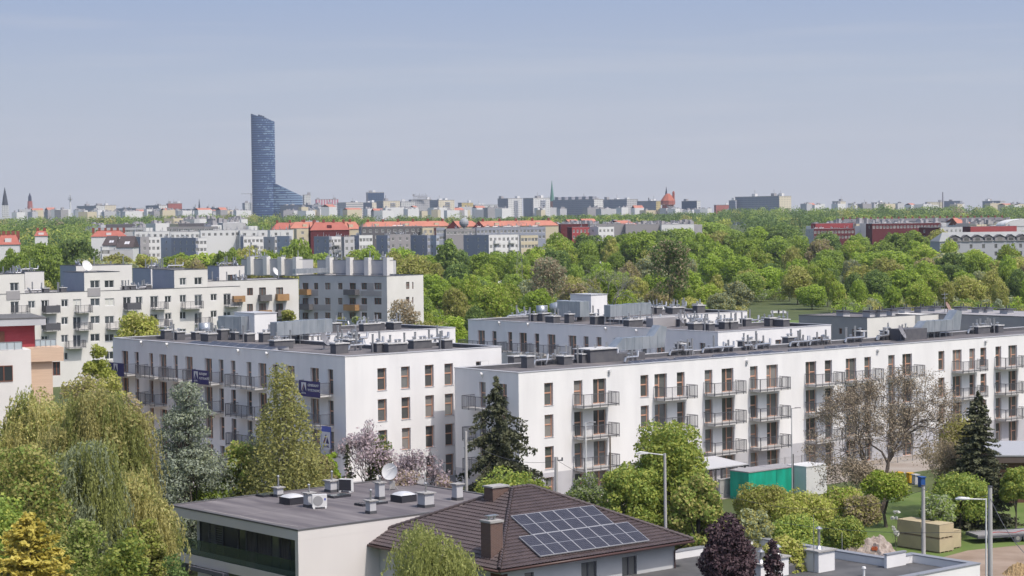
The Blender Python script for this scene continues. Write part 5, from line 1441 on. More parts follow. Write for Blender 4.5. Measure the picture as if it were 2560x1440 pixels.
# ------------------------------------------------------------------ ground
def grid_sheet(name, xs, ys, f, mt_):
    V = [(x, y, f(x, y)) for y in ys for x in xs]; nx = len(xs)
    F = [(j*nx+i, j*nx+i+1, (j+1)*nx+i+1, (j+1)*nx+i) for j in range(len(ys)-1) for i in range(nx-1)]
    me = bpy.data.meshes.new(name); me.from_pydata(V, [], F); me.materials.append(mt_); me.update()
    o = link(name, me); o['kind'] = 'structure'
    for p in me.polygons: p.use_smooth = True
    return o
GRASS = mat('grass_ground', (.060, .085, .025), .95, (.11, .13, .045), .12, detail=9, lo=.3, hi=.7, bump=.2)
xs = sorted(set([-3500, -2400, -1700, -1400, -1000] + list(range(-700, 701, 50)) + [1000, 1400, 2000, 2700, 3500]))
ys = sorted(set([-500, -300, -100, 0, 100, 200, 300, 400, 500] + list(range(550, 2200, 60)) + [2400, 2800, 3300, 4000, 5000, 6500]))
grid_sheet('ground', xs, ys, terr, GRASS)
def sheet(name, pix, z, mt_):
    pts = [P(x, y, z) for x, y in pix]
    m = MB(); m.poly([(p[0], p[1], z) for p in pts][::-1] if Vector((pts[1]-pts[0])).cross(Vector(pts[2]-pts[1])).z < 0 else [(p[0], p[1], z) for p in pts]); o = m.obj(name, mt_); o['kind'] = 'structure'; return o
SAND = mat('site_ground_mat', (.30, .25, .21), .95, (.38, .34, .30), .25, detail=8)
m = MB(); q = []
for u, v in ((-14, -10), (98, -9), (98, 40), (-60, 70), (-60, 10), (-16, 5)): p = oB+E1*u+E2*v; q.append((p[0], p[1], .004))
m.poly(q); m.obj('site_ground', SAND)['kind'] = 'structure'
sheet('dirt_track', [(2330, 1400), (2420, 1376), (2660, 1352), (2760, 1500), (2250, 1560), (2240, 1440)], .008, mat('dirt', (.26, .19, .14), .95, (.36, .28, .22), .35, detail=9))
sheet('yard_paving', [(1600, 1440), (1680, 1395), (1760, 1390), (1800, 1440), (1700, 1560)], .008, mat('paving', (.36, .30, .27), .9, (.30, .25, .22), .8))
LAWN = mat('lawn_grass', (.105, .165, .035), .95, (.15, .20, .055), .30, detail=9, bump=.3)
sheet('lawn', [(1900, 1330), (2230, 1232), (2680, 1220), (2700, 1352), (2420, 1378), (2330, 1402), (1900, 1440)], .004, LAWN)
sheet('park_lawn', [(1500, 800), (1650, 782), (2110, 770), (2300, 778), (2300, 830), (1500, 840)], .004, mat('park_grass', (.10, .16, .035), .95, (.13, .19, .05), .05, detail=8))
sheet('park_path', [(1880, 789.3), (1990, 787.0), (1990, 788.2), (1880, 790.6)], .012, mat('path_sand', (.42, .38, .30), .95))
# ------------------------------------------------------------------ vegetation
def qmesh(name, Q, mats, idx=None):
    """Q: (n,4,3) array of separate leaf faces"""
    n = len(Q); me = bpy.data.meshes.new(name)
    me.vertices.add(n*4); me.loops.add(n*4); me.polygons.add(n)
    me.vertices.foreach_set('co', np.ascontiguousarray(Q, dtype=np.float32).ravel())
    me.loops.foreach_set('vertex_index', np.arange(n*4, dtype=np.int32))
    me.polygons.foreach_set('loop_start', np.arange(0, n*4, 4, dtype=np.int32))
    me.polygons.foreach_set('loop_total', np.full(n, 4, dtype=np.int32))
    for m in (mats if isinstance(mats, (list, tuple)) else [mats]): me.materials.append(m)
    if idx is not None: me.polygons.foreach_set('material_index', idx.astype(np.int32))
    me.update(calc_edges=True)
    return me
def unit(v): return v/np.maximum(np.linalg.norm(v, axis=-1, keepdims=True), 1e-9)
def leafquads(g, C, N, s, asp=1.5, hang=0.0):
    """leaf faces of length s*asp at points C with normals N"""
    n = len(C)
    s = np.broadcast_to(np.asarray(s, float), (n,))*g.uniform(.65, 1.35, n)
    rv = g.normal(size=(n, 3)); 
    if hang: rv = rv*(1-hang)+np.array([0, 0, -1.0])*hang*2
    a = unit(rv-N*np.sum(rv*N, 1, keepdims=True)); b = np.cross(N, a)
    a = a*(s*asp/2)[:, None]; b = b*(s/2)[:, None]
    return np.stack([C-a*.9, C+b-a*.1, C+a, C-b+a*.1], 1)
def blob_leaves(g, cs, rs, n, s, asp=1.4, jit=.4, squash=.8, fill=.25, hang=0.0, upb=.2):
    cs = np.array(cs); rs = np.array(rs)
    p = rs**2; p = p/p.sum(); k = g.choice(len(rs), size=int(n*1.5), p=p)
    d = unit(g.normal(size=(len(k), 3))+np.array([0, 0, upb]))
    rad = np.where(g.random(len(k)) < fill, g.uniform(.35, .9, len(k)), g.uniform(.80, 1.25, len(k)))
    X = cs[k]+d*(rs[k]*rad)[:, None]*np.array([1, 1, squash])
    # drop most leaves buried inside other lumps
    keep = np.ones(len(k), bool)
    if len(rs) > 3:
        for c0 in range(0, len(X), 4000):
            D = np.linalg.norm((X[c0:c0+4000, None, :]-cs[None])/np.array([1, 1, squash]), axis=2)/rs[None]
            keep[c0:c0+4000] = (D.min(1) > .68) | (g.random(len(D)) < .3)
    X = X[keep][:n]; d = d[keep][:n]
    N = unit(d+g.normal(size=d.shape)*jit)
    return leafquads(g, X, N, s, asp, hang)
def crown_lumps(g, W, H, z0, K, rr=(.2, .34), shape='round'):
    cs, rs = [], []
    for i in range(K):
        d = unit(g.normal(size=3)); 
        if d[2] < -.8: d[2] *= -.6
        f = g.uniform(.5, .78)
        zz = d[2]*f
        wz = 1.0
        if shape == 'cone': t = g.uniform(0, 1)**1.2; a = g.uniform(0, 6.28); w_ = (1-t)*.8+.06; q = g.uniform(.35, 1.12); cs.append((math.cos(a)*W/2*w_*q, math.sin(a)*W/2*w_*q, z0+H*(.06+.9*t))); rs.append(W*g.uniform(*rr)*(.45+.55*(1-t))); continue
        if shape == 'tall': wz = 1.0
        if shape == 'dome': zz = abs(zz)*1.0-.25*(g.random() < .4)
        cs.append((d[0]*f*W/2, d[1]*f*W/2, z0+H/2+zz*H/2*wz)); rs.append(W*g.uniform(*rr)*.5*1.25)
    return cs, rs
def tapers(mb, pts, r0, r1, n=6):
    k = len(pts)-1
    for i in range(k): mb.tube(pts[i], pts[i+1], r0+(r1-r0)*i/k, r0+(r1-r0)*(i+1)/k, n)
def trunk_mesh(g, W, H, z0, cs, tr, lean=0.0, nb=10, m_=None, name='trunk', mid=.55):
    mb = MB(); top = Vector((lean, 0, z0+H*mid))
    pts = [Vector((0, 0, -.1)), Vector((g.normal()*.1, g.normal()*.1, z0*.5)), Vector((lean*.4, g.normal()*.15, z0)), top]
    tapers(mb, pts, tr, tr*.35, 8)
    for i in range(min(nb, len(cs))):
        c = Vector(tuple(cs[i])); t = g.uniform(.15, 1)
        s_ = Vector((0, 0, z0*.7)).lerp(top, t); mid_ = s_.lerp(c, .5)+Vector((g.normal()*.15, g.normal()*.15, .25))
        tapers(mb, [s_, mid_, c], tr*.33, tr*.08, 5)
    return mb.mesh(name, m_ or BARK)
LEAFS = {
 'bright': leaf_mat('leaf_bright', (.225,.335,.035), (.385,.490,.068)),
 'fresh': leaf_mat('leaf_fresh', (.310,.360,.062), (.450,.470,.120)),
 'mid': leaf_mat('leaf_mid', (.185,.270,.055), (.330,.410,.100)),
 'dark': leaf_mat('leaf_dark', (.100,.165,.050), (.180,.250,.072)),
 'olive': leaf_mat('leaf_olive', (.310,.300,.090), (.490,.460,.160)),
 'brown': leaf_mat('leaf_bud_brown', (.290,.230,.150), (.440,.370,.240)),
 'grey': leaf_mat('leaf_grey_green', (.240,.280,.160), (.400,.440,.280)),
 'willow': leaf_mat('leaf_willow_gold', (.400,.370,.130), (.600,.550,.240)),
 'birch': leaf_mat('leaf_birch', (.260,.290,.085), (.430,.450,.160)),
 'gold': leaf_mat('leaf_gold', (.43,.37,.07), (.70,.60,.17)),
 'cedar': leaf_mat('needle_blue', (.15,.18,.135), (.29,.32,.245), .15),
 'spruce': leaf_mat('needle_spruce', (.070,.082,.045), (.155,.160,.085), .15),
 'larch': leaf_mat('needle_larch', (.250,.270,.090), (.440,.430,.170)),
 'purple': leaf_mat('leaf_purple', (.048,.024,.033), (.135,.088,.096), .15),
 'pink': leaf_mat('blossom_pink', (.38,.30,.32), (.58,.49,.51)),
 'white': leaf_mat('blossom_white', (.600, .600, .560), (.750, .750, .720)),
 'twig': leaf_mat('bud_twigs', (.240,.190,.135), (.360,.300,.210), .1),
}
def place_tree(name, label, me_c, me_t, p, group=None, rot=0.0, sc_=(1, 1, 1), extra=()):
    t = thing(name, label, 'tree' if 'tree' in name or name in ('spruce', 'cedar', 'larch', 'willow', 'conifer', 'maple', 'birch', 'magnolia', 'walnut') else 'shrub', p, rot, group)
    t.scale = sc_
    if me_c: link('crown', me_c, t)
    if me_t: link('trunk', me_t, t)
    for n_, m_ in extra: link(n_, m_, t)
    return t
def ntree(name, label, px, top, Y, wpx, leaf, seed, n=14000, s=.16, K=90, z0=None, shape='round', rr=(.13, .27), jit=.6, trunk=.22, bottom=None, asp=1.4, fill=.2, bark=None, nb=10, group=None, squash=.85, mixleaf=None, lean=0.0, hang=0.0, zb=0.0):
    """near tree: crown centred on column px, its top at row top, wpx wide, at depth Y"""
    g = np.random.default_rng(seed)
    c = at(px, top, Y); Ht = c[2]-zb; W = wpx/FPX*Y
    # base of the trunk stands on the column below the crown
    z0 = Ht*.18 if z0 is None else z0
    H = Ht-z0
    cs, rs = crown_lumps(g, W, H, z0, K, rr, shape)
    # keep the top where it was measured
    mx_ = max(c_[2]+r_*squash for c_, r_ in zip(cs, rs)); dz = Ht-mx_
    cs = [(a, b, z+dz*max(0, (z-z0)/H)) for a, b, z in cs]
    Q = blob_leaves(g, cs, rs, n, s, asp, jit, squash, fill, hang)
    if mixleaf:
        idx = (g.random(len(Q)) < mixleaf[1]).astype(int); me = qmesh('crown', Q, [LEAFS[leaf], LEAFS[mixleaf[0]]], idx)
    else: me = qmesh('crown', Q, LEAFS[leaf])
    tm = trunk_mesh(g, W, H, z0, cs, trunk, lean, nb, bark)
    return place_tree(name, label, me, tm, (c[0], c[1], zb), group)
def bare_tree(name, label, px, top, Y, wpx, seed, leaf='twig', n=6000, s=.1, depth=6, bark=None, z0=.25, trunk=.28, spread=.62, first=1.0, base=None, group=None, clump=.35):
    """open crowned tree: recursive limbs carrying sparse buds"""
    g = np.random.default_rng(seed); c = at(px, top, Y); Ht = c[2]; W = wpx/FPX*Y
    mb = MB(); tips = []
    def grow(p, d, L_, r, k):
        q = p+d*L_; q = q+Vector(tuple(g.normal(size=3)))*L_*.06
        midp = p.lerp(q, .5)+Vector(tuple(g.normal(size=3)))*L_*.08
        mb.tube(p, midp, r, r*.85, 6 if k < 3 else 4); mb.tube(midp, q, r*.85, r*.68, 6 if k < 3 else 4)
        if k >= depth-2: tips.append((q, d, L_)); tips.append((midp, d, L_))
        if k >= depth: return
        for j in range(3 if k < 4 else 2 + (g.random() < .5)):
            ax = Vector(tuple(g.normal(size=3))); ax = (ax-d*ax.dot(d)).normalized()
            nd = (d*math.cos(spread)+ax*math.sin(spread*g.uniform(.7, 1.25))+Vector((0, 0, .12))).normalized()
            grow(q, nd, (1.0 if k == 0 else L_)*g.uniform(.66, .82), r*.58, k+1)
    grow(Vector((0, 0, -.1)), Vector((0.03, 0, 1)), first, .06, 0)
    V = np.array(mb.v); w0 = max(np.percentile(np.abs(V[:, 0]), 99.3), .1); zt = V[:, 2].max()
    sxy = (W/2)/w0; sz = Ht/zt
    T = Vector
    # rebuild with real radii
    mb.v = []
    g = np.random.default_rng(seed); mb = MB(); tips = []
    def grow2(p, d, L_, r, k):
        q = p+d*L_; q = q+Vector(tuple(g.normal(size=3)))*L_*.06
        midp = p.lerp(q, .5)+Vector(tuple(g.normal(size=3)))*L_*.08
        S = lambda v: Vector((v.x*sxy, v.y*sxy, v.z*sz))
        n_ = 6 if k < 3 else 3
        mb.tube(S(p), S(midp), r, r*.85, n_); mb.tube(S(midp), S(q), r*.85, r*.66, n_)
        if k >= depth-2: tips.append(tuple(S(q))); tips.append(tuple(S(midp)))
        if k >= depth: return
        for j in range(3 if k < 4 else 2 + (g.random() < .5)):
            ax = Vector(tuple(g.normal(size=3))); ax = (ax-d*ax.dot(d)).normalized()
            nd = (d*math.cos(spread)+ax*math.sin(spread*g.uniform(.7, 1.25))+Vector((0, 0, .12))).normalized()
            grow2(q, nd, (1.0 if k == 0 else L_)*g.uniform(.66, .82), max(r*.60, .012), k+1)
    grow2(Vector((0, 0, -.1)), Vector((0.03, 0, 1)), first, trunk, 0)
    tp = np.array(tips); k = g.integers(0, len(tp), n)
    X = tp[k]+g.normal(size=(n, 3))*clump
    me = qmesh('crown', leafquads(g, X, unit(g.normal(size=(n, 3))), s, 1.6), LEAFS[leaf]) if n else None
    return place_tree(name, label, me, mb.mesh('trunk', bark or BARKB), (c[0], c[1], 0), group)
def conifer(name, label, px, top, Y, wpx, leaf, seed, z0=.4, droop=.35, n_lv=34, nb=11, dens=26, s=.16, asp=2.2, trunk=.18, top_w=.05, group=None, up=0.0, rag=.18, power=.85, bark=None, hangn=0):
    g = np.random.default_rng(seed); c = at(px, top, Y); Ht = c[2]; W = wpx/FPX*Y*1.25
    mb = MB(); tapers(mb, [Vector((0, 0, -.1)), Vector((0, 0, Ht*.5)), Vector((0, 0, Ht*.99))], trunk, .02, 7)
    CC, NN = [], []
    for i in range(n_lv):
        t = (i+.5)/n_lv; z = z0+(Ht-z0)*t
        Lb = W/2*((1-t)**power*(1-top_w)+top_w*(1-t))
        for j in range(max(4, int(nb*(1-t*.4)))):
            a = g.uniform(0, 6.283); L_ = Lb*g.uniform(1-rag*2, 1+rag); d = np.array([math.cos(a), math.sin(a), 0])
            e = np.array([0, 0, -droop*L_]); zz = z+g.normal()*.12
            base = np.array([0, 0, zz]); tip = base+d*L_+e+np.array([0, 0, up*L_])
            mb.tube(tuple(base), tuple(tip), .035*(1-t)+.012, .006, 3)
            m_ = max(4, int(dens*L_))
            u = g.uniform(.12, 1.0, m_); side = g.normal(size=m_)*.16*L_*(1.1-u)
            sd = np.array([-d[1], d[0], 0])
            P0 = base+(tip-base)*u[:, None]+sd*side[:, None]; P0[:, 2] -= droop*.25*L_*u*(1-u)*2; P0[:, 2] += g.normal(size=m_)*.05
            CC.append(P0); NN.append(unit(np.array([0, 0, 1.0])+g.normal(size=(m_, 3))*.55+d*.35))
            if hangn:
                hN = int(hangn*L_); u = g.uniform(.3, 1, hN); H0 = base+(tip-base)*u[:, None]; H0[:, 2] -= g.uniform(0, .55, hN); CC.append(H0); NN.append(unit(g.normal(size=(hN, 3))*np.array([1, 1, .2])))
    C_ = np.concatenate(CC); N_ = np.concatenate(NN)
    me = qmesh('crown', leafquads(g, C_, N_, s, asp), LEAFS[leaf])
    return place_tree(name, label, me, mb.mesh('trunk', bark or BARK), (c[0], c[1], 0), group)
def willow(name, label, px, top, Y, wpx, seed, leaf='willow', leaf2='birch', nst=900, s=.10, fall=(1.5, 6), group=None, mix=.5, trunk=.3):
    g = np.random.default_rng(seed); c = at(px, top, Y); Ht = c[2]; W = wpx/FPX*Y
    cs, rs = crown_lumps(g, W*.9, Ht*.55, Ht*.40, 26, (.2, .32), 'dome')
    Q = [blob_leaves(g, cs, rs, int(nst*3.2), s*1.1, 1.8, .9, .9, .3)]
    X0 = Q[0].mean(1); nb_ = max(12, nst//14); kb = g.integers(0, len(X0), nb_); own = g.integers(0, nb_, nst)
    st = X0[kb][own]+g.normal(size=(nst, 3))*np.array([.30, .30, .25]); fl = g.uniform(fall[0], fall[1], nb_)
    out = unit(st*np.array([1, 1, 0]))
    goldb = g.random(nb_) < mix
    CC, I = [], []
    gold = goldb[own]
    for i in range(nst):
        L_ = min(fl[own[i]]*g.uniform(.75, 1.1), st[i, 2]-.4)
        if L_ < .5: continue
        m_ = int(L_/(s*.55)); t = np.linspace(0, 1, m_)
        cur = st[i]+out[i]*(.7*np.sin(t*1.4))[:, None]+np.stack([.12*np.sin(t*7+i), .12*np.cos(t*6+i), -t*L_], 1)
        CC.append(cur+g.normal(size=cur.shape)*.035); I.append(np.full(m_, int(gold[i])))
    C_ = np.concatenate(CC); I = np.concatenate(I); N_ = unit(g.normal(size=C_.shape)*np.array([1, 1, .3]))
    H_ = leafquads(g, C_, N_, s*.75, 2.8, .8)
    A = np.concatenate([Q[0], H_]); idx = np.concatenate([(g.random(len(Q[0])) < mix).astype(int), I])
    me = qmesh('crown', A, [LEAFS[leaf2], LEAFS[leaf]], idx)
    return place_tree(name, label, me, trunk_mesh(g, W, Ht*.6, Ht*.3, cs, trunk, 0, 14, BARKL), (c[0], c[1], 0), group)

# --- near left group
willow('willow', 'golden green weeping willow reaching the left edge, its top before the white house', 70, 925, 128, 330, 11, nst=2100, mix=.62, fall=(2, 6.5))
willow('willow', 'tall pale weeping tree left of the grey cedar, gold strands down its right side', 238, 915, 122, 290, 12, nst=2300, mix=.5, fall=(2.5, 8))
willow('willow', 'lower weeping willow with yellow strands beside the flat roofed house', 335, 1100, 118, 190, 13, nst=1400, mix=.65, fall=(2, 6))
willow('birch', 'grey green weeping birch with white limbs in the middle of the left group', 200, 1020, 112, 260, 14, leaf='grey', leaf2='birch', nst=1500, mix=.35, fall=(1.5, 5))
willow('willow', 'wispy golden top of a weeping willow before the orange timber wall', 108, 878, 134, 110, 111, nst=700, mix=.85, fall=(1.5, 6), trunk=.14)
ntree('broadleaf_tree', 'olive green round tree at the left edge below the willow', 45, 1105, 106, 290, 'olive', 15, n=17000, s=.15, mixleaf=('mid', .35))
ntree('broadleaf_tree', 'dark green tree low at the left edge above the golden conifer', 15, 1225, 100, 220, 'mid', 16, n=12000, s=.14, mixleaf=('fresh', .3))
conifer('conifer', 'golden yellow conifer in the bottom left corner', 72, 1285, 92, 430, 'gold', 17, z0=.2, droop=-.25, n_lv=44, nb=16, dens=40, s=.17, asp=1.6, rag=.12, power=.62)
ntree('broadleaf_tree', 'fresh green bushy tree right of the golden conifer', 205, 1290, 97, 200, 'birch', 18, n=11000, s=.13, mixleaf=('mid', .4))
ntree('broadleaf_tree', 'light green bush at the bottom between the weeping trees', 305, 1310, 95, 170, 'mid', 19, n=9000, s=.13, mixleaf=('fresh', .5))
ntree('broadleaf_tree', 'yellow green tree at the left wall of the flat roofed house', 362, 1290, 108, 110, 'olive', 20, n=10000, s=.13, mixleaf=('fresh', .5))
ntree('broadleaf_tree', 'dark shrub under the glazed balcony of the flat roofed house', 430, 1385, 104, 140, 'dark', 21, n=7000, s=.13)
ntree('broadleaf_tree', 'brownish budding tree between the willow and the grey cedar', 325, 975, 152, 125, 'brown', 22, n=7000, s=.15, mixleaf=('olive', .4), jit=1.0)
ntree('broadleaf_tree', 'olive tree in front of the far left corner of the left white block', 270, 930, 175, 110, 'olive', 23, n=8000, s=.17, mixleaf=('fresh', .3))
ntree('broadleaf_tree', 'fresh green tree between the red walled house and the left white block', 245, 855, 205, 90, 'fresh', 24, n=7000, s=.2)
ntree('broadleaf_tree', 'round light olive tree above the far corner of the left white block', 342, 775, 262, 122, 'fresh', 25, n=9000, s=.24, mixleaf=('olive', .5), z0=6)
ntree('broadleaf_tree', 'low olive bushes below the timber walled house', 210, 925, 170, 150, 'olive', 26, n=7000, s=.17, mixleaf=('brown', .3))
ntree('cedar', 'pale silvery grey cedar with loose layered branches before the left white block', 465, 953, 150, 350, 'cedar', 27, n=24000, s=.12, K=140, z0=1.2, shape='cone', rr=(.07, .19), jit=.6, asp=2.2, fill=.35, nb=60, squash=.45, mixleaf=('grey', .25))
bare_tree('broadleaf_tree', 'open grey budding tree in front of the cedar beside the solar covered garage', 480, 1085, 151, 210, 28, n=7000, leaf='grey', s=.10, bark=BARK, depth=6, trunk=.16)
ntree('broadleaf_tree', 'bright green ivy covered bush left of the flat roofed house', 372, 1225, 128, 100, 'bright', 29, n=9000, s=.15, shape='dome', mixleaf=('mid', .4))
ntree('broadleaf_tree', 'bright green hedge bush behind the rear edge of the flat roof', 520, 1180, 152, 170, 'bright', 30, n=9000, s=.16, shape='dome', mixleaf=('mid', .5))
ntree('broadleaf_tree', 'dark ivy clad trunk and bush between the cedar and the larch', 600, 1100, 152, 100, 'mid', 31, n=7000, s=.15, mixleaf=('olive', .5))
ntree('larch', 'tall yellow green larch covering part of the left block front', 708, 912, 150, 330, 'larch', 32, n=30000, s=.13, K=150, z0=.3, shape='cone', rr=(.10, .20), jit=.7, mixleaf=('olive', .4), asp=2.0, fill=.3, nb=40, squash=1.25, bark=BARKL)
bare_tree('broadleaf_tree', 'brown budding tree low before the larch', 740, 1130, 156, 190, 33, n=6000, leaf='olive', s=.11, depth=6, trunk=.13)
bare_tree('broadleaf_tree', 'small grey twiggy tree left of the larch foot', 640, 1080, 154, 120, 34, n=4000, leaf='grey', s=.11, depth=5, trunk=.12)
ntree('broadleaf_tree', 'brownish green shrub row behind the flat roof, right of the larch', 800, 1130, 156, 110, 'olive', 35, n=6000, s=.15, mixleaf=('brown', .4))
conifer('conifer', 'small dark green conifer bush between larch and magnolia', 868, 1110, 150, 85, 'spruce', 36, z0=.1, droop=.05, n_lv=24, nb=12, dens=40, s=.13)
def blossom(label, px, top, Y, wpx, seed, n=5200, depth=6):
    t = bare_tree('magnolia', label, px, top, Y, wpx, seed, leaf='pink', n=n, s=.14, depth=depth, trunk=.13, spread=.5, clump=.22, bark=BARK)
    return t
blossom('pale pink flowering magnolia in front of the white corner, the left and larger one', 925, 1050, 152, 190, 37, 2500)
blossom('pale pink flowering magnolia behind the satellite dish, right of the larger one', 1045, 1120, 150, 150, 38, 1500)
ntree('broadleaf_tree', 'dark evergreen shrub inside the flowering magnolias', 950, 1085, 153, 80, 'dark', 39, n=5000, s=.14, mixleaf=('olive', .3))
ntree('flowering_shrub', 'low pink flowering shrub at the rear edge of the flat roof', 1010, 1165, 147, 110, 'pink', 40, n=4500, s=.13, mixleaf=('brown', .45), shape='dome')
ntree('flowering_shrub', 'pink flowering shrub left of the pale concrete pole', 1110, 1180, 146, 70, 'pink', 41, n=3500, s=.13, mixleaf=('brown', .5), shape='dome')
conifer('spruce', 'dark drooping spruce at the corner of the long white block', 1240, 938, 156, 260, 'spruce', 42, z0=.8, droop=.40, n_lv=34, nb=10, dens=22, s=.15, asp=2.2, rag=.38, power=.66, hangn=24)
ntree('shrub', 'mid green bushes below the drooping spruce', 1270, 1165, 148, 190, 'mid', 43, n=11000, s=.15, shape='dome', mixleaf=('fresh', .4))
ntree('shrub', 'grey green bush left of the maple, behind the tiled roof', 1460, 1180, 142, 130, 'grey', 44, n=8000, s=.14, shape='dome', mixleaf=('mid', .4))
ntree('maple', 'large light green maple in front of the long white block', 1668, 1048, 140, 215, 'mid', 45, n=26000, s=.16, K=120, mixleaf=('fresh', .55), z0=1.2)
ntree('maple', 'lower left half of the big light green maple group', 1575, 1150, 137, 170, 'mid', 46, n=16000, s=.16, K=80, mixleaf=('fresh', .5), z0=.8)
ntree('maple', 'right lower maple beside the shelter with the grey roof', 1745, 1180, 136, 150, 'mid', 47, n=13000, s=.17, mixleaf=('olive', .5), z0=.8)
ntree('maple', 'dark purple leaved maple behind the small flat roof', 1822, 1285, 122, 150, 'purple', 48, n=15000, s=.15, z0=.6)
ntree('maple', 'small dark purple tree right of the large purple one', 1932, 1345, 122, 62, 'purple', 49, n=3500, s=.13, z0=.5)
for k, (px, top, Y, wpx, lf, mixl, lab) in enumerate([
    (1905, 1205, 158, 150, 'olive', ('fresh', .5), 'yellow green bush in front of the green container'),
    (1915, 1216, 164, 120, 'olive', ('fresh', .3), 'upper yellow green bush hiding the foot of the green container'),
    (2010, 1225, 156, 170, 'fresh', ('olive', .4), 'light green shrub mass before the white container'),
    (2100, 1215, 160, 130, 'olive', ('bright', .4), 'yellow green shrub left of the young tree on the lawn'),
    (1985, 1285, 142, 150, 'mid', ('fresh', .4), 'green and white speckled bush behind the lightning rod'),
    (1880, 1270, 138, 110, 'grey', ('olive', .5), 'dull green bush right of the maple foot'),
    (1960, 1335, 128, 120, 'olive', ('fresh', .5), 'low yellow green bush between the two purple trees and the heap'),
    (2105, 1290, 148, 120, 'fresh', ('mid', .5), 'fresh green bush left of the white flowering sapling'),
    (2150, 1235, 158, 110, 'olive', ('brown', .5), 'brownish green bush next to the young tree on the lawn'),
    (2400, 1180, 162, 170, 'mid', ('fresh', .35), 'round mid green tree on the lawn left of the blue spruce'),
    (2345, 1235, 158, 90, 'grey', ('mid', .5), 'dull green bush left of the round tree on the lawn'),
    (2540, 1165, 165, 90, 'mid', ('fresh', .5), 'green tree in front of the brown garage at the right edge'),
    (1340, 1195, 150, 110, 'fresh', ('mid', .5), 'light bush between the spruce and the bracketed pole'),
    (826, 1128, 158, 55, 'bright', None, 'small bright green sapling under the blue banner'),
    ]):
    ntree('broadleaf_tree' if 'tree' in lab or 'sapling' in lab else 'shrub', lab, px, top, Y, wpx, lf, 60+k, n=9500, s=.15, mixleaf=mixl, shape='round' if 'round' in lab else 'dome', trunk=.12)
ntree('broadleaf_tree', 'young bright green tree with a leaning dark trunk on the lawn', 2215, 1178, 168, 125, 'bright', 80, n=8500, s=.16, z0=2.2, trunk=.16, mixleaf=('fresh', .5), lean=.4)
ntree('flowering_shrub', 'small white flowering sapling on the lawn', 2238, 1268, 152, 30, 'white', 81, n=260, s=.17, z0=.6, trunk=.03, K=8)
bare_tree('walnut', 'large bare brown walnut tree spreading before the right half of the long block', 2205, 912, 176, 400, 82, n=20000, leaf='twig', s=.09, depth=8, trunk=.30, spread=.70, clump=.22, first=.5)
bare_tree('broadleaf_tree', 'low reddish brown bare tree between the walnut and the blue spruce', 2330, 1095, 172, 160, 83, n=7000, leaf='brown', s=.10, depth=6, trunk=.14)
bare_tree('broadleaf_tree', 'brown leafless shrub low under the walnut', 2130, 1150, 170, 150, 84, n=6000, leaf='twig', s=.10, depth=6, trunk=.12)
bare_tree('broadleaf_tree', 'brownish twiggy tree touching the blue spruce on its left side', 2385, 1040, 176, 110, 85, n=5000, leaf='olive', s=.11, depth=6, trunk=.13)
conifer('spruce', 'dense blue green spruce before the right end of the long block', 2445, 978, 168, 165, 'spruce', 86, z0=.3, droop=.12, n_lv=40, nb=15, dens=46, s=.16, asp=1.5, rag=.14, power=.72)
willow('birch', 'slender birch with white stems in front of the tiled roof', 1068, 1246, 100, 225, 87, leaf='birch', leaf2='birch', nst=950, mix=.3, fall=(.8, 3.4), s=.085, trunk=.12)
for k, (px, top, Y, wpx, lf) in enumerate([(1065, 800, 320, 100, 'olive'), (1130, 790, 330, 80, 'bright'), (850, 790, 250, 60, 'olive'), (895, 785, 262, 60, 'grey'), (720, 770, 300, 50, 'olive'), (1010, 745, 345, 90, 'brown')]):
    ntree('broadleaf_tree', ['olive bushes right of the roof of the left white block', 'bright green bush just left of the rear white block', 'small olive tree rising behind the ducts of the left block', 'grey green small tree behind the vents of the left block', 'small olive tree before the orange balconies', 'pale flowering brownish tree at the corner of the grey and white building'][k], px, top, Y, wpx, lf, 90+k, n=5000, s=.26, mixleaf=('white', .12) if k == 5 else ('fresh', .3))

# --- tree kinds for the park wood, copied
def proto(kind, leaf, seed, W=9.0, H=10.0, z0=1.5, n=7000, s=.37, K=95, mixl=None, shape='round', rr=(.2, .34), squash=.85):
    g = np.random.default_rng(seed); cs, rs = crown_lumps(g, W, H, z0, K, rr, shape)
    Q = blob_leaves(g, cs, rs, n, s, 1.3, .55, squash, .15)
    idx = (g.random(len(Q)) < mixl[1]).astype(int) if mixl else None
    me = qmesh('crown', Q, [LEAFS[leaf]]+([LEAFS[mixl[0]]] if mixl else []), idx)
    return me, trunk_mesh(g, W, H, z0, cs, .25, 0, 6)
PK = {}
for i, (nm, lf, mixl, shp) in enumerate([('bright', 'bright', ('mid', .25), 'round'), ('bright2', 'bright', ('fresh', .4), 'round'), ('mid', 'mid', ('bright', .3), 'round'), ('dark', 'dark', ('mid', .3), 'round'), ('olive', 'olive', ('fresh', .4), 'round'),
                                   ('brown', 'brown', ('olive', .45), 'round'), ('grey', 'grey', ('olive', .3), 'round'), ('conifer', 'dark', ('dark', .5), 'cone'), ('poplar', 'mid', ('dark', .5), 'tall')]):
    PK[nm] = [proto(nm, lf, 200+i*10+j, W=5.5 if shp in ('cone', 'tall') else 9.5, H=13 if shp in ('cone', 'tall') else 10, z0=.4 if shp == 'cone' else .3, mixl=mixl, shape=shp, rr=(.22, .4) if shp in ('cone',) else ((.10, .22), (.12, .27), (.09, .19))[j]) for j in range(3)]
WORDS = {'bright': 'vivid green rounded', 'bright2': 'lime green broad', 'mid': 'mid green rounded', 'dark': 'deep green dense', 'olive': 'olive green loose', 'brown': 'brownish budding', 'grey': 'grey green airy', 'conifer': 'dark narrow conifer', 'poplar': 'tall slender'}
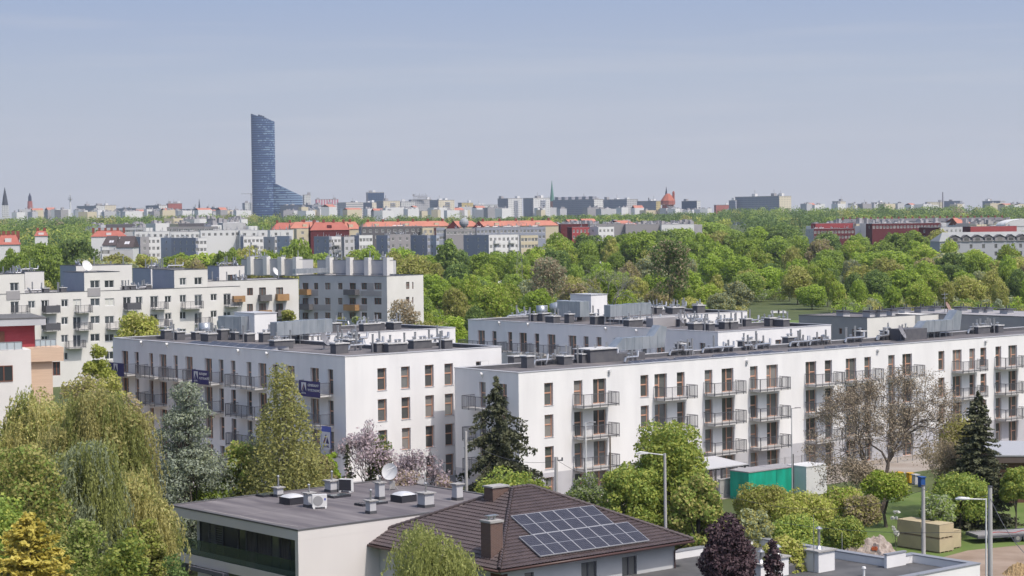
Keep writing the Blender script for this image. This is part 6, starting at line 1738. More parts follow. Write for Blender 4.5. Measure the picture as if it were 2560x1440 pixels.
LMK = [(0, 'above the red walled house'), (230, 'behind the left rooftop boxes'), (470, 'behind the brown windowed box'), (680, 'before the blue grey estate'), (880, 'above the grey building'),
       (1060, 'right of the grey building'), (1240, 'above the rear white block'), (1420, 'above the white lift tower'), (1560, 'behind the dead tree'), (1700, 'right of the tall dark tree'),
       (1850, 'left of the white benches'), (1990, 'behind the white park benches'), (2120, 'above the grey cornered building'), (2260, 'above the antenna building'), (2400, 'towards the right edge'), (2500, 'at the right edge')]
used = {}
def park_tree(kind, px, Y, H, wd=None, seedr=None, top=None, label=None):
    b = at(px, 700, Y)
    x, y = b[0], b[1]; zg = terr(x, y)
    if top is not None: H = at(px, top, Y)[2]-zg
    wd = wd or H*rnd.choice((rnd.uniform(.5, .7), rnd.uniform(.7, 1.1), rnd.uniform(.8, 1.0)))
    me_c, me_t = PK[kind][rnd.randrange(3)]
    W0 = 5.5 if kind in ('conifer', 'poplar') else 9.5; H0 = 13.6 if kind in ('conifer', 'poplar') else 10.6
    mk = [t for p_, t in LMK if p_ <= px][-1] if px > 0 else LMK[0][1]
    dist_ = 'nearest' if Y < 480 else 'near' if Y < 580 else 'front' if Y < 640 else 'third' if Y < 700 else 'middle' if Y < 780 else 'rear' if Y < 900 else 'last'
    lab = f"{WORDS[kind]} tree in the {dist_} row {mk}"
    t = thing('woodland_tree', lab, 'tree', (x, y, zg), rnd.uniform(0, 6.28), 'trees of the wood beyond the white blocks')
    t.scale = (wd/W0, wd/W0, H/H0)
    link('crown', me_c, t); link('trunk', me_t, t)
    used.setdefault(lab, []).append((px, t))
    return t
mixes = ['bright', 'bright2', 'mid', 'bright', 'olive', 'mid', 'dark', 'bright2', 'grey', 'bright', 'olive', 'bright', 'bright2', 'mid', 'bright', 'brown']
def row(Y, x0, x1, h0, h1, step, kinds=mixes, skip=()):
    x = x0+rnd.uniform(0, 10)
    while x < x1:
        if not any(a < x < b for a, b in skip):
            H = rnd.uniform(h0, h1); park_tree(rnd.choice(kinds), x, Y+rnd.uniform(-16, 16), H)
        x += step/Y*FPX*rnd.uniform(.75, 1.2)
row(350, 1075, 1190, 8, 11, 8, ['bright', 'olive', 'fresh' if 0 else 'bright2'])
row(410, 1060, 1330, 9, 12, 9)
row(480, 1030, 1480, 9, 12.5, 9.5)
row(545, 1020, 1720, 10, 13, 10)
row(500, 1480, 1880, 7.5, 9.5, 7.5, ['bright2', 'olive', 'grey', 'brown', 'bright'])
row(540, 1480, 1880, 8.5, 11, 8, ['bright2', 'olive', 'grey', 'brown', 'bright'])
row(530, 2090, 2640, 8.5, 10.5, 7.5, ['bright', 'bright2', 'olive', 'mid'])
row(575, 2060, 2640, 10, 12.5, 8.5)
row(600, 1010, 2640, 10, 13, 9, skip=((1900, 1990),))
row(628, 1870, 2060, 10, 12, 7.5, ['bright', 'bright2', 'olive'])
row(670, 1000, 2640, 12, 15, 10.5)
row(740, 1060, 2640, 13.5, 17, 12)
row(745, 340, 1060, 14.5, 18, 19, ['olive', 'mid', 'bright', 'bright2'])
row(820, 1330, 1980, 16.5, 19.5, 12)
row(820, 1980, 2640, 15, 18, 13)
row(920, 1395, 1980, 18, 21, 12, ['mid', 'dark', 'bright', 'mid', 'bright', 'olive'])
row(920, 1980, 2640, 15.5, 18, 14, ['mid', 'dark', 'bright', 'mid', 'olive'])
row(1040, 1740, 1990, 18, 20, 14, ['mid', 'dark', 'mid', 'olive'])
row(1040, 1990, 2640, 13, 15, 16, ['mid', 'dark', 'mid', 'grey', 'olive'])
row(455, -20, 640, 10, 12, 10, ['olive', 'brown', 'grey', 'olive', 'bright'])
row(540, -20, 1010, 11, 13.5, 11, ['olive', 'mid', 'brown', 'bright', 'olive'])
row(640, -20, 250, 17, 20, 10, ['dark', 'mid', 'mid', 'bright'])
row(800, -20, 250, 18, 21, 12, ['dark', 'mid', 'dark', 'mid'])
row(690, 225, 700, 16.5, 19, 11.5, ['bright2', 'bright', 'mid', 'olive'])
row(700, 700, 1060, 15, 18, 14, ['olive', 'mid', 'bright', 'brown'])
row(620, 230, 1060, 15, 17.5, 10.5, ['brown', 'olive', 'grey', 'mid'])
for kd, px, top, Y, wd in [('dark', 190, 573, 690, 15), ('mid', 110, 590, 640, 14), ('mid', 740, 575, 640, 13), ('mid', 40, 600, 620, 12), ('mid', 925, 602, 660, 12), ('mid', 570, 600, 640, 13), ('poplar', 1120, 580, 700, 9), ('mid', 1400, 565, 830, 13), ('mid', 1690, 560, 900, 17), ('bright', 1600, 568, 820, 20),
                       ('dark', 1960, 550, 1000, 24), ('dark', 1925, 556, 990, 20), ('mid', 1780, 545, 1050, 22), ('mid', 2265, 562, 860, 26), ('bright', 2215, 618, 720, 24), ('grey', 2380, 620, 740, 22), ('poplar', 2490, 585, 850, 10), ('olive', 2500, 650, 700, 22), ('olive', 2560, 640, 690, 22),
                       ('bright', 2030, 705, 560, 9.5), ('bright', 1085, 622, 735, 12), ('bright2', 1140, 622, 750, 12), ('bright', 1195, 620, 740, 12), ('mid', 1243, 619, 755, 11), ('bright', 1290, 618, 745, 12), ('bright2', 1345, 614, 755, 13), ('mid', 2420, 632, 705, 12), ('bright', 2475, 640, 700, 12), ('dark', 2535, 626, 705, 12), ('mid', 1555, 572, 905, 14), ('bright', 1605, 566, 900, 13), ('mid', 1640, 563, 910, 12), ('dark', 1665, 566, 890, 13), ('mid', 1715, 560, 905, 14), ('bright', 1755, 566, 890, 13), ('mid', 1470, 592, 860, 11), ('bright', 1535, 590, 855, 11), ('dark', 1185, 690, 560, 11), ('dark', 1330, 725, 500, 8)]:
    park_tree(kd, px, Y, 0, wd, top=top)
ORD = ['leftmost', 'second', 'third', 'fourth', 'fifth', 'sixth', 'seventh', 'eighth']
for lab, L_ in used.items():
    L_.sort(key=lambda q: q[0]); n = len(L_)
    if n == 2: w_ = ['left', 'right']
    elif n == 3: w_ = ['left', 'middle', 'right']
    else: w_ = [ORD[i] for i in range(n)]
    if n > 1:
        for k, (px, t) in enumerate(L_): t['label'] = w_[k]+' '+lab
bare_tree('broadleaf_tree', 'dead leafless grey tree standing above the white lift tower', 1525, 655, 470, 150, 88, n=0, depth=6, trunk=.3, bark=BARKL)
ntree('poplar_tree', 'tall dark mistletoe laden tree in the middle of the wood', 1672, 590, 500, 110, 'dark', 89, n=6500, s=.42, z0=2, mixleaf=('brown', .35), K=44, rr=(.16, .3), jit=1.0)
ntree('broadleaf_tree', 'brown bare looking round tree in the wood left of the dead tree', 1372, 640, 520, 100, 'brown', 95, n=5200, s=.38, mixleaf=('grey', .3), jit=1.1)
def undergrowth(bands, seed):
    g = np.random.default_rng(seed); Qs, Is = [], []
    for (Y0, Y1, xa, xb, num) in bands:
        for _ in range(num):
            Y = g.uniform(Y0, Y1); c = at(g.uniform(xa, xb), 700, Y); zg = terr(c[0], c[1]); h = g.uniform(1.8, 4.5); W = g.uniform(3, 6)
            cs, rs = crown_lumps(g, W, h, 0, 8, (.3, .5), 'dome'); cs = [(a+c[0], b+c[1], z+zg) for a, b, z in cs]
            Qs.append(blob_leaves(g, cs, rs, 260, .42, 1.2, .5, .8, .1)); Is.append(np.full(len(Qs[-1]), g.integers(0, 4)))
    o = link('undergrowth', qmesh('undergrowth', np.concatenate(Qs), [LEAFS[k] for k in ('mid', 'olive', 'grey', 'bright')], np.concatenate(Is))); o['kind'] = 'stuff'; o['label'] = 'low bushes and undergrowth along the near edge of the wood'
undergrowth([(470, 640, 1000, 1860, 190), (505, 640, 2100, 2620, 150), (600, 660, 1850, 2120, 40), (330, 470, 1040, 1330, 50)], 8)
# far wood in front of the city: one mass
def mass(name, bands, seed, kinds):
    g = np.random.default_rng(seed); Qs, Is = [], []
    for (Y0, Y1, xa, xb, ya, yb, num) in bands:
        for _ in range(num):
            Y = g.uniform(Y0, Y1); px = g.uniform(xa, xb)
            f = (px-xa)/(xb-xa); top = ya+(yb-ya)*f+g.normal()*2.5
            c = at(px, top, Y); zg = terr(c[0], c[1]); h = min(max(c[2]-zg, 7), 24); W = h*g.uniform(.6, 1.0)
            cs, rs = crown_lumps(g, W, h*.9, h*.1, 9, (.34, .55)); cs = [(a+c[0], b+c[1], z+zg) for a, b, z in cs]
            Qs.append(blob_leaves(g, cs, rs, 210, 1.25, 1.2, .6, .85, .1)); Is.append(np.full(len(Qs[-1]), g.choice(len(kinds), p=[k[1] for k in kinds])))
    me = qmesh(name, np.concatenate(Qs), [LEAFS[k[0]] for k in kinds], np.concatenate(Is))
    o = link(name, me); o['kind'] = 'stuff'; o['label'] = 'band of distant green trees between the estates and the city skyline'
    return o
mass('distant_wood', [(1900, 2500, -30, 640, 546, 538, 190), (1900, 2500, 640, 1250, 538, 546, 170), (1900, 2500, 1250, 1800, 544, 532, 170), (1900, 2500, 1800, 2600, 524, 516, 230),
                      (1250, 1800, -30, 420, 560, 562, 90), (1300, 1800, 400, 700, 560, 556, 60), (1300, 1800, 700, 1430, 553, 552, 90), (1400, 1800, 1400, 2600, 546, 535, 200), (1000, 1300, -30, 240, 572, 574, 40)],
     5, [('mid', .36), ('dark', .50), ('fresh', .07), ('olive', .05), ('brown', .02)])
# ------------------------------------------------------------------ estates behind the wood
C8 = lambda r, g, b: (r, g, b)
SLATE = mat('slate_and_shade_blue', (.31, .33, .40), .9)  # slate walls; on left ends of white blocks it is shade painted in
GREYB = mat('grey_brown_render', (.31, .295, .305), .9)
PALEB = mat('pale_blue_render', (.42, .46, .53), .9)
REDR = mat('red_roof_tiles', (.44, .15, .115), .85, (.37, .125, .10), .25, detail=6)
REDD = mat('dark_red_render', (.13, .03, .035), .9)
REDL = mat('bright_red_render', (.36, .07, .075), .9)
ORR = mat('orange_roof_tiles', (.52, .215, .155), .85, (.46, .185, .135), .2, detail=6)
BROOF = mat('dark_brown_roof', (.075, .06, .062), .8, (.095, .075, .075), .4)
SHEETR = mat('pale_sheet_roof', (.36, .37, .37), .6, (.31, .32, .32), .2)
CREAM = mat('cream_render', (.62, .55, .40), .9)
def zat(px, py, Y): return at(px, py, Y)[2]
def fblock(label, x0, xc, x1, yt, Y, mL, mR, base=None, rows=4, cols=None, yaw=YAW, cat='apartment building', deck=BITU, cope=COPE, cl=3, group='far estate buildings', st=2.8, wl=None, wr=None, win=(1.3, 1.4), fm=WHITEF, name='apartment_building', balc=0):
    c = at(xc, yt, Y); b = terr(c[0], c[1]) - .5 if base is None else base
    root, c, e1, e2, lr, ll, H = building(name, label, cat, (xc, yt), None, x0, x1, yaw, b, Y=Y, group=group, wl=wl, wr=wr)
    opsR, opsL = [], []
    if rows:
        n = cols or max(1, int(lr/4)); nL = max(1, int(ll/4.5))
        for j in range(rows):
            z1 = H-1.2-j*st
            for k in range(n):
                xx = lr*(k+.5)/n; opsR.append((xx-win[0]/2, xx+win[0]/2, z1-win[1], z1)); add_window(root, 'two', win[0], win[1], 'y', xx, z1-win[1], .1, fm, GLASS)
            if ll > 4:
                for k in range(nL):
                    yy = ll*(k+.5)/nL; opsL.append((yy-.55, yy+.55, z1-win[1], z1)); add_window(root, 'two', 1.1, win[1], 'x', yy, z1-win[1], .1, fm, GLASS)
    plain_walls(root, lr, ll, H, opsL, opsR, mL, mR, .1)
    roof_parts(root, [(0, 0), (lr, 0), (lr, ll), (0, ll)], H+.02, deck, cope, GREYL, par=.3, pw=.4)
    for k in range(balc):
        for j in range(min(rows, 3)): add_balcony(root, 3.0, 'y', lr*(k+.5)/balc-1.5, H-1.2-j*st-2.2, dp=1.2, slab=OFFW, rm=WHITEF, solid=True)
    if cl: clutter(root, .5, max(1, lr-1), .5, max(1, ll-1), H-.2, cl, int(xc))
    return root
def cr1(x): return 230+x/6.4
def cr2(x): return 600+x/6.4
def cr3(x): return 960+x/5.82
fblock('white estate block at the left, its end coloured in dark blue shade, beside the two dark brown roofs', cr1(655), cr1(770), cr1(805)-.5, 592, 800, SLATE, GREYR, rows=3, wl=None, wr=4, cl=0)
fblock('white estate block with a row of four narrow windows, next to the dark blue shaded end', cr1(800), cr1(806), cr1(1090), 592.5, 805, GREYL, OFFW, rows=3, cols=4, wl=8, cl=5)
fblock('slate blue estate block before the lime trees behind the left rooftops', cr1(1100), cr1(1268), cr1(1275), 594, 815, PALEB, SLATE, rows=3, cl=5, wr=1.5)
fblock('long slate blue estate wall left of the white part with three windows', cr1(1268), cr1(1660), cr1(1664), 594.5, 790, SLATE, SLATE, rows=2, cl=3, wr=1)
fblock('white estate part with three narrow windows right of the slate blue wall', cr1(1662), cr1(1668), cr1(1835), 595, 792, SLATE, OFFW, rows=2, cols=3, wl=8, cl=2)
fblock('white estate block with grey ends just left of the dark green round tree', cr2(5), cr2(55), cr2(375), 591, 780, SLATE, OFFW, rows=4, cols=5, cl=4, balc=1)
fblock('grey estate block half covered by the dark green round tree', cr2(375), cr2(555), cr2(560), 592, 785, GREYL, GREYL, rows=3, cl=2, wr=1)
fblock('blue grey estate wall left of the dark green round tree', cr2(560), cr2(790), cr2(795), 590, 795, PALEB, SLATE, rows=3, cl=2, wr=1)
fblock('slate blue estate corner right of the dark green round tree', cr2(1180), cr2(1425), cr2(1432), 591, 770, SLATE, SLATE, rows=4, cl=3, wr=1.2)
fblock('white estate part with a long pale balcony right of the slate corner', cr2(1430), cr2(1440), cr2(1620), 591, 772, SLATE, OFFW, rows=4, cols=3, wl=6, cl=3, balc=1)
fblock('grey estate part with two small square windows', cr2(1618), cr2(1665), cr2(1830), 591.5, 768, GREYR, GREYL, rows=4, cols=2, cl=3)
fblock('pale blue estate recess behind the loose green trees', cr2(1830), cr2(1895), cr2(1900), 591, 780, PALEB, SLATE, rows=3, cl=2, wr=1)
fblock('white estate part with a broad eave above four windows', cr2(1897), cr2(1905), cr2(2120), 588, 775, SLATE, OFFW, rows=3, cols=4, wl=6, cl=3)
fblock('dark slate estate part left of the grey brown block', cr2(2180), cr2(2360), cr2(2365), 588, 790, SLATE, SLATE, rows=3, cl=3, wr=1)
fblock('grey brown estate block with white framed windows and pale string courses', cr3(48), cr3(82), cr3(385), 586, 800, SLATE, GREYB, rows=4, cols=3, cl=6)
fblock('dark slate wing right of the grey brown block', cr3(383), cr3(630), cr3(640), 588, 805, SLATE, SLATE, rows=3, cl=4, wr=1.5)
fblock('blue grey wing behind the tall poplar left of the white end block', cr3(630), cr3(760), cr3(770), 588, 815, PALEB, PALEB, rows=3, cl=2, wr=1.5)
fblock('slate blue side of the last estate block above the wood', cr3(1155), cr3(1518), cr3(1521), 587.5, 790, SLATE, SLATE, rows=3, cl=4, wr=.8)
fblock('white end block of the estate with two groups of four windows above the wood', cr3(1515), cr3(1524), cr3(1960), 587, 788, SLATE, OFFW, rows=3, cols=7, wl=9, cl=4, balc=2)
# white line of roofs behind
for x0, x1, yt, Y, lb in [(680, 1240, 579, 860, 'far left'), (1250, 1720, 580, 880, 'second'), (1735, 2300, 576, 900, 'third'), (2305, 2550, 574, 905, 'fourth')]:
    fblock(f'low white band of roofs behind the estate, {lb} of the row', cr1(x0)-2, cr1(x0), cr1(x1), yt, Y, OFFW, OFFW, rows=1, wl=8, cl=9, cols=6, st=2.5, yaw=75)
fblock('white roof band with grey vents left of the red roofs', cr2(0)-2, cr2(2), cr2(440), 576, 900, OFFW, OFFW, rows=2, wl=8, cl=7, yaw=75)
fblock('white roof band just under the first red roofs', cr2(480)-2, cr2(482), cr2(850), 575, 890, OFFW, OFFW, rows=2, wl=8, cl=5, yaw=75)
fblock('yellowish block under the red roofs', cr2(900), cr2(905), cr2(1095), 572, 930, CREAM, CREAM, rows=2, wl=8, cl=0, yaw=75)
fblock('dark grey flat block with many white vents before the red roofs', cr2(1900), cr2(1940), cr3(555), 567, 900, SLATE, GREYD, rows=2, cols=10, cl=22, yaw=72)
fblock('cream block with a sloping top in the middle of the red roofs', cr3(556), cr3(560), cr3(720), 569, 905, CREAM, CREAM, rows=1, cols=2, wl=8, cl=0, yaw=72)
fblock('slate and orange block in front of the pointed red gables', cr3(722), cr3(760), cr3(885), 569, 900, ORR, SLATE, rows=2, cols=3, cl=1, yaw=72)
fblock('brown grey block under the round grey water ball', cr3(890), cr3(900), cr3(1330), 572, 900, GREYB, GREYB, rows=1, cols=8, wl=8, cl=3, yaw=72)
fblock('long dark slate block with white clutter along its roof, right of the water ball', cr3(1340), cr3(1345), cr3(2350), 569, 905, SLATE, SLATE, rows=2, cols=18, wl=8, cl=30, yaw=74)
fblock('pale yellow scaffolded block behind the end of the estate', cr3(1970), cr3(1990), cr3(2240), 588, 830, CREAM, CREAM, rows=2, cols=5, cl=0, yaw=66)
# red roofed rows
def gable(label, x0, x1, yr, ye, Y, m, mw=CREAM, depth=11, yaw=78, name='house_row', drop=6, group='red roofed rows', cat='row of houses', chim=0, y2=None):
    a = at(x0, ye, Y); e1, e2 = dirs(yaw)
    ln = extent(a, e1, x1); zb = terr(a[0], a[1])-.5
    q = at((x0+x1)/2, yr, Y+depth/2); rise = max(2.0, q[2]-a[2])
    t = thing(name, label, cat, (a[0], a[1], zb), frame(yaw), group)
    h = a[2]-zb
    mb = MB(); mb.box(.3, ln-.3, .3, depth-.3, 0, h-.02)
    mb.poly([(.3, .3, h-.02), (.3, depth/2, h+rise-.3), (.3, depth-.3, h-.02)][::-1]); mb.poly([(ln-.3, .3, h-.02), (ln-.3, depth-.3, h-.02), (ln-.3, depth/2, h+rise-.3)][::1]); mb.obj('wall', mw, t)
    mb = MB(); hp = min(3.0, ln*.2)
    mb.quad((0, 0, h), (ln, 0, h), (ln-hp, depth/2, h+rise), (hp, depth/2, h+rise)); mb.quad((ln, depth, h), (0, depth, h), (hp, depth/2, h+rise), (ln-hp, depth/2, h+rise))
    mb.poly([(0, depth, h), (0, 0, h), (hp, depth/2, h+rise)]); mb.poly([(ln, 0, h), (ln, depth, h), (ln-hp, depth/2, h+rise)])
    mb.obj('roof', m, t)
    for k in range(chim):
        x = ln*(k+.5)/chim; c = MB(); c.box(x-.5, x+.5, depth*.5-.5, depth*.5+.3, h+rise*.5, h+rise+1.1); c.obj('chimney', mat('brick_red', (.25, .08, .06), .9), t)
    for k in range(max(1, int(ln/14))):
        x = ln*(k+.5)/max(1, int(ln/14)); c = MB(); c.box(x-1, x+1, depth*.12, depth*.34, h+.2, h+rise*.62); c.obj('dormer', mw, t)
    return t
gable('darker red roof at the left end of the red roofed rows', 680, 806, 556, 574, 960, REDR, chim=4)
gable('wide red roof below the pale hall roof', 725, 802, 554.5, 571, 950, ORR, chim=1)
gable('red roofs with skylights left of the dark gap', 775, 875, 555, 576, 930, REDR, REDD, chim=4)
gable('short red roof left of the dark gap', 855, 902, 554, 573, 935, ORR, chim=1)
gable('long orange red roof from the dark gap to the first pointed gable', 905, 1130, 553, 568, 960, ORR, chim=6)
gable('orange red roof between the pointed gables', 1128, 1200, 552, 567, 962, ORR, chim=1)
gable('long orange red roof right of the second pointed gable', 1192, 1398, 551.5, 566, 965, ORR, chim=5)
for px, lb in ((1133, 'left'), (1197, 'right')):
    a = at(px, 566, 952); zb = terr(a[0], a[1]); t = thing('gable_house', f'pointed dark gable with pale edge in the red roofs, the {lb} one of two', 'house', (a[0], a[1], zb), 0, 'pointed gables in the red roofs')
    h = a[2]-zb; mb = MB(); mb.prism([(-3.2, 0), (3.2, 0), (3.2, 6), (-3.2, 6)], 0, h-1); mb.poly([(-3.2, 0, h-1), (3.2, 0, h-1), (0, 0, h+2.6)]); mb.obj('wall', REDD, t)
    mb = MB(); mb.quad((-3.8, -.3, h-1.4), (0, -.3, h+3), (0, 7, h+3), (-3.8, 7, h-1.4)); mb.quad((0, -.3, h+3), (3.8, -.3, h-1.4), (3.8, 7, h-1.4), (0, 7, h+3)); mb.obj('roof', ORR, t)
a = at(1160, 560, 915); t = thing('water_tower', 'small round grey water ball on a stem among the red roofs', 'water tower', (a[0], a[1], terr(a[0], a[1])))
h = a[2]-terr(a[0], a[1]); mb = MB(); mb.cyl(0, 0, 0, h, .7, .5, 10); mb.obj('stem', GREYL, t)
mb = MB(); n = 14
for i in range(7):
    for j in range(n):
        f = lambda i, j: (2.2*math.sin(math.pi*i/7)*math.cos(2*math.pi*j/n), 2.2*math.sin(math.pi*i/7)*math.sin(2*math.pi*j/n), h+.6-2.2*math.cos(math.pi*i/7))
        mb.quad(f(i, j), f(i, j+1), f(i+1, j+1), f(i+1, j))
smooth(mb.obj('ball', mat('ball_grey', (.33, .35, .37), .6), t))
# two dark roofed houses and red roofs on the left
def steep(label, x0, x1, yr, ye, Y, m, sl=14, group='dark roofed houses on the left'):
    a = at(x0, ye, Y); b = at(x1, ye, Y); zb = terr(a[0], a[1])-.5; t = thing('house', label, 'house', (a[0], a[1], zb), 0, group)
    w_ = b[0]-a[0]; h = a[2]-zb; r = at(x0, yr, Y+4)[2]-a[2]; mb = MB(); mb.box(.3, w_-.3, .3, 11.7, 0, h); mb.obj('wall', OFFW, t)
    mb = MB(); mb.quad((0, 0, h), (w_, 0, h), (w_-.4, 6, h+r), (w_*.16, 6, h+r)); mb.quad((w_, 12, h), (0, 12, h), (w_*.16, 6, h+r), (w_-.4, 6, h+r)); mb.poly([(0, 12, h), (0, 0, h), (w_*.16, 6, h+r)]); mb.poly([(w_, 0, h), (w_, 12, h), (w_-.4, 6, h+r)]); mb.obj('roof', m, t)
    for q in (.45, .56): c = MB(); c.quad((w_*q, 1.6, h+r*.27+.1), (w_*q+1, 1.6, h+r*.27+.1), (w_*q+1.1, 3, h+r*.5+.1), (w_*q+.1, 3, h+r*.5+.1)); c.obj('roof_window', PRINT, t)
steep('left of the two steep dark brown roofs beside the estate', 254, 290, 590, 614, 735, BROOF)
steep('right of the two steep dark brown roofs beside the estate', 288, 334, 590.5, 619, 725, BROOF)
fblock('low white annexe below the dark brown roofs', cr1(150), cr1(155), cr1(275), 617, 700, OFFW, OFFW, rows=1, cols=3, wl=6, cl=0, yaw=75, cat='house', name='house')
fblock('low pale grey wall block between dark roofs and the first white estate part', cr1(275), cr1(280), cr1(655), 625, 705, GREYL, GREYL, rows=0, wl=6, cl=2, yaw=78, cat='house', name='house')
gable('red roof at the left edge above the white wall', -10, 50, 586, 612, 640, REDR, OFFW, chim=5, group='red roofs on the left', drop=4)
gable('small red roof peeping over the trees right of the left edge one', 85, 120, 578, 590, 760, REDR, OFFW, chim=2, group='red roofs on the left')
gable('long red roof above the two dark brown roofs', 226, 318, 576, 592, 820, REDR, OFFW, chim=6, group='red roofs on the left')
fblock('long pale hall with a dark glazed upper floor, left one of two', 236, 238, 358, 570, 1100, OFFW, GREYL, rows=1, cols=22, wl=20, cl=1, yaw=84, cat='hall', name='hall', group='long halls before the wood')
fblock('dark glazed upper floor on top of the left long hall', 262, 264, 333, 560.5, 1115, SLATE, GREYD, rows=0, wl=12, cl=0, yaw=84, cat='hall', name='hall', group='long halls before the wood')
fblock('long brownish hall with a dark upper floor, right one of two', 415, 417, 545, 567.5, 1120, OFFW, GREYB, rows=1, cols=22, wl=20, cl=1, yaw=84, cat='hall', name='hall', group='long halls before the wood')
fblock('dark glazed upper floor on top of the right long hall', 443, 446, 508, 558.5, 1135, SLATE, GREYD, rows=0, wl=12, cl=0, yaw=84, cat='hall', name='hall', group='long halls before the wood')
fblock('small white hall right of the long halls', 548, 552, 597, 555, 1180, OFFW, OFFW, rows=1, cols=9, wl=16, cl=0, yaw=84, cat='hall', name='hall', group='long halls before the wood')
fblock('pale round cornered hall roof behind the red roofs', 748, 752, 797, 552, 1100, OFFW, GREYL, rows=0, wl=20, cl=3, yaw=84, cat='hall', name='hall', group='long halls before the wood')
# right of the middle: red and white rows
fblock('red block with a dark side above the trees in the middle', 1418, 1430, 1495, 568, 940, REDD, REDL, rows=2, cols=7, cl=5, group='red and white rows on the right')
fblock('white block with narrow windows beside the red one in the middle', 1494, 1496, 1535, 567, 942, OFFW, OFFW, rows=3, cols=4, wl=8, cl=3, group='red and white rows on the right')
for x0, x1, yt, lb, c_ in [(1400, 1470, 560, 'first', REDD), (1472, 1560, 560, 'second', GREYB), (1562, 1650, 561, 'third', GREYB), (1652, 1735, 561, 'fourth', OFFW)]:
    fblock(f'low roof with white chimneys behind the red block, {lb} from the left', x0, x0+2, x1, yt, 985, c_, c_, rows=0, wl=10, cl=26, yaw=80, group='red and white rows on the right')
c9 = lambda x: 1980+x/4.414
fblock('burgundy block with pale strips, lower row on the right', c9(150), c9(240), c9(690), 572, 1080, GREYL, REDD, rows=2, cols=12, cl=16, yaw=80, group='red and white rows on the right')
fblock('red roofed strip above the burgundy block on the right', c9(258), c9(260), c9(705), 558.5, 1120, REDL, REDL, rows=0, wl=8, cl=12, yaw=80, group='red and white rows on the right')
fblock('cream strip beside the red strip on the right', c9(706), c9(708), c9(838), 559, 1120, CREAM, CREAM, rows=0, wl=8, cl=4, yaw=80, group='red and white rows on the right')
fblock('long burgundy block with grey strips behind the tall round tree', c9(880), c9(885), c9(1640), 559, 1040, REDD, REDD, rows=1, cols=20, wl=8, cl=14, yaw=76, group='red and white rows on the right')
fblock('burgundy block with two white framed windows beside the grey mansard roof', c9(1400), c9(1640), c9(1880), 568, 960, REDD, GREYL, rows=5, cols=5, cl=6, group='red and white rows on the right')
fblock('bright red strip behind the grey mansard roof', c9(1885), c9(1970), c9(2480), 566, 985, REDD, REDL, rows=0, cl=14, yaw=76, group='red and white rows on the right')
gable('long dark grey roof at the rear of the right rows', c9(560), c9(2400), 548.5, 556, 1220, GREYD, GREYB, chim=24, depth=14, yaw=83, group='red and white rows on the right')
# barrel roof
a = at(2512, 566, 1010); t = thing('hall', 'white barrel roofed hall at the right edge above the red strip', 'hall', (a[0], a[1], terr(a[0], a[1])), 0, 'red and white rows on the right'); h = a[2]-terr(a[0], a[1])
mb = MB(); 
for i in range(8):
    a0, a1 = math.pi/2*(1-i/8), math.pi/2*(1-(i+1)/8)
    mb.quad((8-8*math.cos(math.pi/2-a0) if 0 else 10*(1-math.sin(a0)), 0, h+3.6*math.cos(a0)), (10*(1-math.sin(a1)), 0, h+3.6*math.cos(a1)), (10*(1-math.sin(a1)), 20, h+3.6*math.cos(a1)), (10*(1-math.sin(a0)), 20, h+3.6*math.cos(a0)))
mb.quad((10, 0, h+3.6), (40, 0, h+3.6), (40, 20, h+3.6), (10, 20, h+3.6)); mb.box(.2, 40, .2, 19.8, 0, h); mb.poly([(0, 0, h), (40, 0, h), (40, 0, h+3.6), (10, 0, h+3.6), (5, 0, h+3.1), (1.5, 0, h+1.8)]); mb.obj('roof', OFFW, t)
# grey mansard building with dormers, right edge
am = at(2350, 604, 760); zb = terr(am[0], am[1])-.5; ym = 84.0; t = thing('apartment_building', 'pale grey building with a mansard roof and a row of dormers at the right edge', 'apartment building', (am[0], am[1], zb), frame(ym), 'red and white rows on the right')
h = am[2]-zb; ln = 46; r = at(2350, 581, 766)[2]-am[2]
mb = MB(); ops = []
for k in range(9):
    xx = 2.5+k*4.9
    for j in range(3): ops.append((xx-.55, xx+.55, h-2.8-j*2.9, h-1.2-j*2.9)); add_window(t, 'two', 1.1, 1.6, 'y', xx, h-2.8-j*2.9, .12, GREYR, GLASS, off=.3)
wall_with_openings(mb, (0, .3, 0), (1, 0, 0), (0, 1, 0), 0, ln, 0, h, ops, .12); mb.quad((0, 12, 0), (0, .3, 0), (0, .3, h), (0, 12, h)); mb.obj('wall', mat('pale_grey_facade', (.43, .44, .47), .9), t)
mb = MB(); mb.quad((-.3, 0, h), (ln, 0, h), (ln, 5, h+r), (2.5, 5, h+r)); mb.poly([(-.3, 12, h), (-.3, 0, h), (2.5, 5, h+r)]); mb.quad((ln, 12, h), (-.3, 12, h), (2.5, 5, h+r), (ln, 5, h+r)); mb.obj('roof', SHEETR, t)
for k in range(9):
    x = 6+k*4.4; w_ = 1.5 if k % 2 else 2.0; mb = MB(); mb.box(x-w_, x+w_, -.1, 3, h-.1, h+r*.42); d = mb.obj('dormer', GREYB, t)
    mb = MB(); mb.quad((x-w_-.3, -.4, h+r*.40), (x, -.4, h+r*.72), (x, 4, h+r*.72), (x-w_-.3, 4, h+r*.40)); mb.quad((x, -.4, h+r*.72), (x+w_+.3, -.4, h+r*.40), (x+w_+.3, 4, h+r*.40), (x, 4, h+r*.72)); mb.poly([(x-w_, -.12, h+r*.4), (x+w_, -.12, h+r*.4), (x, -.12, h+r*.68)]); mb.obj('dormer_roof', GREYD, d)
    mb = MB(); mb.quad((x-.9, -.12, h+.2), (x+.9, -.12, h+.2), (x+.9, -.12, h+r*.36), (x-.9, -.12, h+r*.36)); mb.obj('pane', GLASS, d)
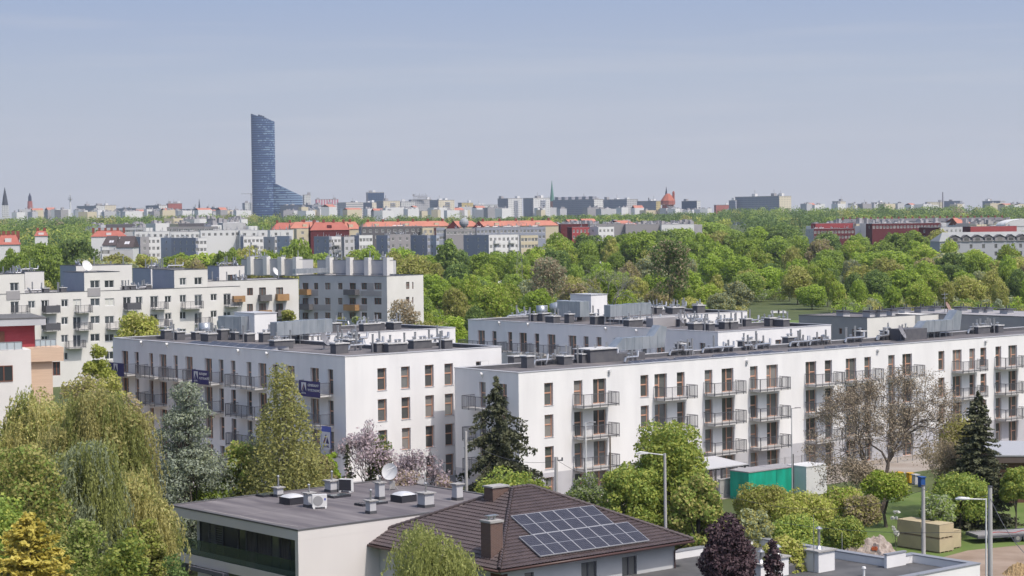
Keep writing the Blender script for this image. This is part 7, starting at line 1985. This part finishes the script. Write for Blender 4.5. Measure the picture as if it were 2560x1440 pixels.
# lattice power mast
a = at(1299, 700, 640); zt = at(1299, 548, 640)[2]; t = thing('lattice_mast', 'thin steel lattice mast rising above the wood before the red roofs', 'mast', (a[0], a[1], 0))
mb = MB()
for s1 in (-1, 1):
    for s2 in (-1, 1): mb.tube((s1*1.3, s2*1.3, 0), (s1*.25, s2*.25, zt), .06, .04, 4)
for k in range(14):
    z0, z1 = zt*k/14, zt*(k+1)/14; w0, w1 = 1.3-1.05*k/14, 1.3-1.05*(k+1)/14; mb.tube((-w0, -w0, z0), (w1, -w1, z1), .035, n=4); mb.tube((w0, -w0, z0), (-w1, -w1, z1), .035, n=4)
mb.tube((-2.6, 0, zt-3), (2.6, 0, zt-3), .06, n=4); mb.tube((-2, 0, zt-1.2), (2, 0, zt-1.2), .06, n=4); mb.obj('lattice', GREYR, t)

# ------------------------------------------------------------------ city skyline
FW = facade_mat('city_white', (.66, .66, .65), (.2, .21, .24), sx=3.2, fx=.34)
FC = facade_mat('city_cream', (.66, .60, .47), (.25, .23, .22), sx=3.2, fx=.3)
FG = facade_mat('city_grey_shade', (.31, .32, .37), (.17, .18, .22), sx=3.0, fx=.4)  # grey walls, and the painted shade on left walls of paler blocks
FGB = facade_mat('city_blue_grey', (.30, .32, .38), (.17, .19, .25), sx=2.6, fx=.5)
FP = facade_mat('city_pale', (.50, .49, .50), (.16, .17, .20), sx=3.4, fx=.45)
FR = facade_mat('city_red', (.42, .12, .09), (.2, .07, .06), sx=3.0, fx=.3)
FO = facade_mat('city_office', (.045, .075, .14), (.09, .13, .21), sx=4.0, fx=.7, rough=.3)
FS = facade_mat('city_stripes', (.62, .58, .60), (.50, .12, .20), sx=5.0, fx=.45, z0=0, z1=1)
FB = facade_mat('city_banded', (.56, .55, .53), (.22, .23, .26), sx=100, fx=1.0, z0=.3, z1=.7, sz=3.6)
FY = facade_mat('city_yellow', (.52, .42, .20), sx=3.2, fx=.3)
CITY = [
 (60, 76, 112, 525, 3900, FP, FW, 'pale low town blocks beside the red brick tower'), (110, 116, 145, 524, 3900, FP, FC, 'cream low town block left of the white antenna tower'),
 (192, 240, 262, 515, 3600, FG, FW, 'office with a shaded grey side and a white end right of the antenna tower'), (236, 262, 290, 513.5, 3650, FG, FC, 'cream ended block behind the office with the shaded side'),
 (290, 340, 362, 521, 3900, FG, FP, 'low grey town row right of the cream ended block'), (364, 397, 418, 514, 3500, FG, FW, 'grey block with a white end left of the red hall'),
 (416, 420, 455, 509, 3800, FR, FR, 'plain red hall in the left part of the skyline'), (446, 490, 500, 523, 3700, FG, FP, 'low grey row under the small spire'), (505, 555, 562, 520, 3900, FG, FP, 'low grey row left of the orange roofs'),
 (560, 566, 602, 527, 3900, FR, FR, 'orange roofed low houses left of the glass tower'), (606, 612, 632, 508, 3700, FP, FW, 'white building shell beside the foot of the glass tower'),
 (757, 760, 777, 488, 3500, FP, FW, 'narrow white block at the right end of the sloping glass wing'), (700, 780, 815, 513, 3300, FG, FG, 'long low grey block with white roof clutter'),
 (788, 790, 846, 499, 3800, FS, FS, 'hall with pink and white vertical stripes'), (815, 818, 846, 512, 3300, FP, FW, 'white low block under the striped hall'),
 (843, 865, 908, 507, 3200, FP, FB, 'pale banded office left of the blue office'), (915, 919, 960, 482, 3500, FO, FO, 'dark blue glass office with a raised top'), (908, 930, 958, 507, 3300, FG, FC, 'small grey block before the blue office'),
 (941, 958, 1000, 503, 3100, FG, FC, 'cream tower block right of the blue office'), (998, 1002, 1037, 505, 3150, FG, FW, 'pale tower block joined to the cream one'), (1022, 1028, 1080, 500, 3300, FG, FP, 'grey lilac block with antennas on its roof'),
 (1074, 1096, 1136, 501, 3100, FG, FC, 'cream tower block with a dark side'), (1145, 1154, 1183, 507.5, 3500, FG, FY, 'small yellow ochre block'), (1183, 1188, 1246, 513, 3600, FP, FW, 'white works building with stacks on the roof'),
 (1244, 1270, 1305, 497, 3000, FG, FW, 'white slab tower block, the left of two alike'), (1308, 1333, 1375, 496, 2900, FG, FW, 'white slab tower block, the right of two alike'),
 (1382, 1485, 1508, 499, 2950, FG, FW, 'long grey slab with a notched roof and white end'), (1507, 1567, 1592, 499, 3050, FGB, FP, 'plain blue grey slab block'), (1576, 1594, 1598, 504, 3300, FG, FG, 'grey narrow block behind the blue grey slab'),
 (1592, 1640, 1652, 503, 3200, FG, FY, 'green grey block with a yellow end'), (1704, 1742, 1751, 503, 3300, FO, FW, 'small blue office with a white end right of the brick water tower'),
 (1785, 1790, 1832, 513, 3500, FR, FR, 'pale red roofs left of the long grey slab'), (1838, 1948, 1978, 491, 2700, FGB, FC, 'very long grey slab block with a cream end on the right'), (1822, 1838, 1842, 502, 2750, FGB, FGB, 'grey side wing at the left of the very long slab'),
 (2081, 2096, 2114, 504, 3500, FG, FC, 'small cream block alone above the trees'), (2178, 2192, 2214, 507, 3500, FG, FW, 'white block with a dark side above the trees'),
 (2313, 2318, 2358, 506, 3500, FG, FC, 'cream works building left of the chimney'), (2360, 2400, 2406, 503, 3500, FGB, FGB, 'blue grey block right of the chimney'), (2456, 2500, 2513, 503, 3400, FGB, FP, 'blue grey block near the right end of the skyline'),
 (2150, 2165, 2170, 512, 3800, FP, FW, 'faint low block left of the white one above the trees')]
rr9 = random.Random(4)
for (x0, xc, x1, yt, Y, mL, mR, lb) in CITY:
    c = at(xc, yt, Y); b = 12.0
    root, c, e1, e2, lr, ll, H = building('city_block', lb, 'building', (xc, yt), None, x0, x1, YAW if xc-x0 > 6 else 78, b, Y=Y, group='buildings of the city skyline')
    m = MB(); m.box(0, lr, 0, ll, 0, H); m.cur = 0
    o = m.obj('wall', [mL, mR], root)
    o.data.polygons[1].material_index = 1  # right face has the lit tone; a darker left tone is painted shade
    m = MB(); m.box(-.2, lr+.2, -.2, ll+.2, H, H+.8); m.obj('roof', CONC, root)
    for k in range(max(1, int((lr+ll)/22))):
        x, y = rr9.uniform(1, max(2, lr-5)), rr9.uniform(1, max(2, ll-6)); h_ = rr9.uniform(1.8, 4)
        m = MB(); m.box(x, x+min(5, lr*.4), y, y+min(6, ll*.4), H+.8, H+.8+h_); m.obj('roof_housing', OFFW if rr9.random() < .5 else GREYR, root)
        if rr9.random() < .5: m = MB(); m.cyl(x+1, y+1, H+.8+h_, H+6+h_, .25, n=5); m.obj('mast', GREYR, root)
    if 'notched' in lb:
        for k in range(6): m = MB(); m.box(-.3, 8, ll*(k+.2)/6, ll*(k+.7)/6, H+.8, H+5); m.obj('roof_housing', FG, root)
    if 'slab tower' in lb or 'cream tower' in lb:
        for j in range(9): m = MB(); m.box(lr*.42, lr*.72, -1.0, -.02, H-3-j*2.9-1.0, H-3-j*2.9); m.obj('balcony', SLATE, root)
        for j in range(9): m = MB(); m.box(-.8, -.02, ll*.1, ll*.3, H-3-j*2.9-1.0, H-3-j*2.9); m.obj('balcony', SLATE, root)
def far_part(root, name, m_, f): b = MB(); f(b); return b.obj(name, m_, root)
def far_thing(name, label, cat, px, Y, group=None, zb=12.0):
    a = at(px, 520, Y); return thing(name, label, cat, (a[0], a[1], zb), 0, group), lambda y: at(px, y, Y)[2]-zb, lambda w_: w_*Y/FPX
# the jumble of small town roofs between the blocks
def town(name, label, bands, seed, rf=.14, wm_=(8, 30)):
    g = np.random.default_rng(seed); m = MB()
    for (xa, xb, ya, yb, Ya, Yb, num) in bands:
        for _ in range(num):
            px = g.uniform(xa, xb); Y = g.uniform(Ya, Yb); c = at(px, g.uniform(ya, yb), Y); a_ = g.uniform(.4, 1.2)
            w_, d_ = g.uniform(*wm_), g.uniform(8, 16); z0 = terr(c[0], c[1])-1; z1 = max(c[2], z0+6); ca, sa = math.cos(a_), math.sin(a_)
            q = [(c[0]+x*ca-y*sa, c[1]+x*sa+y*ca) for x, y in ((0, 0), (w_, 0), (w_, d_), (0, d_))]
            wm = int(g.choice([0, 0, 1, 2, 3])); red = g.random() < rf
            m.cur = wm; m.prism(q, z0, z1, cap=True)
            if red:
                m.cur = 4; r = g.uniform(2, 4); e = [(np.array(q[0])+q[3])/2, (np.array(q[1])+q[2])/2]
                m.quad((*q[0], z1), (*q[1], z1), (*e[1], z1+r), (*e[0], z1+r)); m.quad((*q[2], z1), (*q[3], z1), (*e[0], z1+r), (*e[1], z1+r))
            else:
                m.cur = 3
                for _k in range(3):
                    x, y = g.uniform(0, w_-2), g.uniform(0, d_-2); h_ = g.uniform(1, 3); m.prism([(c[0]+(x+i)*ca-(y+j)*sa, c[1]+(x+i)*sa+(y+j)*ca) for i, j in ((0, 0), (2.2, 0), (2.2, 2), (0, 2))], z1, z1+h_)
    o = m.obj(name, [OFFW, CREAM, GREYL, GREYR, ORR]); o['kind'] = 'stuff'; o['label'] = label
town('distant_rooftops', 'jumble of small pale walls and red roofs between the city blocks', [(30, 620, 523, 531, 2700, 3800, 60), (700, 1250, 517, 528, 2700, 3600, 62), (1250, 1840, 518, 526, 2700, 3400, 34), (1980, 2560, 508, 514, 2800, 3600, 26)], 3)
town('estate_rooftops', 'low white and red roofs scattered among the trees behind the estate', [(240, 640, 556, 574, 1120, 1400, 26), (420, 640, 545, 552, 1500, 1800, 14), (1400, 1740, 560, 566, 1010, 1150, 26), (2020, 2560, 556, 565, 1090, 1250, 40)], 9, .12, (5, 13))
# church spires and towers
t, z, s = far_thing('church', 'white church tower with a dark pointed spire at the far left', 'church', 11, 3000)
far_part(t, 'tower', FW, lambda b: b.box(-s(7), s(7), 0, s(14), 0, z(513))); far_part(t, 'spire', mat('spire_slate', (.06, .065, .08), .8), lambda b: (b.cyl(0, s(7), z(513), z(490), s(8), s(4.5), 8), b.cyl(0, s(7), z(490), z(468), s(4.5), .2, 8)))
t, z, s = far_thing('brick_tower', 'pink red brick tower with a dark slate top and small dome', 'tower', 75, 4200)
far_part(t, 'tower', FR, lambda b: b.cyl(0, 0, 0, z(503), s(9), s(6), 8)); far_part(t, 'upper_tower', mat('dark_copper', (.05, .05, .09), .7), lambda b: (b.cyl(0, 0, z(503), z(490), s(4.5), s(4), 8), b.cyl(0, 0, z(490), z(487), s(2.5), s(2.5), 8), b.cyl(0, 0, z(487), z(482), s(2.2), .2, 8)))
t, z, s = far_thing('antenna_tower', 'slim white antenna tower with round platforms', 'tower', 176, 3800)
far_part(t, 'shaft', OFFW, lambda b: (b.cyl(0, 0, 0, z(493), s(2.6), s(2), 10), b.cyl(0, 0, z(493), z(480), s(1), .3, 8))); far_part(t, 'platform', GREYL, lambda b: (b.cyl(0, 0, z(499), z(497), s(6), s(6.5), 12), b.cyl(0, 0, z(494), z(492.5), s(4.5), s(4.5), 12), b.cyl(0, 0, z(489), z(488), s(3), s(3), 12)))
t, z, s = far_thing('church', 'tiny dark spire between red hall and glass tower', 'church', 498, 4200)
far_part(t, 'spire', mat('spire_slate', (.06, .065, .08), .8), lambda b: (b.box(-s(2), s(2), 0, s(4), 0, z(516)), b.cyl(0, s(2), z(516), z(497), s(2.4), .2, 6)))
t, z, s = far_thing('church', 'slender green copper church spire behind the slab blocks', 'church', 1380.5, 3600)
far_part(t, 'tower', mat('church_brick', (.16, .09, .08), .9), lambda b: b.box(-s(6), s(6), 0, s(12), 0, z(503))); far_part(t, 'spire', mat('green_copper', (.10, .23, .19), .7), lambda b: (b.cyl(0, s(6), z(503), z(495), s(6.5), s(5), 8), b.cyl(0, s(6), z(495), z(451), s(5), .2, 8))); far_part(t, 'turret', MT['green_copper'], lambda b: (b.cyl(-s(8), 0, z(503), z(490), s(1), .1, 6), b.cyl(s(8), 0, z(503), z(490), s(1), .1, 6)))
t, z, s = far_thing('brick_water_tower', 'old red brick water tower with a steep tiled roof, side turret and dark spike', 'water tower', 1670, 2900)
BRK = mat('tower_brick', (.36, .10, .07), .9, (.28, .085, .065), .4)
far_part(t, 'tower', facade_mat('brick_windows', (.36, .11, .08), (.45, .36, .3), sx=5, fx=.3, sz=9, z0=.3, z1=.7), lambda b: (b.cyl(0, 0, 0, z(512), s(15), s(15), 8), b.cyl(0, 0, z(512), z(502), s(18), s(18), 8)))
far_part(t, 'roof', mat('water_roof', (.42, .13, .08), .8), lambda b: (b.cyl(0, 0, z(502), z(488), s(18.5), s(9), 8), b.cyl(0, 0, z(488), z(484), s(8), s(5), 8)))
far_part(t, 'spike', mat('dark_copper', (.05, .05, .09), .7), lambda b: (b.cyl(-s(4), 0, z(490), z(478), s(3.2), s(2), 8), b.cyl(-s(4), 0, z(478), z(466), s(1.8), .1, 6)))
far_part(t, 'turret', BRK, lambda b: (b.cyl(s(14), 0, z(502), z(482), s(3), s(3), 8), b.cyl(s(14), 0, z(482), z(478), s(3.6), s(1), 8)))
for px, yt, lb in ((2357, 480, 'tall thin works chimney on the right of the skyline'), (1622, 494, 'short thin chimney left of the brick water tower')):
    t, z, s = far_thing('works_chimney', lb, 'chimney', px, 3500); far_part(t, 'stack', mat('stack', (.14, .12, .14), .9), lambda b: b.cyl(0, 0, 0, z(yt), s(1.7), s(1.2), 10))
t, z, s = far_thing('tower_crane', 'faint tower crane left of the glass tower', 'crane', 628, 3700)
far_part(t, 'mast', GREYL, lambda b: b.box(-.8, .8, 0, 1.6, 0, z(484))); far_part(t, 'jib', GREYL, lambda b: (b.box(-s(25), s(5), 0, 1.2, z(485), z(483.6)), b.box(s(0), s(2), 0, 1.5, z(489), z(485))))
t, z, s = far_thing('rooftop_aerials', 'cluster of antennas on a grey lilac block', 'antenna', 1050, 3300)
def ant(b):
    for k in range(12): x = s(-16+k*3); b.cyl(x, 0, z(500), z(486+3*math.sin(k*2.3)), .35, n=5)
    b.box(s(-14), s(16), -.3, .3, z(491), z(490)); b.box(s(-6), s(20), -.3, .3, z(494), z(493)); b.box(s(-18), s(-13), -1, 1, z(490), z(485))
far_part(t, 'antennas', GREYR, ant)
# ------------------------------------------------------------------ the glass tower
TG = bpy.data.materials.new('tower_glass'); t_, b_ = nodes_of(TG)
tcn = t_.nodes.new('ShaderNodeTexCoord'); sp = t_.nodes.new('ShaderNodeSeparateXYZ'); t_.links.new(tcn.outputs['Object'], sp.inputs[0])
def mth(op, a, b=None, c=None):
    n = t_.nodes.new('ShaderNodeMath'); n.operation = op
    for i, v in enumerate((a, b, c)):
        if v is None: continue
        if isinstance(v, (int, float)): n.inputs[i].default_value = v
        else: t_.links.new(v, n.inputs[i])
    return n.outputs[0]
zf = mth('DIVIDE', sp.outputs[2], 3.85); fr = mth('FRACT', zf); fl = mth('FLOOR', zf)
xf = mth('DIVIDE', mth('ADD', sp.outputs[0], mth('MULTIPLY', sp.outputs[1], .7)), 2.3); xl_ = mth('FLOOR', xf)
cb = t_.nodes.new('ShaderNodeCombineXYZ'); t_.links.new(xl_, cb.inputs[0]); t_.links.new(fl, cb.inputs[1])
wn = t_.nodes.new('ShaderNodeTexWhiteNoise'); wn.noise_dimensions = '2D'; t_.links.new(cb.outputs[0], wn.inputs[0])
nz = t_.nodes.new('ShaderNodeTexNoise'); nz.inputs['Scale'].default_value = .045; t_.links.new(tcn.outputs['Object'], nz.inputs['Vector'])
band_ = mth('GREATER_THAN', fr, .42)
mpz = t_.nodes.new('ShaderNodeMapping'); mpz.inputs['Scale'].default_value = (.06, .06, .35); t_.links.new(tcn.outputs['Object'], mpz.inputs[0]); t_.links.new(mpz.outputs[0], nz.inputs['Vector']); nz.inputs['Scale'].default_value = 1.0
th_ = mth('ADD', mth('MULTIPLY', sp.outputs[0], .006), nz.outputs[0])
painted_refl = mth('MULTIPLY', band_, mth('GREATER_THAN', mth('ADD', mth('MULTIPLY', wn.outputs[0], .30), th_), .79))  # paler panes, more to the right: sky reflection painted into the colour
m1 = t_.nodes.new('ShaderNodeMixRGB'); m1.inputs[1].default_value = (.022, .040, .105, 1); m1.inputs[2].default_value = (.060, .100, .20, 1); t_.links.new(band_, m1.inputs[0])
m2 = t_.nodes.new('ShaderNodeMixRGB'); m2.inputs[2].default_value = (.20, .28, .38, 1); t_.links.new(painted_refl, m2.inputs[0]); t_.links.new(m1.outputs[0], m2.inputs[1]); t_.links.new(m2.outputs[0], b_.inputs['Base Color'])
b_.inputs['Roughness'].default_value = .18; b_.inputs['Specular IOR Level'].default_value = .35
YT = 3390
a = at(659, 520, YT); t = thing('glass_skyscraper', 'very tall blue glass skyscraper with a slanted top and a low sloping wing', 'skyscraper', (a[0], a[1], 12.0))
zt = lambda px, y: at(px, y, YT)[2]-12.0
def lens(x0, x1, dp, n=28):
    pts = []
    for k in range(n):
        th = math.pi*k/(n-1); pts.append(((x0+x1)/2-(x1-x0)/2*math.cos(th), -dp*math.sin(th)**.8))
    for k in range(1, n-1):
        th = math.pi*k/(n-1); pts.append(((x0+x1)/2+(x1-x0)/2*math.cos(th), dp*math.sin(th)**.8))
    return pts
s_ = YT/FPX
x0, x1 = (631-659)*s_, (690-659)*s_
P_ = lens(x0, x1, 11); H0, H1 = zt(631, 284), zt(690, 304)
m = MB(); m.prism(P_, 0, [H0+(H1-H0)*(p[0]-x0)/(x1-x0) for p in P_]); tw = m.obj('tower', TG, t)
m = MB()
for k in range(6): xx = x0+(x1-x0)*(.35+k*.09); hh = H0+(H1-H0)*(xx-x0)/(x1-x0); m.box(xx-1.4, xx+1.4, -3, 3, hh-2, hh+3.0-(.5*k if k > 2 else 0))
m.obj('roof_plant', mat('tower_crown', (.05, .07, .12), .6), t)
xw0, xw1 = x1-9, (757-659)*s_
Pw = lens(xw0, xw1, 10); Hw0, Hw1 = zt(690, 459), zt(757, 491)
m = MB(); m.prism(Pw, 0, [Hw0+(Hw1-Hw0)*max(0, (p[0]-x1))/(xw1-x1) for p in Pw]); m.obj('low_wing', TG, t)
hz = bpy.data.materials.new('haze'); hz.use_nodes = True; ht = hz.node_tree; ht.nodes.clear()
pv_ = ht.nodes.new('ShaderNodeVolumePrincipled'); pv_.inputs['Color'].default_value = (.80, .88, 1.0, 1); pv_.inputs['Density'].default_value = 0.00006; pv_.inputs['Anisotropy'].default_value = 0.2
ho = ht.nodes.new('ShaderNodeOutputMaterial'); ht.links.new(pv_.outputs[0], ho.inputs['Volume'])
bx = MB(); bx.box(-3600, 3600, -520, 6600, -1.0, 225)
hb = bx.obj('haze', hz); hb['kind'] = 'stuff'; hb['label'] = 'thin blue grey summer haze over the whole town'
sc.cycles.volume_step_rate = 1.0
